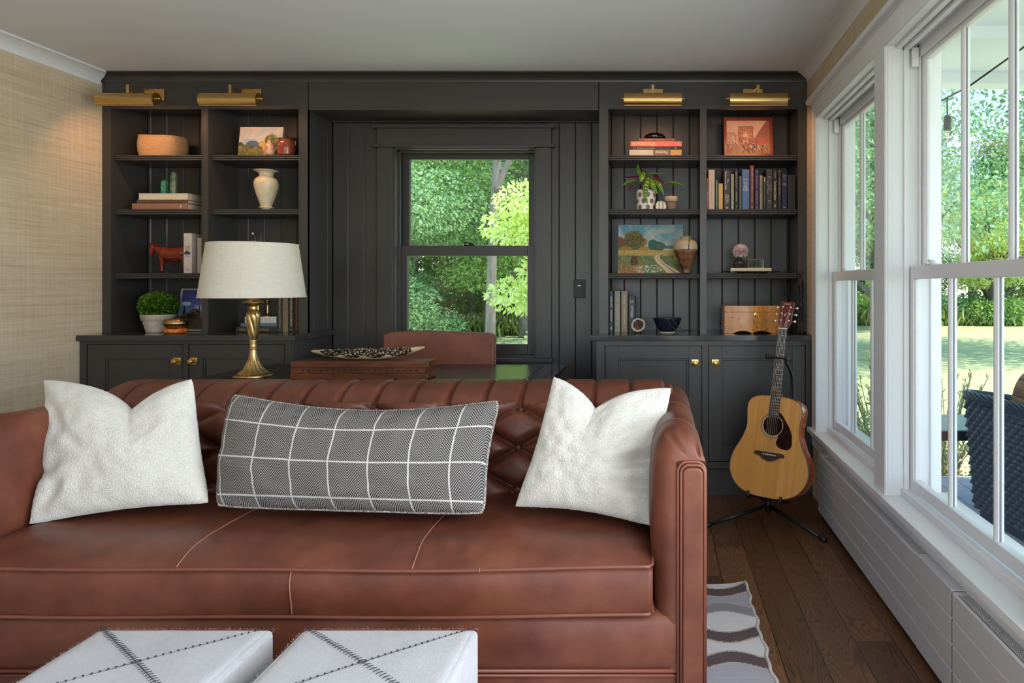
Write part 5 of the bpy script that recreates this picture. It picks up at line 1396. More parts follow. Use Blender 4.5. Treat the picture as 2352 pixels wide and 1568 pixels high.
# sprigs behind the lampshade (third shelf)
zb = ZS[2]+.0006; t = thing('sprig_vase', (wx(592, 4.22), 4.22, zb), 'small bud vase with thin green sprigs peeking above the lampshade', 'plant')
MB().lathe(lsm([(.001, 0), (.03, .001), (.036, .03), (.025, .06), (.012, .09), (.012, .12), (.009, .12), (.009, .09)]), (wx(592, 4.22), 4.22, zb), 28).build('vase', cloth(90, 84, 76, r=.3), t, smooth=True)
m = MB()
for ax, ay in ((580.5, 536), (585, 545), (600, 540)):
    P0 = Vector((wx(592, 4.22), 4.22, zb+.10)); P1 = at(ax, ay, 4.21); m.tube(catmull([P0, P0.lerp(P1, .5)+Vector((0, 0, .03)), P1], 6), [.0018]*6+[.0015]*6+[.0008], 6)
m.build('stem', pm('green_stem', rgb(96, 124, 66), .6), t, smooth=True)
m = MB(); P = at(580.5, 536, 4.21)
for k in range(5): a = k*1.26; m.ball(P+Vector((math.cos(a)*.004, 0, math.sin(a)*.004)), .004, 8)
m.build('blossom', M_petal, t, smooth=True)
leafv = []
m = MB(); P = at(600, 540, 4.21); m.add([P+Vector((-.004, 0, -.05)), P+Vector((.004, 0, -.05)), P+Vector((.003, -.002, -.02)), P+Vector((0, 0, .012)), P+Vector((-.003, 0, -.02))], [(0, 1, 2, 3, 4)]); m.build('leaf', M_leafD, t)
# candlesticks
zb = zz(727.4, 4.19)
cst = lambda: [(.001, 0), (.024, 0), (.025, .004), (.015, .009), (.007, .013), (.004, .018)]+[q for k in range(8) for q in ((.0035, .020+k*.0068), (.0062, .0234+k*.0068))]+[(.004, .076), (.009, .080), (.011, .086), (.010, .098), (.013, .101), (.011, .102), (.008, .094)]
for px, lb in ((615, 'small beaded brass candlestick on the white book, right of the lamp stem'), (593, 'small beaded brass candlestick half hidden behind the lamp stem')):
    lathe_thing('candlestick', cst(), px, 4.215, zb+.0004, M_gold, lb, 'candlestick', 20, 'beaded brass candlesticks')
# red carved cow: tubes welded by a voxel remesh into one body
zb = ZS[2]+.0006; Dc = 4.21
def cw(zx, zy, dy=0): return at(320+zx/13.07, 520+zy/13.07, Dc)+Vector((0, dy, 0))
t = thing('cow_figurine', (wx(395, Dc), Dc, zb), 'glossy red carved cow figurine facing left', 'figurine')
m = MB(); k_ = Dc/F/13.07
def tb(P, R): m.tube(catmull(P, 5), [np.interp(i/(5*(len(P)-1)), np.linspace(0, 1, len(R)), R)*k_ for i in range(5*(len(P)-1)+1)], 12)
tb([cw(620, 760), cw(760, 790), cw(950, 850), cw(1150, 850), cw(1330, 830), cw(1440, 860)], [110, 195, 215, 215, 215, 130])
tb([cw(470, 640), cw(560, 690), cw(680, 760)], [70, 110, 150])
tb([cw(440, 590), cw(400, 690), cw(360, 800), cw(340, 870)], [78, 85, 62, 42])
tb([cw(420, 560, -.004), cw(400, 520, -.02), cw(415, 500, -.028)], [40, 26, 12]); tb([cw(450, 560, .006), cw(440, 520, .02), cw(430, 500, .026)], [40, 26, 12])
for (dx, dy, dz) in ((0, -.012, 0), (-90, .018, 0)):
    tb([cw(740+dx*.3, 900, dy), cw(730+dx, 1060, dy), cw(725+dx, 1200, dy), cw(735+dx, 1290, dy), cw(715+dx*1.4, 1345, dy)], [110, 62, 46, 40, 50]); m.ball(cw(690+dx*1.4, 1345, dy), 34*k_, 10)
for dx, dy in ((0, -.012), (80, .018)):
    tb([cw(1380+dx, 930, dy), cw(1420+dx, 1080, dy), cw(1400+dx, 1200, dy), cw(1420+dx, 1345, dy)], [130, 70, 45, 44])
tb([cw(1440, 780), cw(1530, 880), cw(1540, 1060)], [26, 20, 26])
o = m.build('body', M_redcarve, t, smooth=True)
md = o.modifiers.new('weld', 'REMESH'); md.mode = 'VOXEL'; md.voxel_size = .0022; md.use_smooth_shade = True
sm_ = o.modifiers.new('smooth', 'SMOOTH'); sm_.factor = .6; sm_.iterations = 5
# boxwood in white pot
zb = .9281; D = 4.19; xc = wx(364, D)
t = thing('potted_boxwood', (xc, D, zb), 'clipped green boxwood ball in a whitewashed clay pot', 'plant')
M_pot = m_stone('limewashed_clay', [(.3, rgb(170, 150, 128)), (.5, rgb(196, 182, 164)), (.7, rgb(206, 196, 182))], 12, .8, .5)
MB().lathe([(.001, 0), (.062, 0), (.064, .004), (.081, .066), (.0815, .070), (.088, .072), (.094, .104), (.095, .108), (.089, .108), (.085, .095), (0.001, .094)], (xc, D, zb), 48).build('pot', M_pot, t, smooth=True)
V = leaf_cloud(5200, ell(0, 0, .165, .104, .10, .082, .45), .019, 3, asp=.62, droop=-.2)
leaf_mesh('foliage', V, M_leafD, t)
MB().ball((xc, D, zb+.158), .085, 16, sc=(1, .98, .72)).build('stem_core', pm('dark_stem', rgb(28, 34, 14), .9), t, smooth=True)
# singing bowl on amber cushion, mallet
xc = wx(404, 4.09); D = 4.085
t = thing('ring_cushion', (xc, D, zb), 'copper-orange silk ring cushion under the brass bowl', 'cushion')
M_silk = m_stone('copper_silk', [(.3, rgb(160, 66, 20)), (.5, rgb(206, 110, 44)), (.7, rgb(236, 176, 96))], 22, .3, 2)
m = MB(); m.grid(lambda i, j: (lambda a, b: (xc+(.045+.0185*math.cos(b)+.0012*math.sin(9*a))*math.cos(a), D+(.045+.0185*math.cos(b)+.0012*math.sin(9*a))*math.sin(a), zb+.0155+.0155*math.sin(b)))(2*PI*i/60, 2*PI*j/16), 60, 16, cu=True, cv=True)
m.build('silk_ring', M_silk, t, smooth=True)
zb2 = zb+.026; xb = xc+.006
t = tag(MB().lathe(lsm([(.001, .0), (.030, .001), (.055, .014), (.067, .030), (.066, .045), (.061, .054), (.058, .0545), (.060, .044), (.058, .03), (.04, .012), (0.001, .008)]), (xb, D, zb2), 48).build('singing_bowl', pm('hammered_bronze', (.45, .31, .15, 1), .28, 1, var=.25, scale=18), smooth=True), 'round bronze singing bowl on the orange ring cushion', 'bowl')
m = MB(); A = Vector((xb-.02, D+.02, zb2+.062)); B = at(453, 712, 4.13)
m.tube([A, A.lerp(B, .3), A.lerp(B, .6), A.lerp(B, .82), A.lerp(B, .93), B], [.006, .0062, .008, .012, .0135, .009], 14)
tag(m.build('mallet', pm('dark_mallet_wood', rgb(48, 26, 20), .45), smooth=True), 'dark wooden mallet resting across the bronze bowl', 'mallet')

# ------------------------------------------------------------------ right bookcase things
# spotted pot with rattlesnake plant
zb = ZS[1]+.0006; D = 4.19; xc = wx(1483.5, D)
t = thing('rattlesnake_plant', (xc, D, zb), 'rattlesnake plant with striped leaves in a white pot with taupe spots', 'plant')
def spot_pot():
    n = NT('white_spotted_glaze'); tc = n.new('ShaderNodeTexCoord'); sp = n.new('ShaderNodeSeparateXYZ'); n.link(tc.outputs['Object'], sp.inputs[0])
    ang = n.math('ARCTAN2', sp.outputs[1], sp.outputs[0]); z_ = sp.outputs[2]
    row_ = n.math('DIVIDE', n.math('ADD', z_, .006), .038); ir = n.math('FLOOR', row_); fr = n.math('SUBTRACT', n.math('FRACT', row_), .5)
    ua = n.math('ADD', n.math('MULTIPLY', ang, 7/(2*PI)), n.math('MULTIPLY', ir, .5)); fa = n.math('SUBTRACT', n.math('FRACT', ua), .5)
    d = n.math('ADD', n.math('POWER', n.math('DIVIDE', n.math('ABSOLUTE', fa), .26), 2.4), n.math('POWER', n.math('DIVIDE', n.math('ABSOLUTE', fr), .36), 2.4))
    nz = n.noise(n.coord('Object'), 30, 2); mk = n.math('LESS_THAN', n.math('ADD', d, n.math('MULTIPLY', n.math('SUBTRACT', nz, .5), .5)), 1.0)
    n.base(n.mix(mk, rgb(222, 218, 210), rgb(120, 98, 88))); n.set(Roughness=.45); return n.mat
MB().lathe(lsm([(.001, 0), (.054, .0005), (.058, .006), (.0575, .04), (.0595, .08), (.059, .110), (.060, .118), (.056, .118), (.055, .10)]), (xc, D, zb), 56).build('pot', spot_pot(), t, smooth=True)
def m_rattle(under=False):
    n = NT('rattlesnake_leaf'); tc = n.new('ShaderNodeTexCoord'); sp = n.new('ShaderNodeSeparateXYZ'); n.link(tc.outputs['UV'], sp.inputs[0])
    u, v = sp.outputs[0], sp.outputs[1]     # u along, v across -1..1 as 0..1
    av = n.math('ABSOLUTE', n.math('SUBTRACT', v, .5))
    w = n.math('SINE', n.math('MULTIPLY', n.math('SUBTRACT', u, n.math('MULTIPLY', av, .10)), 2*PI*9))
    mk = n.math('MULTIPLY', n.math('GREATER_THAN', w, .15), n.math('LESS_THAN', av, .36))
    c_ = n.mix(mk, rgb(112, 158, 44), rgb(24, 52, 22)); c_ = n.mix(n.math('GREATER_THAN', av, .44), c_, rgb(40, 80, 28))
    g = n.new('ShaderNodeNewGeometry'); c_ = n.mix(g.outputs['Backfacing'], c_, rgb(92, 32, 58))
    n.base(c_); n.set(Roughness=.35); return n.mat
M_rattle = m_rattle()
def rleaf(base, pts, width, name='leaf', side=None, flip=False):
    P = catmull(pts, 7); L = len(P); V = []; uv = []; sd = Vector(side or (1, 0, 0))
    for k, p in enumerate(P):
        tt = k/(L-1); d = (P[min(k+1, L-1)]-P[max(k-1, 0)]).normalized(); s = (sd-d*sd.dot(d)).normalized(); nrm = s.cross(d)
        w = width*(math.sin(PI*min(1, tt*1.02)**.75)**.75)*(1+.09*math.sin(tt*38))
        for q in range(5):
            e = (q-2)/2; V.append(p+s*e*w*.5+nrm*(abs(e)**1.5*w*.16*(-1 if flip else 1))); uv.append((tt, q/4))
    Fc = [(k*5+q, k*5+q+1, (k+1)*5+q+1, (k+1)*5+q) for k in range(L-1) for q in range(4)]
    if not flip: Fc = [f[::-1] for f in Fc]
    o = mesh_obj(name, V, Fc, M_rattle, t, smooth=True); lay = o.data.uv_layers.new(name='UVMap')
    vi = np.zeros(len(o.data.loops), int); o.data.loops.foreach_get('vertex_index', vi); lay.data.foreach_set('uv', np.array(uv)[vi].ravel())
    m = MB(); m.tube(catmull([Vector((xc, D, zb+.10)), (Vector((xc, D, zb+.10))+P[0])/2+Vector((0, 0, .02)), P[0]], 5), .0014, 6); m.build('stem', pm('leaf_stem', rgb(110, 130, 70), .6), t, smooth=True)
R6 = lambda zx, zy, d: at(1400+zx/7.129, 280+zy/7.129, d)
rleaf(0, [R6(640, 890, 4.16), R6(610, 1000, 4.11), R6(585, 1120, 4.10), R6(590, 1230, 4.10), R6(625, 1345, 4.105)], .0265*1.25)
rleaf(0, [R6(560, 800, 4.19), R6(540, 860, 4.15), R6(525, 930, 4.13), R6(505, 985, 4.125)], .036)
rleaf(0, [R6(680, 920, 4.16), R6(700, 1000, 4.12), R6(735, 1090, 4.11), R6(790, 1185, 4.115)], .034)
rleaf(0, [R6(730, 950, 4.15), R6(800, 1020, 4.10), R6(850, 1100, 4.09), R6(895, 1195, 4.09)], .026, side=(.6, 0, .5))
rleaf(0, [R6(485, 900, 4.19), R6(400, 905, 4.18), R6(300, 915, 4.17), R6(185, 898, 4.17)], .019, side=(0, -.6, 1))
rleaf(0, [R6(430, 960, 4.19), R6(360, 985, 4.18), R6(270, 1010, 4.17), R6(205, 1060, 4.17)], .024, side=(.3, -.5, 1), flip=True)
rleaf(0, [R6(460, 980, 4.17), R6(400, 1010, 4.14), R6(340, 1070, 4.13), R6(290, 1145, 4.13)], .026, side=(.8, -.2, .6), flip=True)
rleaf(0, [R6(500, 880, 4.21), R6(480, 810, 4.21), R6(465, 740, 4.215), R6(460, 685, 4.22)], .022, side=(1, 0, 0), flip=True)
rleaf(0, [R6(620, 860, 4.22), R6(700, 850, 4.23), R6(800, 850, 4.23), R6(915, 858, 4.23)], .014, side=(0, -.7, 1))
rleaf(0, [R6(700, 895, 4.2), R6(760, 900, 4.19), R6(840, 970, 4.18), R6(935, 1055, 4.18)], .022, side=(.3, -.5, 1), flip=True)
rleaf(0, [R6(940, 990, 4.18), R6(1030, 1000, 4.16), R6(1130, 1020, 4.15), R6(1228, 1055, 4.15)], .0235, side=(0, -.6, 1))
rleaf(0, [R6(600, 830, 4.23), R6(560, 815, 4.24), R6(500, 830, 4.25), R6(470, 850, 4.25)], .02, side=(0, -.5, 1))
# agate, taupe cup
D = 4.15; m = MB(); xa = wx(1518, D); V = []; rr = [.034, .035, .034, .0335, .034, .035, .035]
pts = [(-.034, .006), (-.034, .026), (-.024, .044), (-.014, .049), (.010, .049), (.024, .042), (.034, .024), (.034, .004), (.028, 0), (-.028, 0)]
m.prism([(xa+a, zb+b) for a, b in pts], 'y', D-.018, D+.02)
def m_veined():
    n = NT('veined_white_stone'); w = n.new('ShaderNodeTexWave', _Scale=14.0, _Distortion=1.2); n.link(n.coord('Object', (1, .1, .3)), w.inputs['Vector']); n.base(n.ramp(w.outputs[1], [(0, rgb(216, 206, 184)), (.86, rgb(214, 204, 180)), (.93, rgb(150, 120, 70)), (1, rgb(120, 90, 50))])); n.set(Roughness=.35); return n.mat
tag(m.build('faceted_stone', m_veined(), bevel=.005, seg=2), 'small faceted white stone with brown veins, between the pots', 'stone')
tc_ = thing('clay_cup', (wx(1541.5, D), D+.01, zb), 'small two-tone taupe and pink clay cup without a plant', 'cup'); xc2 = wx(1541.5, D)
MB().lathe([(.001, 0), (.027, 0), (.029, .003), (.0345, .0475)], (xc2, D+.01, zb), 40).build('body', pm('taupe_clay', rgb(126, 102, 92), .7), tc_, smooth=True)
MB().lathe([(.0345, .0465), (.0385, .0475), (.0395, .077), (.038, .078), (.035, .077), (.033, .05)], (xc2, D+.01, zb), 40).build('rim_band', pm('pink_clay', rgb(196, 164, 142), .7), tc_, smooth=True)
# two-tone vase
def m_twotone():
    n = NT('cracked_two_tone_glaze'); tc = n.new('ShaderNodeTexCoord'); sp = n.new('ShaderNodeSeparateXYZ'); n.link(tc.outputs['Object'], sp.inputs[0])
    nz = n.noise(n.coord('Object'), 14, 3); h = n.math('ADD', sp.outputs[2], n.math('MULTIPLY', n.math('SUBTRACT', nz, .5), .015))
    up = n.math('GREATER_THAN', h, .142); br = n.ramp(n.noise(n.coord('Object', (1, 1, 3)), 12, 4), [(.35, rgb(90, 56, 40)), (.5, rgb(122, 80, 56)), (.7, rgb(150, 104, 74))])
    c_ = n.mix(up, br, rgb(176, 158, 132))
    x_ = n.math('ADD', sp.outputs[0], n.math('MULTIPLY', sp.outputs[2], .0)); nn = n.noise(n.coord('Object', (1, 1, 1)), 26, 3)
    for x0, k, tw in ((.065, -.33, .0032), (-.012, .16, .0026)):
        l = n.math('ABSOLUTE', n.math('SUBTRACT', n.math('ADD', x_, n.math('MULTIPLY', n.math('SUBTRACT', nn, .5), .035)), n.math('ADD', -.048 if k < 0 else .006, n.math('MULTIPLY', n.math('SUBTRACT', n.math('MULTIPLY', sp.outputs[2], 1), .10), k))))
        rng = n.math('LESS_THAN', sp.outputs[2], .14) if k < 0 else n.math('GREATER_THAN', sp.outputs[2], .135)
        c_ = n.mix(n.math('MULTIPLY', n.math('LESS_THAN', l, tw), rng), c_, rgb(26, 20, 18))
    n.base(c_); n.set(Roughness=.3); return n.mat
lathe_thing('crackle_vase', lsm([(.001, 0), (.028, .001), (.030, .006), (.034, .030), (.050, .075), (.066, .115), (.073, .145), (.072, .170), (.062, .190), (.040, .202), (.031, .208), (.032, .214), (.043, .219), (.041, .221), (.030, .216)]), 1574.5, 4.125, ZS[2]+.0006, m_twotone(), 'cream and brown crackled vase in front of the landscape canvas', 'vase', 48)
# peony in dark vase, glass box, cream book, tray
D = 4.19; zb = ZS[2]+.0006; xc = wx(1726, D)
tr = MB().lathe([(.001, .0), (.10, .0), (.135, .006), (.172, .0105), (.176, .012), (.172, .0125), (.10, .003), (.001, .003)], (0, 0, 0), 56, 0, Matrix.Diagonal((1, .62, 1)).to_4x4())
tr.v = [(a+xc, b+D+.01, c_+zb) for a, b, c_ in tr.v]
tag(tr.build('brass_tray', M_abrass, smooth=True), 'shallow oval antique brass tray under the cream book', 'tray')
zt = zz(615, D-.06)
flat_book(wx(1678.5, D-.05), wx(1772, D-.05), zb+.0045, zt, D-.05, .13, (206, 196, 172), 'slim cream book on the brass tray, under the peony vase and glass box', None)
xv = wx(1698, D-.02)
M_dk = m_stone('bronze_black_glaze', [(.3, rgb(30, 30, 34)), (.52, rgb(52, 50, 50)), (.56, rgb(110, 90, 60)), (.7, rgb(44, 42, 42))], 9, .18, 1)
pv = thing('peony_vase', (xv, D-.02, zt), 'round dark bud vase on the slim cream book', 'vase')
MB().lathe(lsm([(.001, 0), (.018, .001), (.031, .012), (.037, .028), (.034, .042), (.022, .052), (.012, .056), (.013, .062), (.010, .062), (.009, .055)]), (xv, D-.02, zt+.0004), 40).build('body', M_dk, pv, smooth=True)
pc = at(1701, 573, D-.02); pe = thing('peony', (pc.x, pc.y, pc.z-.06), 'single blush pink peony bloom in the dark vase', 'flower')
m = MB(); rnd = random.Random(5)
def petal(c, d, up, L, w, curl):
    d = d.normalized(); s = d.cross(up).normalized(); nrm = s.cross(d)
    n1, n2 = 6, 6; V = []
    for a in range(n1):
        ta = a/(n1-1)
        for b in range(n2):
            tb_ = b/(n2-1)*2-1; ww = w*math.sin(PI*(.12+.80*ta))**.6
            edge = 1+.10*math.sin(tb_*5+L*700)*ta
            V.append(c+d*L*ta*edge*(1-.15*tb_*tb_*ta)+s*tb_*ww*.5-nrm*(curl*L*ta*ta)+nrm*.25*w*tb_*tb_*(1-.3*ta))
    m.add(V, [(a*n2+b, a*n2+b+1, (a+1)*n2+b+1, (a+1)*n2+b) for a in range(n1-1) for b in range(n2-1)])
for k in range(150):
    th = math.acos(1-1.75*((k+.5)/150)); ph = k*2.39996; dirv = Vector((math.sin(th)*math.cos(ph), math.sin(th)*math.sin(ph), math.cos(th)))
    dirv = (dirv+Vector((rnd.uniform(-.15, .15), rnd.uniform(-.15, .15), rnd.uniform(-.1, .15)))); up = Vector((0, 0, 1)) if abs(dirv.z) < .9 else Vector((1, 0, 0))
    out_ = .3+.7*th/PI*1.6; petal(pc-Vector((0, 0, .008))+dirv*.014, dirv, up, .033*(.75+.35*min(1, th/1.7))+rnd.uniform(-.003, .004), .034+.014*min(1, th/1.6), -.12+.3*min(1, th/1.9))
m.build('petals', M_petal, pe, smooth=True)
m = MB(); m.tube([pc-Vector((0, 0, .02)), Vector((xv, D-.02, zt+.03))], .0026, 8); m.build('stem', pm('green_stem2', rgb(70, 96, 50), .6), pe)
# glass box
gx0, gx1 = wx(1718, D-.04), wx(1754, D-.04); gz0, gz1 = zt+.0005, zt+.052; gy0, gy1 = D-.04, D+.02
t = thing('glass_box', ((gx0+gx1)/2, D, gz0), 'tiny brass edged glass box beside the peony vase', 'box')
m = MB(); e = .0018
for x_ in (gx0, gx1):
    for y_ in (gy0, gy1): m.tube([(x_, y_, gz0), (x_, y_, gz1)], e, 6)
for z_ in (gz0+e, gz1):
    for y_ in (gy0, gy1): m.tube([(gx0, y_, z_), (gx1, y_, z_)], e, 6)
    for x_ in (gx0, gx1): m.tube([(x_, gy0, z_), (x_, gy1, z_)], e, 6)
m.build('brass_edges', M_abrass, t); m = MB()
m.box(gx0, gx1, gy0-.0006, gy0+.0006, gz0, gz1); m.box(gx0, gx1, gy1-.0006, gy1+.0006, gz0, gz1); m.box(gx0-.0006, gx0+.0006, gy0, gy1, gz0, gz1); m.box(gx1-.0006, gx1+.0006, gy0, gy1, gz0, gz1); m.box(gx0, gx1, gy0, gy1, gz1-.0006, gz1+.0006)
m.build('glass', m_glass('tinted_glass', (.86, .9, .86, 1)), t)
# geode, bowl, beads
zb = .9281; D = 4.09; cg = at(1466, 746, D)
t = thing('geode', (cg.x, cg.y, zb), 'half geode with a dark crystal hollow, beside the slate book', 'geode')
M_geo = m_stone('geode_crust', [(.3, rgb(110, 96, 82)), (.45, rgb(190, 180, 165)), (.55, rgb(120, 110, 100)), (.7, rgb(226, 218, 206))], 45, .6, 2, bump=.8)
m = MB(); A = Matrix.Rotation(math.radians(-18), 4, 'Y') @ Matrix.Rotation(math.radians(78), 4, 'X')
def gfn(i, j):
    a = 2*PI*i/48; k = j/15
    r_ = .047*math.sin(PI/2*(.05+.95*k))*(1+.07*mnoise.noise(Vector((math.cos(a)*1.5, math.sin(a)*1.5, k*2)))+.03*mnoise.noise(Vector((math.cos(a)*7, math.sin(a)*7, k*7))))
    p = Vector((r_*math.cos(a)*.92, r_*math.sin(a)*.86, -.032*math.cos(PI/2*k))); return tuple(A @ p + cg)
m.grid(gfn, 48, 16, cu=True)
def gin(i, j):
    a = 2*PI*i/48; k = 1-j/12; base = .047*(1+.07*mnoise.noise(Vector((math.cos(a)*1.5, math.sin(a)*1.5, 2)))+.03*mnoise.noise(Vector((math.cos(a)*7, math.sin(a)*7, 7))))
    r_ = base*(1 if j == 0 else (.72 if j == 1 else .70*k*12/11)); z_ = .0 if j < 2 else -.022*(1-(k)**2)
    p = Vector((r_*math.cos(a)*.92, r_*math.sin(a)*.86, z_+.0025*mnoise.noise(Vector((math.cos(a)*k*30, math.sin(a)*k*30, 1))))); return tuple(A @ p + cg)
mi = MB(); mi.grid(lambda i, j: gin(i, j), 48, 2, cu=True)
m.add(mi.v, [f[::-1] for f in mi.f]); m.build('crust', M_geo, t, smooth=True)
mi = MB(); mi.grid(lambda i, j: gin(i, j+1), 48, 12, cu=True); mi.f = [f[::-1] for f in mi.f]; mi.build('crystal_hollow', m_stone('brown_crystal', [(.35, rgb(34, 22, 14)), (.5, rgb(80, 56, 36)), (.66, rgb(150, 120, 88))], 160, .2, 1, bump=1), t)
D = 4.14; xc = wx(1533, D)
t = thing('footed_bowl', (xc, D, zb), 'dark navy bowl with a pale foot on the right counter', 'bowl')
MB().lathe(lsm([(.001, .006), (.04, .006), (.052, .018), (.070, .045), (.083, .078), (.086, .086), (.084, .087), (.078, .07), (.06, .035), (.03, .014), (.001, .012)]), (xc, D, zb), 56).build('body', pm('navy_glaze', (.012, .014, .03, 1), .16, var=.1), t, smooth=True)
MB().lathe([(.001, 0), (.042, 0), (.049, .001), (.049, .005), (.040, .007), (.001, .007)], (xc, D, zb), 40).build('foot_ring', pm('raw_clay', rgb(190, 180, 160), .7), t, smooth=True)
t = thing('bead_strand', (xc, D, zb), 'strand of small dark red-brown beads draped over the navy bowl', 'beads')
R5 = lambda zx, zy, d: at(1390+zx/10.226, 650+zy/10.226, d)
p1 = catmull([R5(1330, 850, 4.10), R5(1380, 815, 4.07), R5(1450, 855, 4.055), R5(1500, 930, 4.06), R5(1560, 1015, 4.07), R5(1640, 1080, 4.05), R5(1700, 1112, 4.03), R5(1800, 1122, 4.03), R5(1950, 1118, 4.03), R5(2060, 1110, 4.03)], 30)
p2 = catmull([R5(1380, 815, 4.08), R5(1490, 815, 4.06), R5(1580, 870, 4.05), R5(1660, 970, 4.06), R5(1740, 1045, 4.06), R5(1840, 1090, 4.05), R5(1960, 1108, 4.045), R5(2060, 1108, 4.035)], 30)
M_bead = pm('garnet_beads', rgb(70, 44, 44), .15, var=.3, scale=200)
bead = None; cnt = 0
for pp in (p1, p2):
    acc = 0; last = pp[0]
    for q in pp:
        acc += (q-last).length; last = q
        if acc > .0064:
            acc = 0; q = Vector((q.x, q.y, max(q.z, zb+.0032)))
            if bead is None: bead = MB().ball((0, 0, 0), .0031, 10).build('bead', M_bead, t, smooth=True, local=True); o = bead
            else: o = bead.copy(); C.objects.link(o)
            o.location = q-ORG[t.name]
m = MB(); m.tube([R5(2060, 1108, 4.03), R5(2110, 1075, 4.03), R5(2165, 1045, 4.03)], .0012, 5); m.build('tassel', pm('rust_tassel', rgb(130, 60, 36), .8), t)
# burl wood box
D = 4.06; zb = .9279; x0, x1 = wx(1664, D), wx(1792, D); zt = zz(702, D); zs = zz(716.5, D); y1 = D+.17
t = thing('burl_wood_box', ((x0+x1)/2, D+.09, zb), 'honey burl wood chest with brass keyhole, behind the guitar head', 'box')
m = MB(); n = 40
pts = [(x0, zs-.0004), (x0, zb)]
for i in range(n+1):
    f = i/n; g = (f-.16)/.68
    pts.append((x0+(x1-x0)*f, zb+(.016*abs(math.sin(PI*2*g))**.75 if 0 < g < 1 else 0)))
pts += [(x1, zb), (x1, zs-.0004)]
m.prism(pts, 'y', D, D+.012); m.box(x0, x1, D+.012, y1, zb+.017, zs-.0004); m.box(x0, x0+.012, D+.012, y1, zb, zb+.017); m.box(x1-.012, x1, D+.012, y1, zb, zb+.017)
m.build('body', M_burl, t, bevel=.001)
m = MB(); m.box(x0, x1, D, y1, zs+.0004, zt); m.build('lid', M_burl, t, bevel=.0018)
m = MB(); xk = wx(1735.5, D); zk = zz(722, D); m.lathe([(0.0001, 0), (.0125, 0), (.0125, .0012), (.010, .002), (0, .002)], (0, 0, 0), 28, 0, Matrix.Translation((xk, D, zk)) @ Matrix.Diagonal((.9, 1, 1, 1)) @ Matrix.Rotation(PI/2, 4, 'X')); kh = m.build('keyhole_plate', M_gold, t, smooth=True)
m = MB(); m.box(xk-.0012, xk+.0012, D-.003, D-.0021, zk-.007, zk+.001); m.ball((xk, D-.0024, zk+.002), .0026, 8, sc=(1, .3, 1)); m.build('keyhole', M_slot, kh)
m = MB(); ys_ = D+.08; m.tube([(x0-.001, ys_-.03, zb+.07), (x0-.016, ys_-.028, zb+.065), (x0-.018, ys_, zb+.055), (x0-.016, ys_+.028, zb+.065), (x0-.001, ys_+.03, zb+.07)], .003, 8); m.build('handle', M_gold, t, smooth=True)
# slender dark sculptures
def figure(pxb, pxt, pyt, pyb, D, label):
    P0 = at(pxb, pyb, D); P0.z = .928; P1 = at(pxt, pyt, D); t = thing('slender_sculpture', P0, label, 'sculpture', 'slender dark figures on the right counter')
    MB().lathe([(.001, 0), (.023, 0), (.023, .008), (.018, .012), (.001, .012)], P0, 24).build('base', M_black, t, smooth=True)
    m = MB(); H = P1.z-P0.z; L = lambda f, dx=0, dy=0: P0.lerp(P1, f)+Vector((dx, dy, 0))
    for s in (-1, 1): m.tube(catmull([L(.02, s*.011), L(.20, s*.009), L(.42, s*.006), L(.52, 0)], 5), [.007]+[.004]*4+[.006]*5+[.009]*5+[.010], 8)
    m.tube(catmull([L(.50), L(.62), L(.78), L(.88)], 5), [.010]*5+[.009]*5+[.012]*5+[.004], 8); m.tube([L(.87), L(.9), L(.945), L(.975), L(1)], [.004, .005, .009, .008, .002], 8)
    for s in (-1, 1): m.tube(catmull([L(.85, s*.010), L(.72, s*.017), L(.56, s*.014)], 5), [.005]*6+[.003]*5, 6)
    o = m.build('figure', m_stone('blackened_bronze', [(.3, rgb(14, 14, 16)), (.6, rgb(34, 33, 34)), (.75, rgb(60, 58, 56))], 60, .45, 1, bump=.8), t, smooth=True)
    r = o.modifiers.new('weld', 'REMESH'); r.mode = 'VOXEL'; r.voxel_size = .0022; r.use_smooth_shade = True
figure(1811, 1802, 618, 762, 4.20, 'thin blackened figure leaning behind the guitar head')
figure(1843, 1838, 622, 764, 4.06, 'thin blackened figure nearest the windows')
# ================================================================== desk behind the sofa
dk = thing('writing_desk', (-1.39, 3.55, 0), 'black polished desk standing behind the sofa, with an inlaid border line', 'desk')
dx0, dx1, dy0, dy1 = -2.262, -.505, 3.12, 3.93; dz = .76
def corner_poly(x0, x1, y0, y1, c):
    return [(x0+c, y0), (x1-c, y0), (x1-c*.45, y0+c*.30), (x1, y0+c), (x1, y1-c), (x1-c*.45, y1-c*.30), (x1-c, y1), (x0+c, y1), (x0+c*.45, y1-c*.30), (x0, y1-c), (x0, y0+c), (x0+c*.45, y0+c*.30)]
m = MB()
for (g, z0, z1) in ((0, dz-.014, dz-.003), (.004, dz-.003, dz), (.012, dz-.024, dz-.014), (.026, dz-.036, dz-.024)):
    m.prism(corner_poly(dx0+g, dx1-g, dy0+g, dy1-g, .055), 'z', z0, z1)
tp = m.build('desktop', M_deskw, dk, bevel=.0025)
m = MB(); i0, i1 = dx0+.13, dx1-.13; j0, j1 = dy0+.11, dy1-.11
m.box(i0, i1, j0, j1, dz-.0005, dz+.0006); q = m.build('leather_inset', pm('black_leather_inset', (.02, .02, .021, 1), .27, var=.08, scale=30), tp)
M_inl = pm('inlay_groove', (.004, .004, .004, 1), .4)
m = MB()
for a, b, c_, d in ((i0-.003, i0, j0-.003, j1+.003), (i1, i1+.003, j0-.003, j1+.003), (i0, i1, j0-.003, j0), (i0, i1, j1, j1+.003)): m.box(a, b, c_, d, dz-.0004, dz+.0009)
e = .085
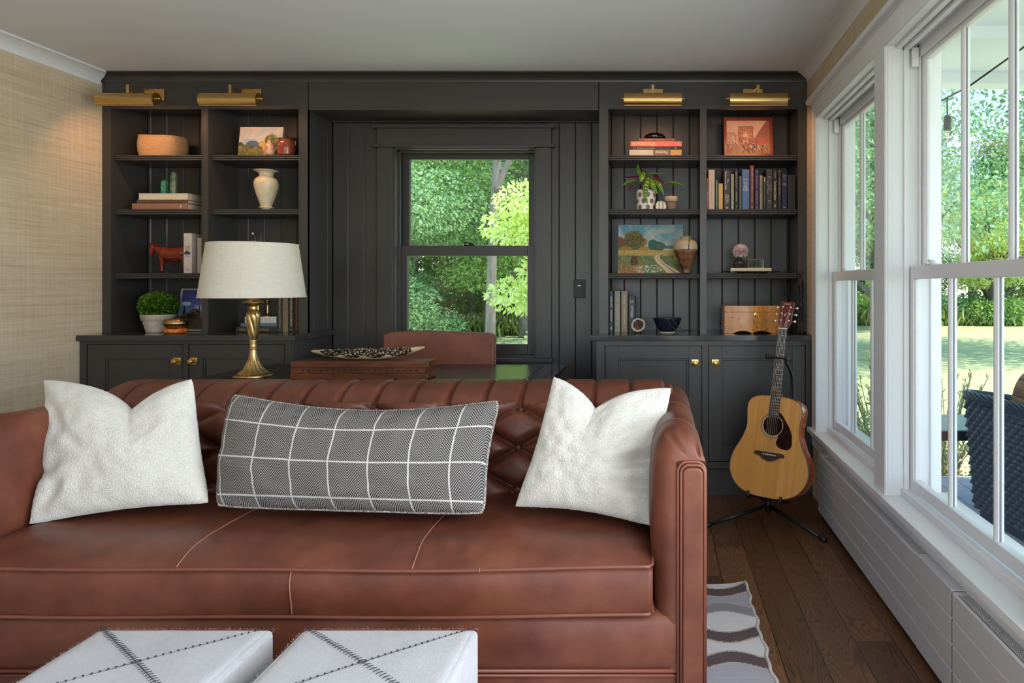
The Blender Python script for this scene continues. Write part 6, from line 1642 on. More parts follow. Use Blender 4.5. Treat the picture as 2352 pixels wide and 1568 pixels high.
for a, b, c_, d in ((i0-e, i0-e+.002, j0-e, j1+e), (i1+e, i1+e+.002, j0-e, j1+e), (i0-e, i1+e, j0-e, j0-e+.002), (i0-e, i1+e, j1+e-.002, j1+e)): m.box(a, b, c_, d, dz-.0004, dz+.0009)
m.build('inlay_line', M_inl, tp)
for s in (0, 1):
    x0 = dx0+.10 if s == 0 else dx1-.10-.42; x1 = x0+.42
    m = MB(); m.box(x0, x1, dy0+.07, dy1-.07, .09, dz-.034); pd = m.build('pedestal', M_deskw, dk, bevel=.004)
    m = MB(); m.box(x0-.012, x1+.012, dy0+.058, dy1-.058, 0.0, .09); m.build('plinth', M_deskw, pd, bevel=.006)
    for k in range(3):
        z0 = .11+k*.20; m = MB(); m.box(x0+.025, x1-.025, dy1-.07, dy1-.055, z0, z0+.185); dr = m.build('drawer', M_deskw, pd, bevel=.003)
        h = MB(); xc = (x0+x1)/2; h.tube(catmull([(xc-.05, dy1-.056, z0+.10), (xc-.04, dy1-.035, z0+.085), (xc+.04, dy1-.035, z0+.085), (xc+.05, dy1-.056, z0+.10)], 4), .004, 8); h.build('pull', M_abrass, dr, smooth=True)
    m = MB(); m.box(x0+.04, x1-.04, dy0+.064, dy0+.07, .13, .68); m.build('panel', M_deskw, pd, bevel=.002)
m = MB(); m.box(dx0+.52, dx1-.52, dy0+.07, dy1-.07, .63, dz-.034); m.build('kneehole_drawer', M_deskw, dk, bevel=.003)

# ================================================================== table lamp
LX, LY = wx(582, 3.41), 3.41; lp = thing('table_lamp', (LX, LY, dz), 'table lamp with a twisted antique brass stem and ivory drum shade', 'lamp')
sc_ = 3.41/F
def lz(py): return CH+(VY-py)*sc_
def tw(a, j, r, z):
    k = 14; ph = (z-dz)*30
    amp = .0 if (z < dz+.012 or z > lz(728)) else .10*min(1, (z-dz-.010)/.012)
    if z > lz(828) and z < lz(797)+.02: amp *= .25
    return r*(1+amp*(abs(math.sin((a*k/2+ph*1.0)))**.7-.55)*1.6)
m = MB()
P = [(.088, dz+.0003), (.0895, dz+.005), (.086, dz+.012)]
for py, r in ((857, .070), (848, .047), (838, .034), (828, .026), (818, .0205), (808, .0175), (801, .0165)): P.append((r, lz(py)))
m.lathe([p for p in catmull([(a, b, 0) for a, b in P], 6)] and [(p[0], p[1]) for p in catmull([(a, b, 0) for a, b in P], 6)], (LX, LY, 0), 96, fn=tw)
m.build('base', M_abrass, lp, smooth=True)
m = MB(); m.lathe([(.0165, lz(803)), (.0185, lz(802)), (.0185, lz(800)), (.0160, lz(799)), (.0155, lz(790)), (.0175, lz(782)), (.0175, lz(780)), (.0150, lz(779))], (LX, LY, 0), 40); m.build('collar', M_abrass, lp, smooth=True)
P = []
for py, r in ((780, .0155), (770, .0205), (755, .025), (742, .0285), (730, .031), (722, .0305), (715, .025), (710, .0175)): P.append((r, lz(py)))
m = MB(); m.lathe([(p[0], p[1]) for p in catmull([(a, b, 0) for a, b in P], 8)], (LX, LY, 0), 96, fn=lambda a, j, r, z: r*(1+.16*(abs(math.sin(a*3+(z-dz)*26))**.7-.5)*max(0, min(1, (z-lz(778))/.03))*max(0, min(1, (lz(709)-z)/.012))))
m.build('twisted_stem', M_abrass, lp, smooth=True)
m = MB(); m.lathe([(.017, lz(711)), (.019, lz(709)), (.0165, lz(707.5)), (.0185, lz(706)), (.016, lz(704)), (.019, lz(702)), (.024, lz(700)), (.040, lz(697)), (.047, lz(696)), (.048, lz(694.5)), (.044, lz(692.5)), (.030, lz(689.5)), (.020, lz(688)), (.018, lz(686)), (.016, lz(680)), (.010, lz(676)), (.008, lz(640))], (LX, LY, 0), 48, fn=lambda a, j, r, z: r*(1+(.05*math.cos(a*12) if 6 < j < 8 else 0))); m.build('neck', M_abrass, lp, smooth=True)
m = MB(); zt, zb_ = lz(560.5), lz(682); rt, rb = .2015, .2365; n = 96
V = []
m.grid(lambda i, j: (LX+(rb+(rt-rb)*j/10)*math.cos(2*PI*i/n), LY+(rb+(rt-rb)*j/10)*math.sin(2*PI*i/n), zb_+(zt-zb_)*j/10), n, 11, cu=True)
m.grid(lambda i, j: (LX+(rb-.002+(rt-rb)*(10-j)/10)*math.cos(2*PI*i/n), LY+(rb-.002+(rt-rb)*(10-j)/10)*math.sin(2*PI*i/n), zb_+(zt-zb_)*(10-j)/10), n, 11, cu=True)
sh = m.build('lamp_shade', M_shade, lp, smooth=True)
for z_, r_ in ((zt, rt), (zb_, rb)):
    m = MB(); m.tube([(LX+r_*math.cos(2*PI*i/n), LY+r_*math.sin(2*PI*i/n), z_) for i in range(n)], .0026, 6, closed=True); m.build('trim_band', M_shade, sh, smooth=True)
m = MB(); a_ = -PI/2+.30; m.box(0, .0007, -.004, .004, 0, 1)
m = MB(); m.tube([(LX+math.cos(a_)*(rb+.0005), LY+math.sin(a_)*(rb+.0005), zb_+.002), (LX+math.cos(a_)*(rt+.0005), LY+math.sin(a_)*(rt+.0005), zt-.002)], .0012, 6); m.build('seam', M_shade, sh)
m = MB()
for k in range(3): a = k*2*PI/3+.3; m.tube([(LX, LY, zt-.012), (LX+math.cos(a)*rt, LY+math.sin(a)*rt, zt-.002)], .0015, 6)
m.tube([(LX, LY, lz(676)), (LX, LY, zt-.012)], .003, 8); m.build('harp', M_abrass, lp)
m = MB(); m.lathe(lsm([(.004, zt-.012), (.006, zt-.004), (.012, zt+.004), (.013, zt+.010), (.008, zt+.016), (0.0001, zt+.018)]), (LX-.0, LY, 0), 24); m.build('finial', pm('finial_clay', rgb(150, 110, 80), .5), lp, smooth=True)

# ================================================================== carved wooden box and shell shaped bowl
D = 3.30; zt_ = dz+.0008; cbx0, cbx1 = wx(665.5, D), wx(982, D); yb = D+.13
t = thing('carved_wood_block', ((cbx0+cbx1)/2, D+.065, dz), 'long old carved wooden mould with a row of small holes, on the desk', 'box')
z0 = zt_; zm1 = CH+(VY-855.5)*D/F; zm2 = CH+(VY-844)*D/F; zT = CH+(VY-829.5)*D/F
h = zT-z0; zm1 = z0+h*.33; zm2 = z0+h*.62
m = MB(); m.box(cbx0, cbx1, D, yb, z0, zm1); m.build('lower_block', M_carved, t, bevel=.004)
m = MB(); m.box(cbx0, cbx1+.004, D, yb, zm2, zT); m.build('upper_block', M_carved, t, bevel=.006)
m = MB(); m.box(cbx0+.004, cbx1-.012, D+.0035, yb-.004, zm1-.001, zm2+.001)
mid = m.build('carved_band', M_carved, t)
m = MB()
for k in range(20):
    x_ = cbx0+(cbx1-cbx0)*(.095+.825*k/19); z_ = (zm1+zm2)/2+.001; m.prism([(x_-.0058, z_+.006), (x_-.003, z_-.002), (x_, z_-.0075), (x_+.003, z_-.002), (x_+.0058, z_+.006), (x_, z_+.003)], 'y', D+.0015, D+.004)
m.build('carved_holes', M_slot, mid)
m = MB(); m.tube([(cbx0+.004, D+.002, zm2-.001), (cbx1-.01, D+.002, zm2-.001)], .0022, 6); m.tube([(cbx0+.004, D+.002, zm1+.002), (cbx1-.01, D+.002, zm1+.002)], .0018, 6); m.build('carved_bead', M_carved, mid)
# boat-shaped bowl
def m_filigree():
    n = NT('black_filigree_on_bone'); v = n.coord('Object', (1, 1, 1)); 
    v1 = n.new('ShaderNodeTexVoronoi', feature='DISTANCE_TO_EDGE', _Scale=70.0); n.link(v, v1.inputs['Vector'])
    w = n.noise(v, 55, 2, .5, 2.2); l = n.math('LESS_THAN', n.math('ABSOLUTE', n.math('SUBTRACT', w, .5)), .045)
    e = n.math('LESS_THAN', v1.outputs[0], .16)
    tc = n.new('ShaderNodeTexCoord'); sp = n.new('ShaderNodeSeparateXYZ'); n.link(tc.outputs['Object'], sp.inputs[0])
    sc = n.math('MULTIPLY', n.math('ABSOLUTE', n.math('SINE', n.math('MULTIPLY', sp.outputs[0], 28))), .017)
    up = n.math('GREATER_THAN', n.math('ADD', sp.outputs[2], n.math('SUBTRACT', sc, n.math('MULTIPLY', n.math('MULTIPLY', sp.outputs[0], sp.outputs[0]), .30))), .026)
    mk = n.math('MULTIPLY', up, n.math('MAXIMUM', l, e))
    bone = n.ramp(n.noise(v, 40, 4), [(.35, rgb(176, 146, 98)), (.55, rgb(214, 192, 152)), (.7, rgb(222, 204, 170))])
    ends = n.math('LESS_THAN', n.math('ABSOLUTE', sp.outputs[0]), .225); mk = n.math('MULTIPLY', mk, ends)
    n.base(n.mix(mk, bone, rgb(34, 28, 22))); n.set(Roughness=.45); n.bump(mk, .5, .002); return n.mat
xb0, xb1 = wx(714, D+.07), wx(975, D+.07); zB = zT+.0015; L = xb1-xb0
m = MB(); nu, nv = 80, 24
def boat(i, j, inn=False):
    u = i/(nu-1)*2-1; a = PI*j/(nv-1); w = .062*(max(0, 1-abs(u)**2.0))**.8+.0015; zr = .051+(.013 if u > 0 else -.006)*abs(u)**1.5; zbm = (.056 if u > 0 else .038)*abs(u)**2.3
    g = .90 if inn else 1
    y_ = -math.cos(a)*w*g; d = (zr-zbm)*math.sin(a)**.8; z_ = zr-d*(.86 if inn else 1)
    return ((xb0+xb1)/2+u*L/2*(.985 if inn else 1), D+.07+y_, zB+z_)
m.grid(lambda i, j: boat(i, j), nu, nv); m2 = MB(); m2.grid(lambda i, j: boat(i, j, True), nu, nv); m.add(m2.v, [f[::-1] for f in m2.f])
# rim strips
k0 = nu*nv
for j in (0, nv-1):
    for i in range(nu-1):
        a, b = j*nu+i, j*nu+i+1; m.f.append((a, b, k0+b, k0+a)); m.m.append(0)
tag(m.build('filigree_bowl', m_filigree(), smooth=True), 'long pointed bone coloured bowl with black filigree, on the carved wood block', 'bowl')

# ================================================================== desk chair behind the desk
CXc = -1.265; t = thing('desk_chair', (CXc, 4.05, 0), 'brown leather desk chair with nailhead trim, behind the desk', 'chair')
m = MB(); yb = 4.02; wB = .325
def cb(i, j, f):
    u = i/30*2-1; k = j/20; z = .48+(.935-.48)*k; w = wB*(1-.02*(1-k)); crown = .012*(1-u*u)*k**4 - .020*max(0, abs(u)-.93)/.07*k**8
    y = yb+f*.035+.010*u*u*-1; return (CXc+u*w, y-(.004*math.sin(PI*k)*(1-u*u) if f < 0 else 0), z+crown-.004*math.sin(3*u)*k)
F_ = [cb(i, j, -1) for j in range(21) for i in range(31)]; B_ = [cb(i, j, 1) for j in range(21) for i in range(31)]
m.v = F_+B_; N_ = 31*21
for j in range(20):
    for i in range(30):
        a = j*31+i; m.f.append((a, a+1, a+32, a+31)); m.f.append((N_+a, N_+a+31, N_+a+32, N_+a+1))
for i in range(30): m.f.append((i, N_+i, N_+i+1, i+1)); a = 20*31+i; m.f.append((a, a+1, N_+a+1, N_+a))
for j in range(20): a = j*31; m.f.append((a, a+31, N_+a+31, N_+a)); a = j*31+30; m.f.append((a, N_+a, N_+a+31, a+31))
m.m = [0]*len(m.f); br = m.build('backrest', M_leather2, t, bevel=.010, seg=4)
nail = None
for s in (-1, 1):
    for k in range(44):
        z = .50+k*.0098; x = CXc+s*(wB*(1-.02*(1-(z-.48)/.455))+.0008)
        for yy in (yb-.017,):
            if nail is None: nail = MB().ball((0, 0, 0), .0042, 8).build('nailhead', M_abrass, t, smooth=True, local=True); o = nail
            else: o = nail.copy(); C.objects.link(o)
            o.location = Vector((x, yy, z))-ORG[t.name]
m = MB(); m.box(CXc-.31, CXc+.31, 3.56, 4.05, .40, .50); m.build('seat', M_leather2, t, bevel=.03, seg=4)
for x_ in (CXc-.27, CXc+.27):
    for y_, q in ((3.60, -.0), (4.02, .05)):
        m = MB(); m.add([(x_-.02, y_-.02, .40), (x_+.02, y_-.02, .40), (x_+.02, y_+.02, .40), (x_-.02, y_+.02, .40), (x_-.013, y_-.013+q, 0), (x_+.013, y_-.013+q, 0), (x_+.013, y_+.013+q, 0), (x_-.013, y_+.013+q, 0)], [(0, 1, 2, 3), (7, 6, 5, 4), (0, 4, 5, 1), (1, 5, 6, 2), (2, 6, 7, 3), (3, 7, 4, 0)]); m.build('leg', M_deskw, t)

# ================================================================== guitar on its stand
gp = at(1757, 1142, 3.42); gt = at(1806, 690, 3.60)
w_ = (gt-gp).normalized(); n0 = Vector((-math.sin(math.radians(28)), -math.cos(math.radians(28)), 0)); n_ = (n0-w_*n0.dot(w_)).normalized(); u_ = w_.cross(n_)
GM = Matrix((u_, w_, n_)).transposed()          # local x right, y up the neck, z to the viewer
g = thing('acoustic_guitar', gp, 'acoustic guitar with a natural spruce top leaning on a black stand', 'guitar', rot=GM.to_euler())
hw = [(0, 0), (.002, .06), (.014, .115), (.045, .165), (.095, .198), (.150, .2055), (.205, .192), (.262, .163), (.310, .144), (.348, .1375), (.385, .140), (.425, .1445), (.460, .141), (.485, .122), (.500, .085), (.5045, .045), (.505, 0)]
half = catmull([(x, y, 0) for y, x in hw], 6); half = [(max(0, p[0]), p[1]) for p in half]
outl = half+[(-x, y) for x, y in half[::-1][1:-1]]
def dep(y): return .118-.020*(y/.505)
m = MB(); n = len(outl)
inn = [(x*.992, .252+(y-.252)*.992) for x, y in outl]
V = []; R = .051; hc = (0, .356)
def ring(k):  # soundhole ring points matched by angle to outline
    return None
# top with a round hole
m = MB(); K = 96
import bisect
def ray_out(a):
    # outline point in direction a from hole centre
    best = None; dx, dy = math.cos(a), math.sin(a)
    for i in range(n):
        (x1, y1), (x2, y2) = outl[i], outl[(i+1) % n]; ex, ey = x2-x1, y2-y1; det = dx*(-ey)+dy*ex
        if abs(det) < 1e-12: continue
        tx, ty = x1-hc[0], y1-hc[1]; tt = (tx*(-ey)+ty*ex)/det; ss = (dx*ty-dy*tx)/det
        if tt > 0 and -1e-6 <= ss <= 1+1e-6 and (best is None or tt < best): best = tt
    return best or .1
K = 160; rs = [ray_out(2*PI*i/K) for i in range(K)]
m.grid(lambda i, j: ((lambda a, f: (hc[0]+math.cos(a)*(R+(rs[i]-R)*f), hc[1]+math.sin(a)*(R+(rs[i]-R)*f), 0))(2*PI*i/K, j/8)), K, 9, cu=True)
m.build('soundboard', M_spruce, g, local=True)
m = MB(); m.v = [(x, y, -.0004) for x, y in outl]+[(x, y, -dep(y)) for x, y in outl]; m.f = [(i, n+i, n+(i+1) % n, (i+1) % n) for i in range(n)]+[tuple(range(2*n-1, n-1, -1))[::-1]]; m.m = [0]*len(m.f)
bd = m.build('body_sides', M_mahog, g, local=True)
for f in bd.data.polygons[:n]: f.use_smooth = True
m = MB(); m.tube([(x, y, -.0012) for x, y in outl], .0022, 8, closed=True); m.tube([(x, y, -dep(y)+.001) for x, y in outl], .002, 8, closed=True); m.build('binding', pm('dark_binding', rgb(84, 78, 62), .3), g, local=True, smooth=True)
m = MB()
m.lathe([(R, -.003), (R+.001, .0003), (R+.0035, .0003), (R+.0035, -.001)], (hc[0], hc[1], 0), 64, caps=False); m.build('soundhole_edge', pm('pale_edge', rgb(214, 190, 140), .4), g, local=True, smooth=True)
m = MB()
for r0, r1 in ((R+.006, R+.0125),): m.lathe([(r0, .0001), (r0, .0004), (r1, .0004), (r1, .0001)], (hc[0], hc[1], 0), 72, caps=False)
m.build('rosette', pm('rosette_grey', rgb(116, 112, 92), .35, var=.25, scale=220), g, local=True)
m = MB(); m.lathe([(0.0001, -.075), (R+.012, -.075)], (hc[0], hc[1], 0), 48); m.box(-.13, .13, hc[1]-.11, hc[1]+.10, -.095, -.09); m.build('inner_back', pm('dark_interior_wood', rgb(70, 36, 22), .8), g, local=True)
pk = catmull([(.012, .415, 0), (.030, .424, 0), (.060, .385, 0), (.088, .335, 0), (.096, .290, 0), (.094, .262, 0), (.078, .246, 0), (.052, .247, 0), (.030, .258, 0), (.024, .275, 0), (.030, .298, 0)], 6)
pk = [(p[0]*1.12, p[1]) for p in pk]; arc = [(hc[0]+(R+.004)*math.cos(a), hc[1]+(R+.004)*math.sin(a)) for a in [math.radians(q) for q in range(-52, 62, 6)]]
m = MB(); m.prism(pk+arc, 'z', .0004, .0016)
def m_tort():
    q = NT('tortoiseshell'); a = q.noise(q.coord('Object'), 55, 5, .7, 1.5); q.base(q.ramp(a, [(.5, rgb(34, 20, 20)), (.62, rgb(60, 28, 22)), (.72, rgb(150, 66, 36))])); q.set(Roughness=.12); return q.mat
m.build('pickguard', m_tort(), g, local=True)
bl = catmull([(-.078, .205, 0), (-.074, .220, 0), (-.040, .2225, 0), (0, .222, 0), (.040, .2225, 0), (.074, .220, 0), (.078, .205, 0), (.070, .204, 0), (.052, .200, 0), (.030, .186, 0), (0, .178, 0), (-.030, .186, 0), (-.052, .200, 0), (-.070, .204, 0)], 5, True)
m = MB(); m.prism([(p[0], p[1]) for p in bl], 'z', 0, .009); bg_ = m.build('bridge', M_rosew, g, local=True, bevel=.0015)
m = MB(); m.box(-.037, .037, .2085, .2115, .009, .0125); m.build('saddle', pm('bone_white', rgb(232, 230, 220), .3), bg_, local=True)
for k in range(6):
    x = -.027+.0108*k; MB().lathe([(.0028, 0), (.0028, .003), (.0015, .005), (0, .005)], (x, .2005, .009), 12).build('bridge_pin', pm('pin_black', (.02, .02, .02, 1), .2), bg_, smooth=True, local=True)
ny0, ny1 = .395, .862; nut = .855
# neck and fretboard
def fbw(y): return .0275-(y-.395)/(nut-.395)*.0060
m = MB(); m.prism([(-fbw(.395), .395), (fbw(.395), .395), (fbw(nut), nut), (-fbw(nut), nut)], 'z', .0005, .0085); m.build('fretboard', M_rosew, g, local=True)
m = MB(); m.grid(lambda i, j: ((lambda y, a: (fbw(y)*math.cos(a), y, .0005-.017*math.sin(a)))(.49+(nut-.49)*j/10, PI*i/12)), 13, 11); m.box(-.026, .026, .47, .52, -.075, .0005); m.build('neck', M_redwood, g, local=True, smooth=True)
sl_ = .645; fr = MB(); dots = MB()
for k in range(1, 21):
    y = nut-sl_*(1-2**(-k/12))
    if y < .398: break
    fr.tube([(-fbw(y), y, .0088), (fbw(y), y, .0088)], .0009, 6)
for k in (3, 5, 7, 9, 12, 15):
    y = nut-sl_*(1-2**(-(k-.5)/12))
    for x in ((0,) if k != 12 else (-.009, .009)): dots.lathe([(.0001, .0087), (.0028, .0088)], (x, y, 0), 12)
fr.build('fret_wire', M_chrome, g, local=True, smooth=True); dots.build('fret_dot', pm('pearl', rgb(150, 146, 140), .3), g, local=True)
m = MB(); m.box(-.0215, .0215, nut, nut+.004, .0, .0105); m.build('nut', pm('bone_white2', rgb(236, 234, 226), .3), g, local=True)
hd_ = [(-.0215, nut+.004), (.0215, nut+.004), (.034, nut+.035), (.0365, nut+.150), (.030, nut+.158), (0, nut+.154), (-.030, nut+.158), (-.0365, nut+.150), (-.034, nut+.035)]
HR = Matrix.Translation((0, nut+.004, .002)) @ Matrix.Rotation(math.radians(-12), 4, 'X') @ Matrix.Translation((0, -nut-.004, 0))
m = MB(); m.prism(hd_, 'z', -.014, .0, M=HR); hs = m.build('headstock', M_redwood, g, local=True, bevel=.0015)
def HP(x, y, z): return HR @ Vector((x, y, z))
pegs = []
for s in (-1, 1):
    for k in range(3):
        x, y = s*.0215, nut+.048+.038*k; m = MB()
        m.lathe([(.0062, 0), (.0062, .002), (.003, .003), (.003, .010), (.0022, .010)], (0, 0, 0), 16, 0, HR @ Matrix.Translation((x, y, 0))); 
        m.tube([HP(s*.036, y, -.007), HP(s*.047, y, -.007)], .0022, 8)
        m.ball(HP(s*.0535, y, -.007), .0085, 12, M=HR, sc=(.8, 1, .45)); m.build('tuning_peg', M_chrome, g, local=True, smooth=True); pegs.append(HP(x, y, .006))
strg = MB(); order = [2, 1, 0, 3, 4, 5]
o_l = sorted([p for p in pegs if p.x < 0], key=lambda p: p.y); o_r = sorted([p for p in pegs if p.x > 0], key=lambda p: p.y)
tgt = [o_l[0], o_l[1], o_l[2], o_r[2], o_r[1], o_r[0]]
for k in range(6):
    m = MB(); xs0 = -.027+.0108*k; xn = -.0175+.007*k
    m.tube([(xs0, .2005, .0135), (xs0, .210, .0135), (xn, nut+.002, .0115), tgt[k]], .00075 if k < 3 else .0005, 5); m.build('string', pm('steel_strings', (.72, .66, .55, 1), .3, .9), g, local=True)
def loc_text(txt, c, w, h, M, mat, name):
    lettering(txt, (0, 0, 0), w, h, 'h', mat, g, name=name); o = g.children[-1]
    for q in g.children:
        if q.name.startswith(name): o = q
    n_ = len(o.data.vertices); a = np.zeros(n_*3); o.data.vertices.foreach_get('co', a); a = a.reshape(-1, 3)+np.array(ORG[g.name])
    b = np.array([[*(M @ Vector((p[0]+c[0], p[2]+c[1], .0004)))] for p in a]); o.data.vertices.foreach_set('co', b.ravel()); o.data.update()
loc_text('YAMAHA', (0, nut+.142), .036, .0075, HR, I_white, 'lettering')
m = MB(); m.tube([HP(-.005, nut+.076, .0006), HP(-.001, nut+.083, .0006), HP(.003, nut+.085, .0006), HP(.006, nut+.092, .0006)], .0016, 6); m.lathe([(.002, 0), (.0045, .0), (.0045, .0012), (.002, .0012)], (0, 0, 0), 16, 0, HR @ Matrix.Translation((-.003, nut+.079, 0))); m.build('inlay_mark', M_chrome, hs, local=True)

# stand
t = thing('guitar_stand', (gp.x+.05, gp.y+.09, 0), 'black tubular floor stand holding the acoustic guitar', 'stand')
hub = Vector((gp.x+.03, gp.y+.09, .085)); L2W = lambda x, y, z: Vector(gp)+GM @ Vector((x, y, z))
yk = L2W(0, .705, -.035)
m = MB(); m.tube(catmull([hub, hub+Vector((.02, .05, .25)), L2W(.035, .45, -.17), L2W(.035, .60, -.15), L2W(.02, .68, -.08), yk], 8), .008, 10); m.build('mast', M_black, t, smooth=True)
m = MB(); 
for s in (-1, 1): m.tube(catmull([yk, L2W(s*.030, .705, -.030), L2W(s*.034, .703, 0), L2W(s*.036, .700, .022)], 5), .0075, 10)
m.build('neck_yoke', M_black, t, smooth=True)
m = MB(); m.tube([L2W(-.060, .703, .020), L2W(-.040, .703, .018)], .0105, 12); m.ball(L2W(-.062, .703, .020), .0125, 12); m.tube([L2W(-.06, .703, .016), L2W(.045, .703, .016)], .0045, 8); m.ball(L2W(.042, .700, .020), .0145, 12); m.build('neck_strap', M_blackpl, t, smooth=True)
for ang, ln in ((math.radians(196), .34), (math.radians(-52), .36), (math.radians(80), .22)):
    e_ = hub+Vector((math.cos(ang)*ln, math.sin(ang)*ln, 0)); e_.z = .014; m = MB(); m.tube([hub, e_], .0095, 12); lg = m.build('leg', M_black, t, smooth=True)
    m = MB(); d_ = (e_-hub).normalized(); m.tube([e_-d_*.03, e_+d_*.008], .0125, 12); m.build('rubber_foot', M_blackpl, lg, smooth=True)
m = MB(); m.tube([hub-Vector((0, 0, .03)), hub+Vector((0, 0, .04))], .014, 14); m.build('hub', M_blackpl, t, smooth=True)
for s in (-1, 1):
    A = L2W(s*.085, -.012, -.12); B = L2W(s*.085, -.010, .012); Cq = L2W(s*.085, .018, .016)
    m = MB(); m.tube(catmull([hub+Vector((0, 0, .02)), A, B, Cq], 6), .0075, 10); m.build('cradle_arm', M_blackpl, t, smooth=True)
# ================================================================== outdoors
GZ = -.55
rnd = random.Random(4)
# lawn: gently uneven ground
m = MB(); nx, ny = 70, 70
def gd(i, j):
    x = -40+100*i/(nx-1); y = -14+74*j/(ny-1)
    far = max(0, y-8)*.004
    return (x, y, GZ+far+.03*mnoise.noise(Vector((x*.2, y*.2, 0))))
m.grid(gd, nx, ny); tag(m.build('lawn', M_lawn, smooth=True), 'sunlit mown lawn running to the edge of the woods', 'lawn', kind='stuff')
st(MB().box(XR-5, 1.09, -4, 4.62, -.7, -.13).build('trim_8', pm('foundation', rgb(150, 148, 144), .9)))
# porch: deck, ceiling, edge beams
M_deck = pm('grey_decking', rgb(158, 160, 164), .6, var=.08, scale=5, stretch=(.3, 3, 1))
dk_ = thing('porch_deck', (2.3, .3, GZ), 'grey board deck of the porch outside the windows', 'deck')
m = MB()
for k in range(17): x_ = 1.12+k*.14; m.box(x_, x_+.134, -4, 4.50, -.085, -.055)
m.build('deck_boards', M_deck, dk_); MB().box(1.12, 3.5, 4.50, 4.535, -.22, -.052).build('fascia', M_deck, dk_); MB().box(3.5, 3.535, -4, 4.535, -.22, -.052).build('fascia', M_deck, dk_)
MB().box(1.2, 3.45, -3.9, 4.45, GZ, -.09).build('substructure', pm('dark_deck_wood', rgb(90, 88, 84), .9), dk_)  # solid block under the boards, in a darker grey
pr = thing('porch_roof', (2.3, 0, 2.38), 'white boarded porch ceiling with cross battens', 'porch roof')
M_pc = pm('porch_ceiling_paint', rgb(232, 238, 242), .6, var=.01)
MB().box(1.12, 3.7, -4, 4.05, 2.45, 2.52).build('ceiling_boards', M_pc, pr)
for y_ in (-2.8, -1.4, .2, 1.75, 3.25): MB().box(1.12, 3.6, y_, y_+.10, 2.392, 2.45).build('batten', M_pc, pr)
MB().box(1.12, 3.7, 3.96, 4.08, 2.385, 2.56).build('end_beam', M_pc, pr)
MB().box(3.58, 3.72, -4, 4.08, 2.30, 2.60).build('edge_beam', M_pc, pr)
for y_ in (3.98, .6, -3.0):
    tag(MB().box(3.58, 3.70, y_-.06, y_+.06, -.055, 2.30).build('porch_post', M_white, bevel=.004), 'white square porch post at depth %s of the porch' % {3.98: 'the far end', .6: 'the middle', -3.0: 'the near end'}[y_], 'post', 'porch posts')

# ---- wicker armchair outside the near window
ca, sa = math.cos(math.radians(-8.7)), math.sin(math.radians(-8.7))
WC = Vector((1.50, 3.32, 0))
def WL(a, b, z): return Vector((WC.x+a*ca*1-b*sa*-1*-1*0+0, 0, 0))
ax = Vector((math.sin(math.radians(8.7)), -math.cos(math.radians(8.7)), 0))    # along the back, towards the camera
bx_ = Vector((math.cos(math.radians(8.7)), math.sin(math.radians(8.7)), 0))   # away from the house
def wp(a, b, z): return WC+ax*a+bx_*b+Vector((0, 0, z))
M_wick = pm('navy_resin_wicker', rgb(52, 64, 84), .30, var=.3, scale=40)
t = thing('wicker_armchair', WC+ax*.4+bx_*.4+Vector((0, 0, -.055)), 'dark blue wicker armchair on the porch, seen from behind through the near window', 'chair')
def weave(fn, nrm, La, Lz, name, ra=.052, rz=.0225):
    nu, nv = int(La/.0065), int(Lz/.0032)
    def f(i, j):
        a = La*i/(nu-1); z = Lz*j/(nv-1); r_ = z/rz; row_ = math.floor(r_); fr_ = r_-row_
        ph = (a/ra+.5*(row_ % 2)); q = abs(math.sin(PI*ph)); s_ = math.sin(PI*fr_)
        h_ = .011*(q**.6)*(s_**.6)*(1 if math.cos(PI*ph*2) < 2 else 0)+.003*math.sin(PI*fr_*2)
        p = fn(a, z); return p+nrm*h_
    g_ = MB(); g_.grid(f, nu, nv); return g_.build(name, M_wick, t, smooth=True)
HB = .548; z0 = .145
taper = lambda z: (1-z/HB)
weave(lambda a, z: wp(a-.0+.028*taper(z)*(1 if a < .4 else -1)*abs(a-.4)/.4, .035*taper(z), z0+z), -bx_, .86, HB, 'back_weave')
weave(lambda a, z: wp(0+.028*taper(z), a+.035*taper(z), z0+z), -ax, .78, HB-.08, 'side_weave')
weave(lambda a, z: wp(.86-.028*taper(z), a+.035*taper(z), z0+z), ax, .78, HB-.08, 'side_weave')
m = MB()
def rim(off, zz_, r_, n_=90):
    pts = []
    P = [wp(.0, .78, z0+HB-.12), wp(-.005, .4, z0+HB-.06), wp(0, .02, z0+HB-.005), wp(.43, -.005, z0+HB), wp(.86, .02, z0+HB-.005), wp(.865, .4, z0+HB-.06), wp(.86, .78, z0+HB-.12)]
    return catmull([p+Vector((0, 0, zz_)) for p in P], 16)
base_ = rim(0, 0, 0)
for k in range(7):      # braided edge
    pts = []
    for i, p in enumerate(base_):
        a_ = i*.55+k*2*PI/7; d = (base_[min(i+1, len(base_)-1)]-base_[max(i-1, 0)]).normalized(); u = Vector((0, 0, 1)); v = d.cross(u); pts.append(p+(u*math.cos(a_)+v*math.sin(a_))*.016)
    m.tube(pts, .0062, 6)
m.build('braided_rim', M_wick, t, smooth=True)
m = MB(); m.box(0, 1, 0, 1, 0, 1)
q_ = MB(); q_.v = [wp(a, b, z) for z in (.10, .36) for b in (.05, .78) for a in (.05, .81)]; q_.f = [(0, 2, 3, 1), (4, 5, 7, 6), (0, 1, 5, 4), (2, 6, 7, 3), (0, 4, 6, 2), (1, 3, 7, 5)]; q_.m = [0]*6; q_.build('seat', M_wick, t)
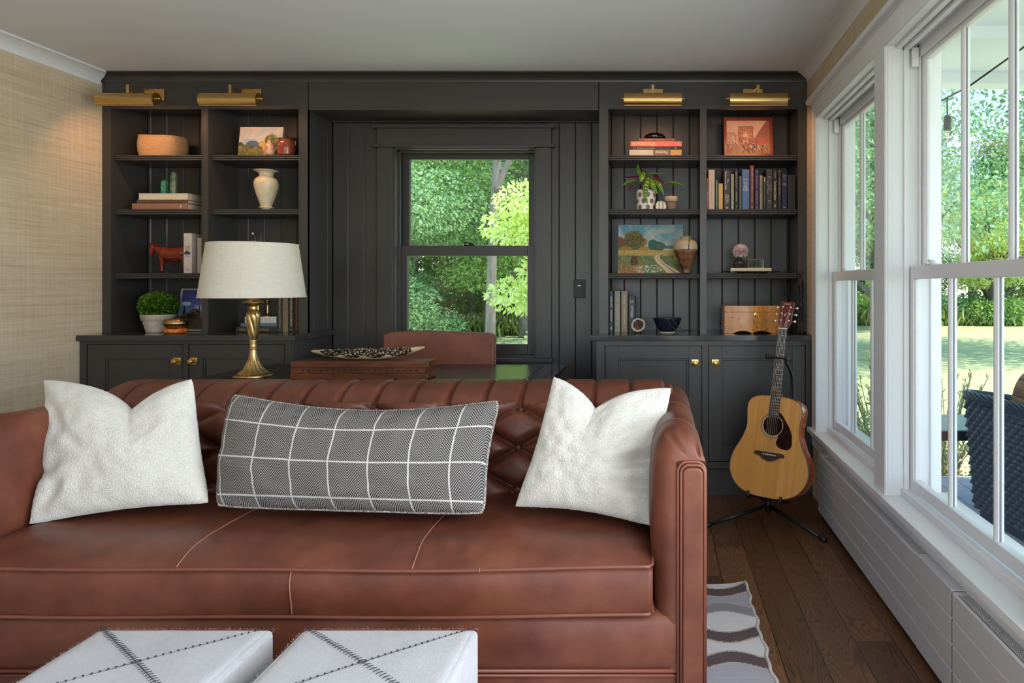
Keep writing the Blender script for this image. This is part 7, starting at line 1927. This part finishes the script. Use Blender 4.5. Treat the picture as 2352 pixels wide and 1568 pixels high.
q_ = MB(); q_.v = [wp(a, b, z) for z in (.36, .47) for b in (.10, .78) for a in (.06, .80)]; q_.f = [(0, 2, 3, 1), (4, 5, 7, 6), (0, 1, 5, 4), (2, 6, 7, 3), (0, 4, 6, 2), (1, 3, 7, 5)]; q_.m = [0]*6; M_out = pm('beige_outdoor_fabric', rgb(176, 166, 156), .9, var=.1); q_.build('seat_cushion', M_out, t, bevel=.03, seg=4)
for a, b in ((.06, .08), (.80, .08), (.06, .74), (.80, .74)): q_ = MB(); q_.tube([wp(a, b, -.052), wp(a, b, .16)], [.020, .028], 14); q_.build('leg', M_wick, t, smooth=True)
# plump striped cushion over the back
def m_stripe():
    n = NT('tan_striped_fabric'); s_ = n.noise(n.coord('Object', (2, 2, 130)), 1, 4, .7); n.base(n.ramp(s_, [(.38, rgb(104, 78, 60)), (.5, rgb(150, 120, 98)), (.62, rgb(176, 148, 124))])); n.set(Roughness=.9); return n.mat
cc = wp(.52, .16, .63); m = MB()
def cfn2(i, j):
    a = 2*PI*i/48; b = PI*j/24-PI/2; c1, s1 = math.cos(b), math.sin(b); e_ = .62
    X_ = math.copysign(abs(math.cos(a))**.8, math.cos(a))*c1**e_; Y_ = math.copysign(abs(math.sin(a))**.8, math.sin(a))*c1**e_; Z_ = math.copysign(abs(s1)**.8, s1)
    return cc+ax*X_*.34+bx_*Y_*.12+Vector((0, 0, Z_*.245))
m.grid(cfn2, 48, 25, cu=True); tag(m.build('outdoor_cushion', m_stripe(), smooth=True), 'plump tan striped cushion on the wicker armchair', 'cushion')
# glass side table
P = lambda px, py, d: at(px, py, d)
ta = thing('glass_side_table', (1.72, 3.82, -.055), 'dark metal side table with a pebbled glass top, beside the wicker armchair', 'table')
tx0, tx1, ty0, ty1, tz = 1.42, 1.98, 3.58, 4.02, .455
M_tmetal = pm('dark_bronze_metal', rgb(58, 54, 66), .4, .4)
m = MB()
for a, b, c_, d in ((tx0, tx1, ty0, ty0+.03), (tx0, tx1, ty1-.03, ty1), (tx0, tx0+.03, ty0+.03, ty1-.03), (tx1-.03, tx1, ty0+.03, ty1-.03)): m.box(a, b, c_, d, tz-.055, tz-.006)
m.build('frame', M_tmetal, ta)
for x_ in (tx0+.015, tx1-.015):
    for y_ in (ty0+.015, ty1-.015): m = MB(); m.tube([(x_, y_, tz-.03), (x_+(.03 if x_ < 1.7 else -.03), y_, -.052)], [.018, .013], 10); m.build('leg', M_tmetal, ta)
def m_pebble():
    n = NT('pebbled_glass'); n.base(rgb(150, 176, 184)); n.set(Roughness=.12); n.bump(n.noise(n.coord('Object'), 40, 3), .8, .01); return n.mat
m = MB(); m.box(tx0+.004, tx1-.004, ty0+.004, ty1-.004, tz-.006, tz); m.build('glass_top', m_pebble(), ta)

# ---- string light
t = thing('string_light', P(2176, 285, 3.40), 'hanging bulb of a black string light under the porch', 'string light')
m = MB(); m.tube([P(2080, 262, 3.62), P(2120, 256, 3.56), P(2166, 229, 3.42), P(2226, 198, 3.28), P(2345, 113, 3.0), P(2440, 40, 2.82)], .0045, 8); m.build('cable', M_blackpl, t, smooth=True)
c_ = P(2176, 285, 3.40); m = MB(); m.tube([P(2175, 226, 3.42), P(2176, 262, 3.4)], .004, 6); m.lathe([(.008, .095), (.017, .085), (.019, .05), (.018, .025), (.014, .02)], (c_.x, c_.y, c_.z-.05), 20); m.build('socket', M_blackpl, t, smooth=True)
m = MB(); m.lathe(lsm([(.012, .022), (.016, .005), (.025, -.022), (.024, -.038), (.012, -.050), (.001, -.053)]), (c_.x, c_.y, c_.z-.05), 24); b_ = m.build('bulb', m_glass('bulb_glass', (1, .97, .92, 1)), t, smooth=True)
m = MB(); m.tube([(c_.x-.006, c_.y, c_.z-.045), (c_.x-.005, c_.y, c_.z-.07), (c_.x+.005, c_.y, c_.z-.07), (c_.x+.006, c_.y, c_.z-.045)], .0015, 5); m.build('filament', m_emit('filament_glow', (1, .6, .25, 1), 3), b_)

# ---- planting
def multi(blobs, shell=.5):
    vol = np.array([b[3]*b[4]*b[5] for b in blobs])**(2/3); vol /= vol.sum()
    def f(r, n):
        C_, O_ = [], []
        for b, v in zip(blobs, vol):
            k = max(1, int(n*v)); c__, o__ = ell(*b, shell=shell)(r, k); C_.append(c__); O_.append(o__)
        return np.concatenate(C_), np.concatenate(O_)
    return f
def crown_blobs(seed, R, H, z0, n):
    r = random.Random(seed); out = []
    for k in range(n):
        f = (k+.5)/n; z = z0+H*f; rr = R*math.sin(PI*(.12+.80*f))**.7; a = k*2.4+r.random(); q = rr*math.sqrt(r.random())*.95; s_ = R*r.uniform(.22, .40)
        out.append((q*math.cos(a), q*math.sin(a), z, s_*1.2, s_*1.2, s_*.62))
    return out
TREES = {}
def tree(kind, loc, label, scale=1, rot=0, group='woodland trees beyond the lawn'):
    """kind -> (leaf material, leaf size, count, radius, height, z0)"""
    if kind not in TREES:
        mat, size, cnt, R_, H_, z_, seed, nb = {
            'broad_tree': (M_leafA, .12, 80000, 4.2, 11, 1.6, 3, 34), 'bluish_tree': (M_leafB, .095, 110000, 4.0, 11.5, 1.0, 8, 34), 'deep_tree': (M_leafE, .16, 46000, 4.4, 12, .8, 12, 30),
            'lime_tree': (M_leafC, .105, 16000, 1.7, 3.1, 1.1, 21, 20), 'open_tree': (M_leafB, .11, 36000, 4.0, 8.5, 3.0, 33, 38)}[kind]
        o = thing(kind, (0, 0, GZ), label, 'tree', group)
        bl = crown_blobs(seed, R_, H_, z_, nb); leaf_mesh('foliage', leaf_cloud(cnt, multi(bl, .75), size, seed, asp=.5), mat, o)
        m = MB(); r = random.Random(seed); Ht = z_+H_*.8
        m.tube(catmull([(0, 0, 0), (.1, .05, Ht*.3), (-.1, .0, Ht*.6), (.1, .1, Ht)], 5), [.21-.18*i/15 for i in range(16)], 10)
        for b in bl[::2]:
            z1 = max(.8, b[2]-1.2); m.tube(catmull([(0, 0, z1-.6), (b[0]*.5, b[1]*.5, z1+.2), (b[0], b[1], b[2])], 4), [.085-.07*i/8 for i in range(9)], 6)
        m.build('trunk', M_bark, o, smooth=True, local=True)
        TREES[kind] = o
    else:
        o = copy_tree(TREES[kind]); o['label'] = label
    o.location = (loc[0], loc[1], GZ+loc[2]); o.rotation_euler = (0, 0, rot); o.scale = (scale,)*3
    return o
# woods behind the back window (seen from X -13 to -4 at Y 18..34)
tree('bluish_tree', (-8.6, 19.5, -.6), 'tall bluish green tree filling the left half of the back window', 1.0, 0)
tree('broad_tree', (-4.2, 22.0, 0), 'tall mid green tree with a forked grey trunk at the right of the back window', 1.0, 1)
tree('bluish_tree', (-13.5, 25, -.4), 'bluish green tree at the left edge of the back window view', 1.1, 2)
tree('deep_tree', (-8.0, 30, -.5), 'deep green tree far behind the bluish one in the back window', 1.1, .5)
tree('deep_tree', (-15, 33, 0), 'deep green tree at the far left of the woods', 1.15, 2.2)
tree('deep_tree', (-1.5, 31, -.5), 'deep green tree behind the forked trunk', 1.1, 4)
tree('broad_tree', (-11.2, 34, 0), 'mid green tree at the back of the woods in the left view', 1.1, 3)
tree('broad_tree', (-5.2, 36, 0), 'mid green tree at the back of the woods in the middle view', 1.2, 5)
tree('lime_tree', (-1.15, 12.2, -.5), 'sunlit lime green young tree close to the back window', .98, 0)
# woods beyond the lawn to the right
tree('open_tree', (12.0, 17.0, -.2), 'airy light green tree whose branches hang into the near window view', 1.32, 0)
tree('open_tree', (5.2, 15.5, .0), 'airy light green tree seen through the far window and the porch corner', .95, 2.4)
tree('deep_tree', (7.4, 33, -.6), 'deep green tree at the wood edge in the far window view', 1.0, 1.3)
tree('broad_tree', (12.3, 34, -.5), 'mid green tree at the wood edge, right of the porch bulb', .75, 2.0)
tree('deep_tree', (17.2, 33, -.6), 'deep green tree at the wood edge behind the wicker armchair', .7, 3.0)
tree('bluish_tree', (21.5, 36, -.6), 'bluish green tree at the right end of the wood edge', .8, .4)
tree('broad_tree', (10.0, 38, -.4), 'tall mid green tree behind the wood edge, over the lawn', .95, 4.4)
tree('deep_tree', (2.8, 34, -.4), 'deep green tree left of the far window view', 1.1, 5.0)
tree('lime_tree', (9.3, 26.0, .4), 'lime green sapling at the wood edge over the meeting rail', 1.2, 1.7)
tree('lime_tree', (14.4, 29.0, .4), 'lime green sapling at the wood edge above the armchair', 1.3, 3.1)
# bare pale trunks in the wood
def trunk(x, y, h, r, lean, label, fork=None, kids=()):
    m = MB(); m.tube(catmull([(x, y, GZ-.1), (x+lean*.3, y, h*.35), (x+lean*.6, y, h*.7), (x+lean, y, h)], 6), [r*(1-.45*i/18) for i in range(19)], 12)
    for (z_, dx, dz_, rr) in kids: b = Vector((x+lean*z_/h, y, z_)); m.tube(catmull([b, b+Vector((dx*.4, 0, dz_*.5)), b+Vector((dx, 0, dz_))], 5), [rr*(1-.5*i/10) for i in range(11)], 8)
    tag(m.build('tree_trunk', M_bark, smooth=True), label, 'tree trunk', 'bare trunks at the wood edge')
trunk(-4.18, 17.2, 4.6, .14, .18, 'pale forked trunk in the upper right of the back window', kids=((3.55, .9, 1.6, .10), (3.6, .25, 1.9, .10), (2.6, .9, -.35, .03), (2.62, .6, -.8, .02)))
trunk(-5.5, 22.5, 3.2, .19, .05, 'straight grey trunk above the lawn strip, right of the desk chair')
trunk(-6.6, 24.5, 3.4, .17, .12, 'leaning darker trunk left of the straight grey one')
trunk(-8.3, 23.5, 3.8, .10, .1, 'slim pale trunk at the left of the lower window pane')
trunk(14.6, 31.5, 5.0, .22, .1, 'dark straight trunk at the wood edge, left of the second muntin')
trunk(12.2, 31.5, 5.0, .20, -.1, 'dark straight trunk at the wood edge beside the window frame')
# undergrowth along the wood edge and by the porch
def bush(x, y, z, rx, rz, n, mat, size, seed, label, name='bush', group=None, **k):
    o = thing(name, (x, y, GZ+z), label, 'bush', group); bl = [(rx*.55*math.cos(a), rx*.45*math.sin(a), rz*(.5+.12*math.sin(a*3)), rx*.62, rx*.55, rz*.55) for a in (0, 1.3, 2.6, 3.9, 5.2)]
    leaf_mesh('foliage', leaf_cloud(n, multi(bl, .6), size, seed, **k), mat, o); return o
for i, (x, y, rx, rz, mt, lb) in enumerate((( -9.5, 24, 2.2, 2.0, M_leafA, 'broad green bush at the foot of the woods, left'), (-6.3, 25.5, 2.2, 1.8, M_leafE, 'dark green bush between the trunks'), (-4.0, 24.5, 1.8, 2.4, M_leafA, 'green bush right of the straight trunk'), (-12.5, 27, 2.6, 2.2, M_leafE, 'dark bush at the far left of the wood edge'),
        (9.0, 29.5, 1.8, 1.4, M_leafA, 'pale green bush at the lawn edge in the far window'), (11.7, 29.0, 1.5, 1.2, M_leafB, 'pale bush at the lawn edge beside the window frame'), (14.0, 28.6, 1.6, 1.15, M_leafA, 'low bright bush at the lawn edge behind the muntin'), (16.4, 29.0, 1.5, 1.0, M_leafE, 'low dark bush at the lawn edge'), (18.8, 29.0, 1.8, 1.4, M_leafA, 'low bush at the right end of the lawn edge'))):
    bush(x, y, .05, rx, rz, 5200, mt, .15, 60+i, lb, group='bushes along the wood edge')
r_ = np.random.RandomState(9)
def grass_samp(r, n):
    x = np.concatenate([r.uniform(-14, -3, n//2), r.uniform(6.5, 20, n-n//2)]); y = np.where(x < 0, 23.3, 28.2)+r.normal(0, .35, n); return np.stack([x, y, GZ+.12+r.rand(n)*.4+.08], 1), np.tile([0, 0, 1.0], (n, 1))
Vg = leaf_cloud(9000, grass_samp, .5, 5, asp=.10, droop=-.8); o = leaf_mesh('tall_grass', Vg, m_leaf('meadow_grass', rgb(120, 140, 70), rgb(160, 176, 96), rgb(196, 204, 140), .3)); tag(o, 'uncut tall grass along the edge of the woods', 'grass', kind='stuff')
# silvery stems beside the porch end
def stems(x, y, z, n, h, mat, seed, label, size=.05, flowers=False):
    r = random.Random(seed); o = thing('shrub', (x, y, GZ+z), label, 'shrub', 'shrubs beside the porch'); m = MB(); Vv = []
    for k in range(n):
        a = r.uniform(0, 2*PI); s_ = r.uniform(.05, .26); hh = h*r.uniform(.55, 1); b = (math.cos(a)*s_*.3, math.sin(a)*s_*.3, 0); tp_ = (math.cos(a)*s_*1.5, math.sin(a)*s_*1.5, hh)
        pts = catmull([b, (b[0]*1.5, b[1]*1.5, hh*.5), tp_], 8); m.tube(pts, [.004]*8+[.003]*8+[.001], 5)
        P_ = np.array([[*p] for p in pts[4:]]); cnt_ = 26; ii = np.random.RandomState(seed*99+k).rand(cnt_)*(len(P_)-1); b0 = P_[ii.astype(int)]; fr_ = (ii % 1)[:, None]; cpos = b0*(1-fr_)+P_[np.minimum(ii.astype(int)+1, len(P_)-1)]*fr_
        def smp(r2, n2, cpos=cpos): d = r2.normal(0, 1, (len(cpos), 3)); d[:, 2] = abs(d[:, 2])+.5; d /= np.linalg.norm(d, axis=1)[:, None]; return cpos+d*.02, d
        Vv.append(leaf_cloud(cnt_, smp, size, seed*31+k, asp=.22, droop=-.3))
    m.build('stem', pm('shrub_stems', rgb(110, 104, 80), .8), o, local=True); leaf_mesh('foliage', np.concatenate(Vv), mat, o); return o
stems(1.72, 5.25, .0, 46, 1.25, M_leafF, 2, 'silvery leaved shrub behind the far window, nearest the house'); stems(2.35, 5.5, 0, 30, 1.1, M_leafF, 5, 'silvery leaved shrub behind the glass table'); stems(2.05, 5.0, 0, 26, .95, M_leafF, 7, 'silvery leaved shrub at the porch corner')
stems(1.55, 4.95, 0, 40, .85, M_leafB, 11, 'low blue-green shrub below the far window', .045)
bush(2.6, 4.95, 0, .42, .50, 1500, M_pink, .03, 80, 'low pink flowering plant at the end of the deck', 'flower_bed', 'flowers by the deck'); bush(2.1, 4.92, 0, .40, .42, 1800, M_leafD, .035, 81, 'low green plant at the end of the deck', 'flower_bed', 'flowers by the deck')
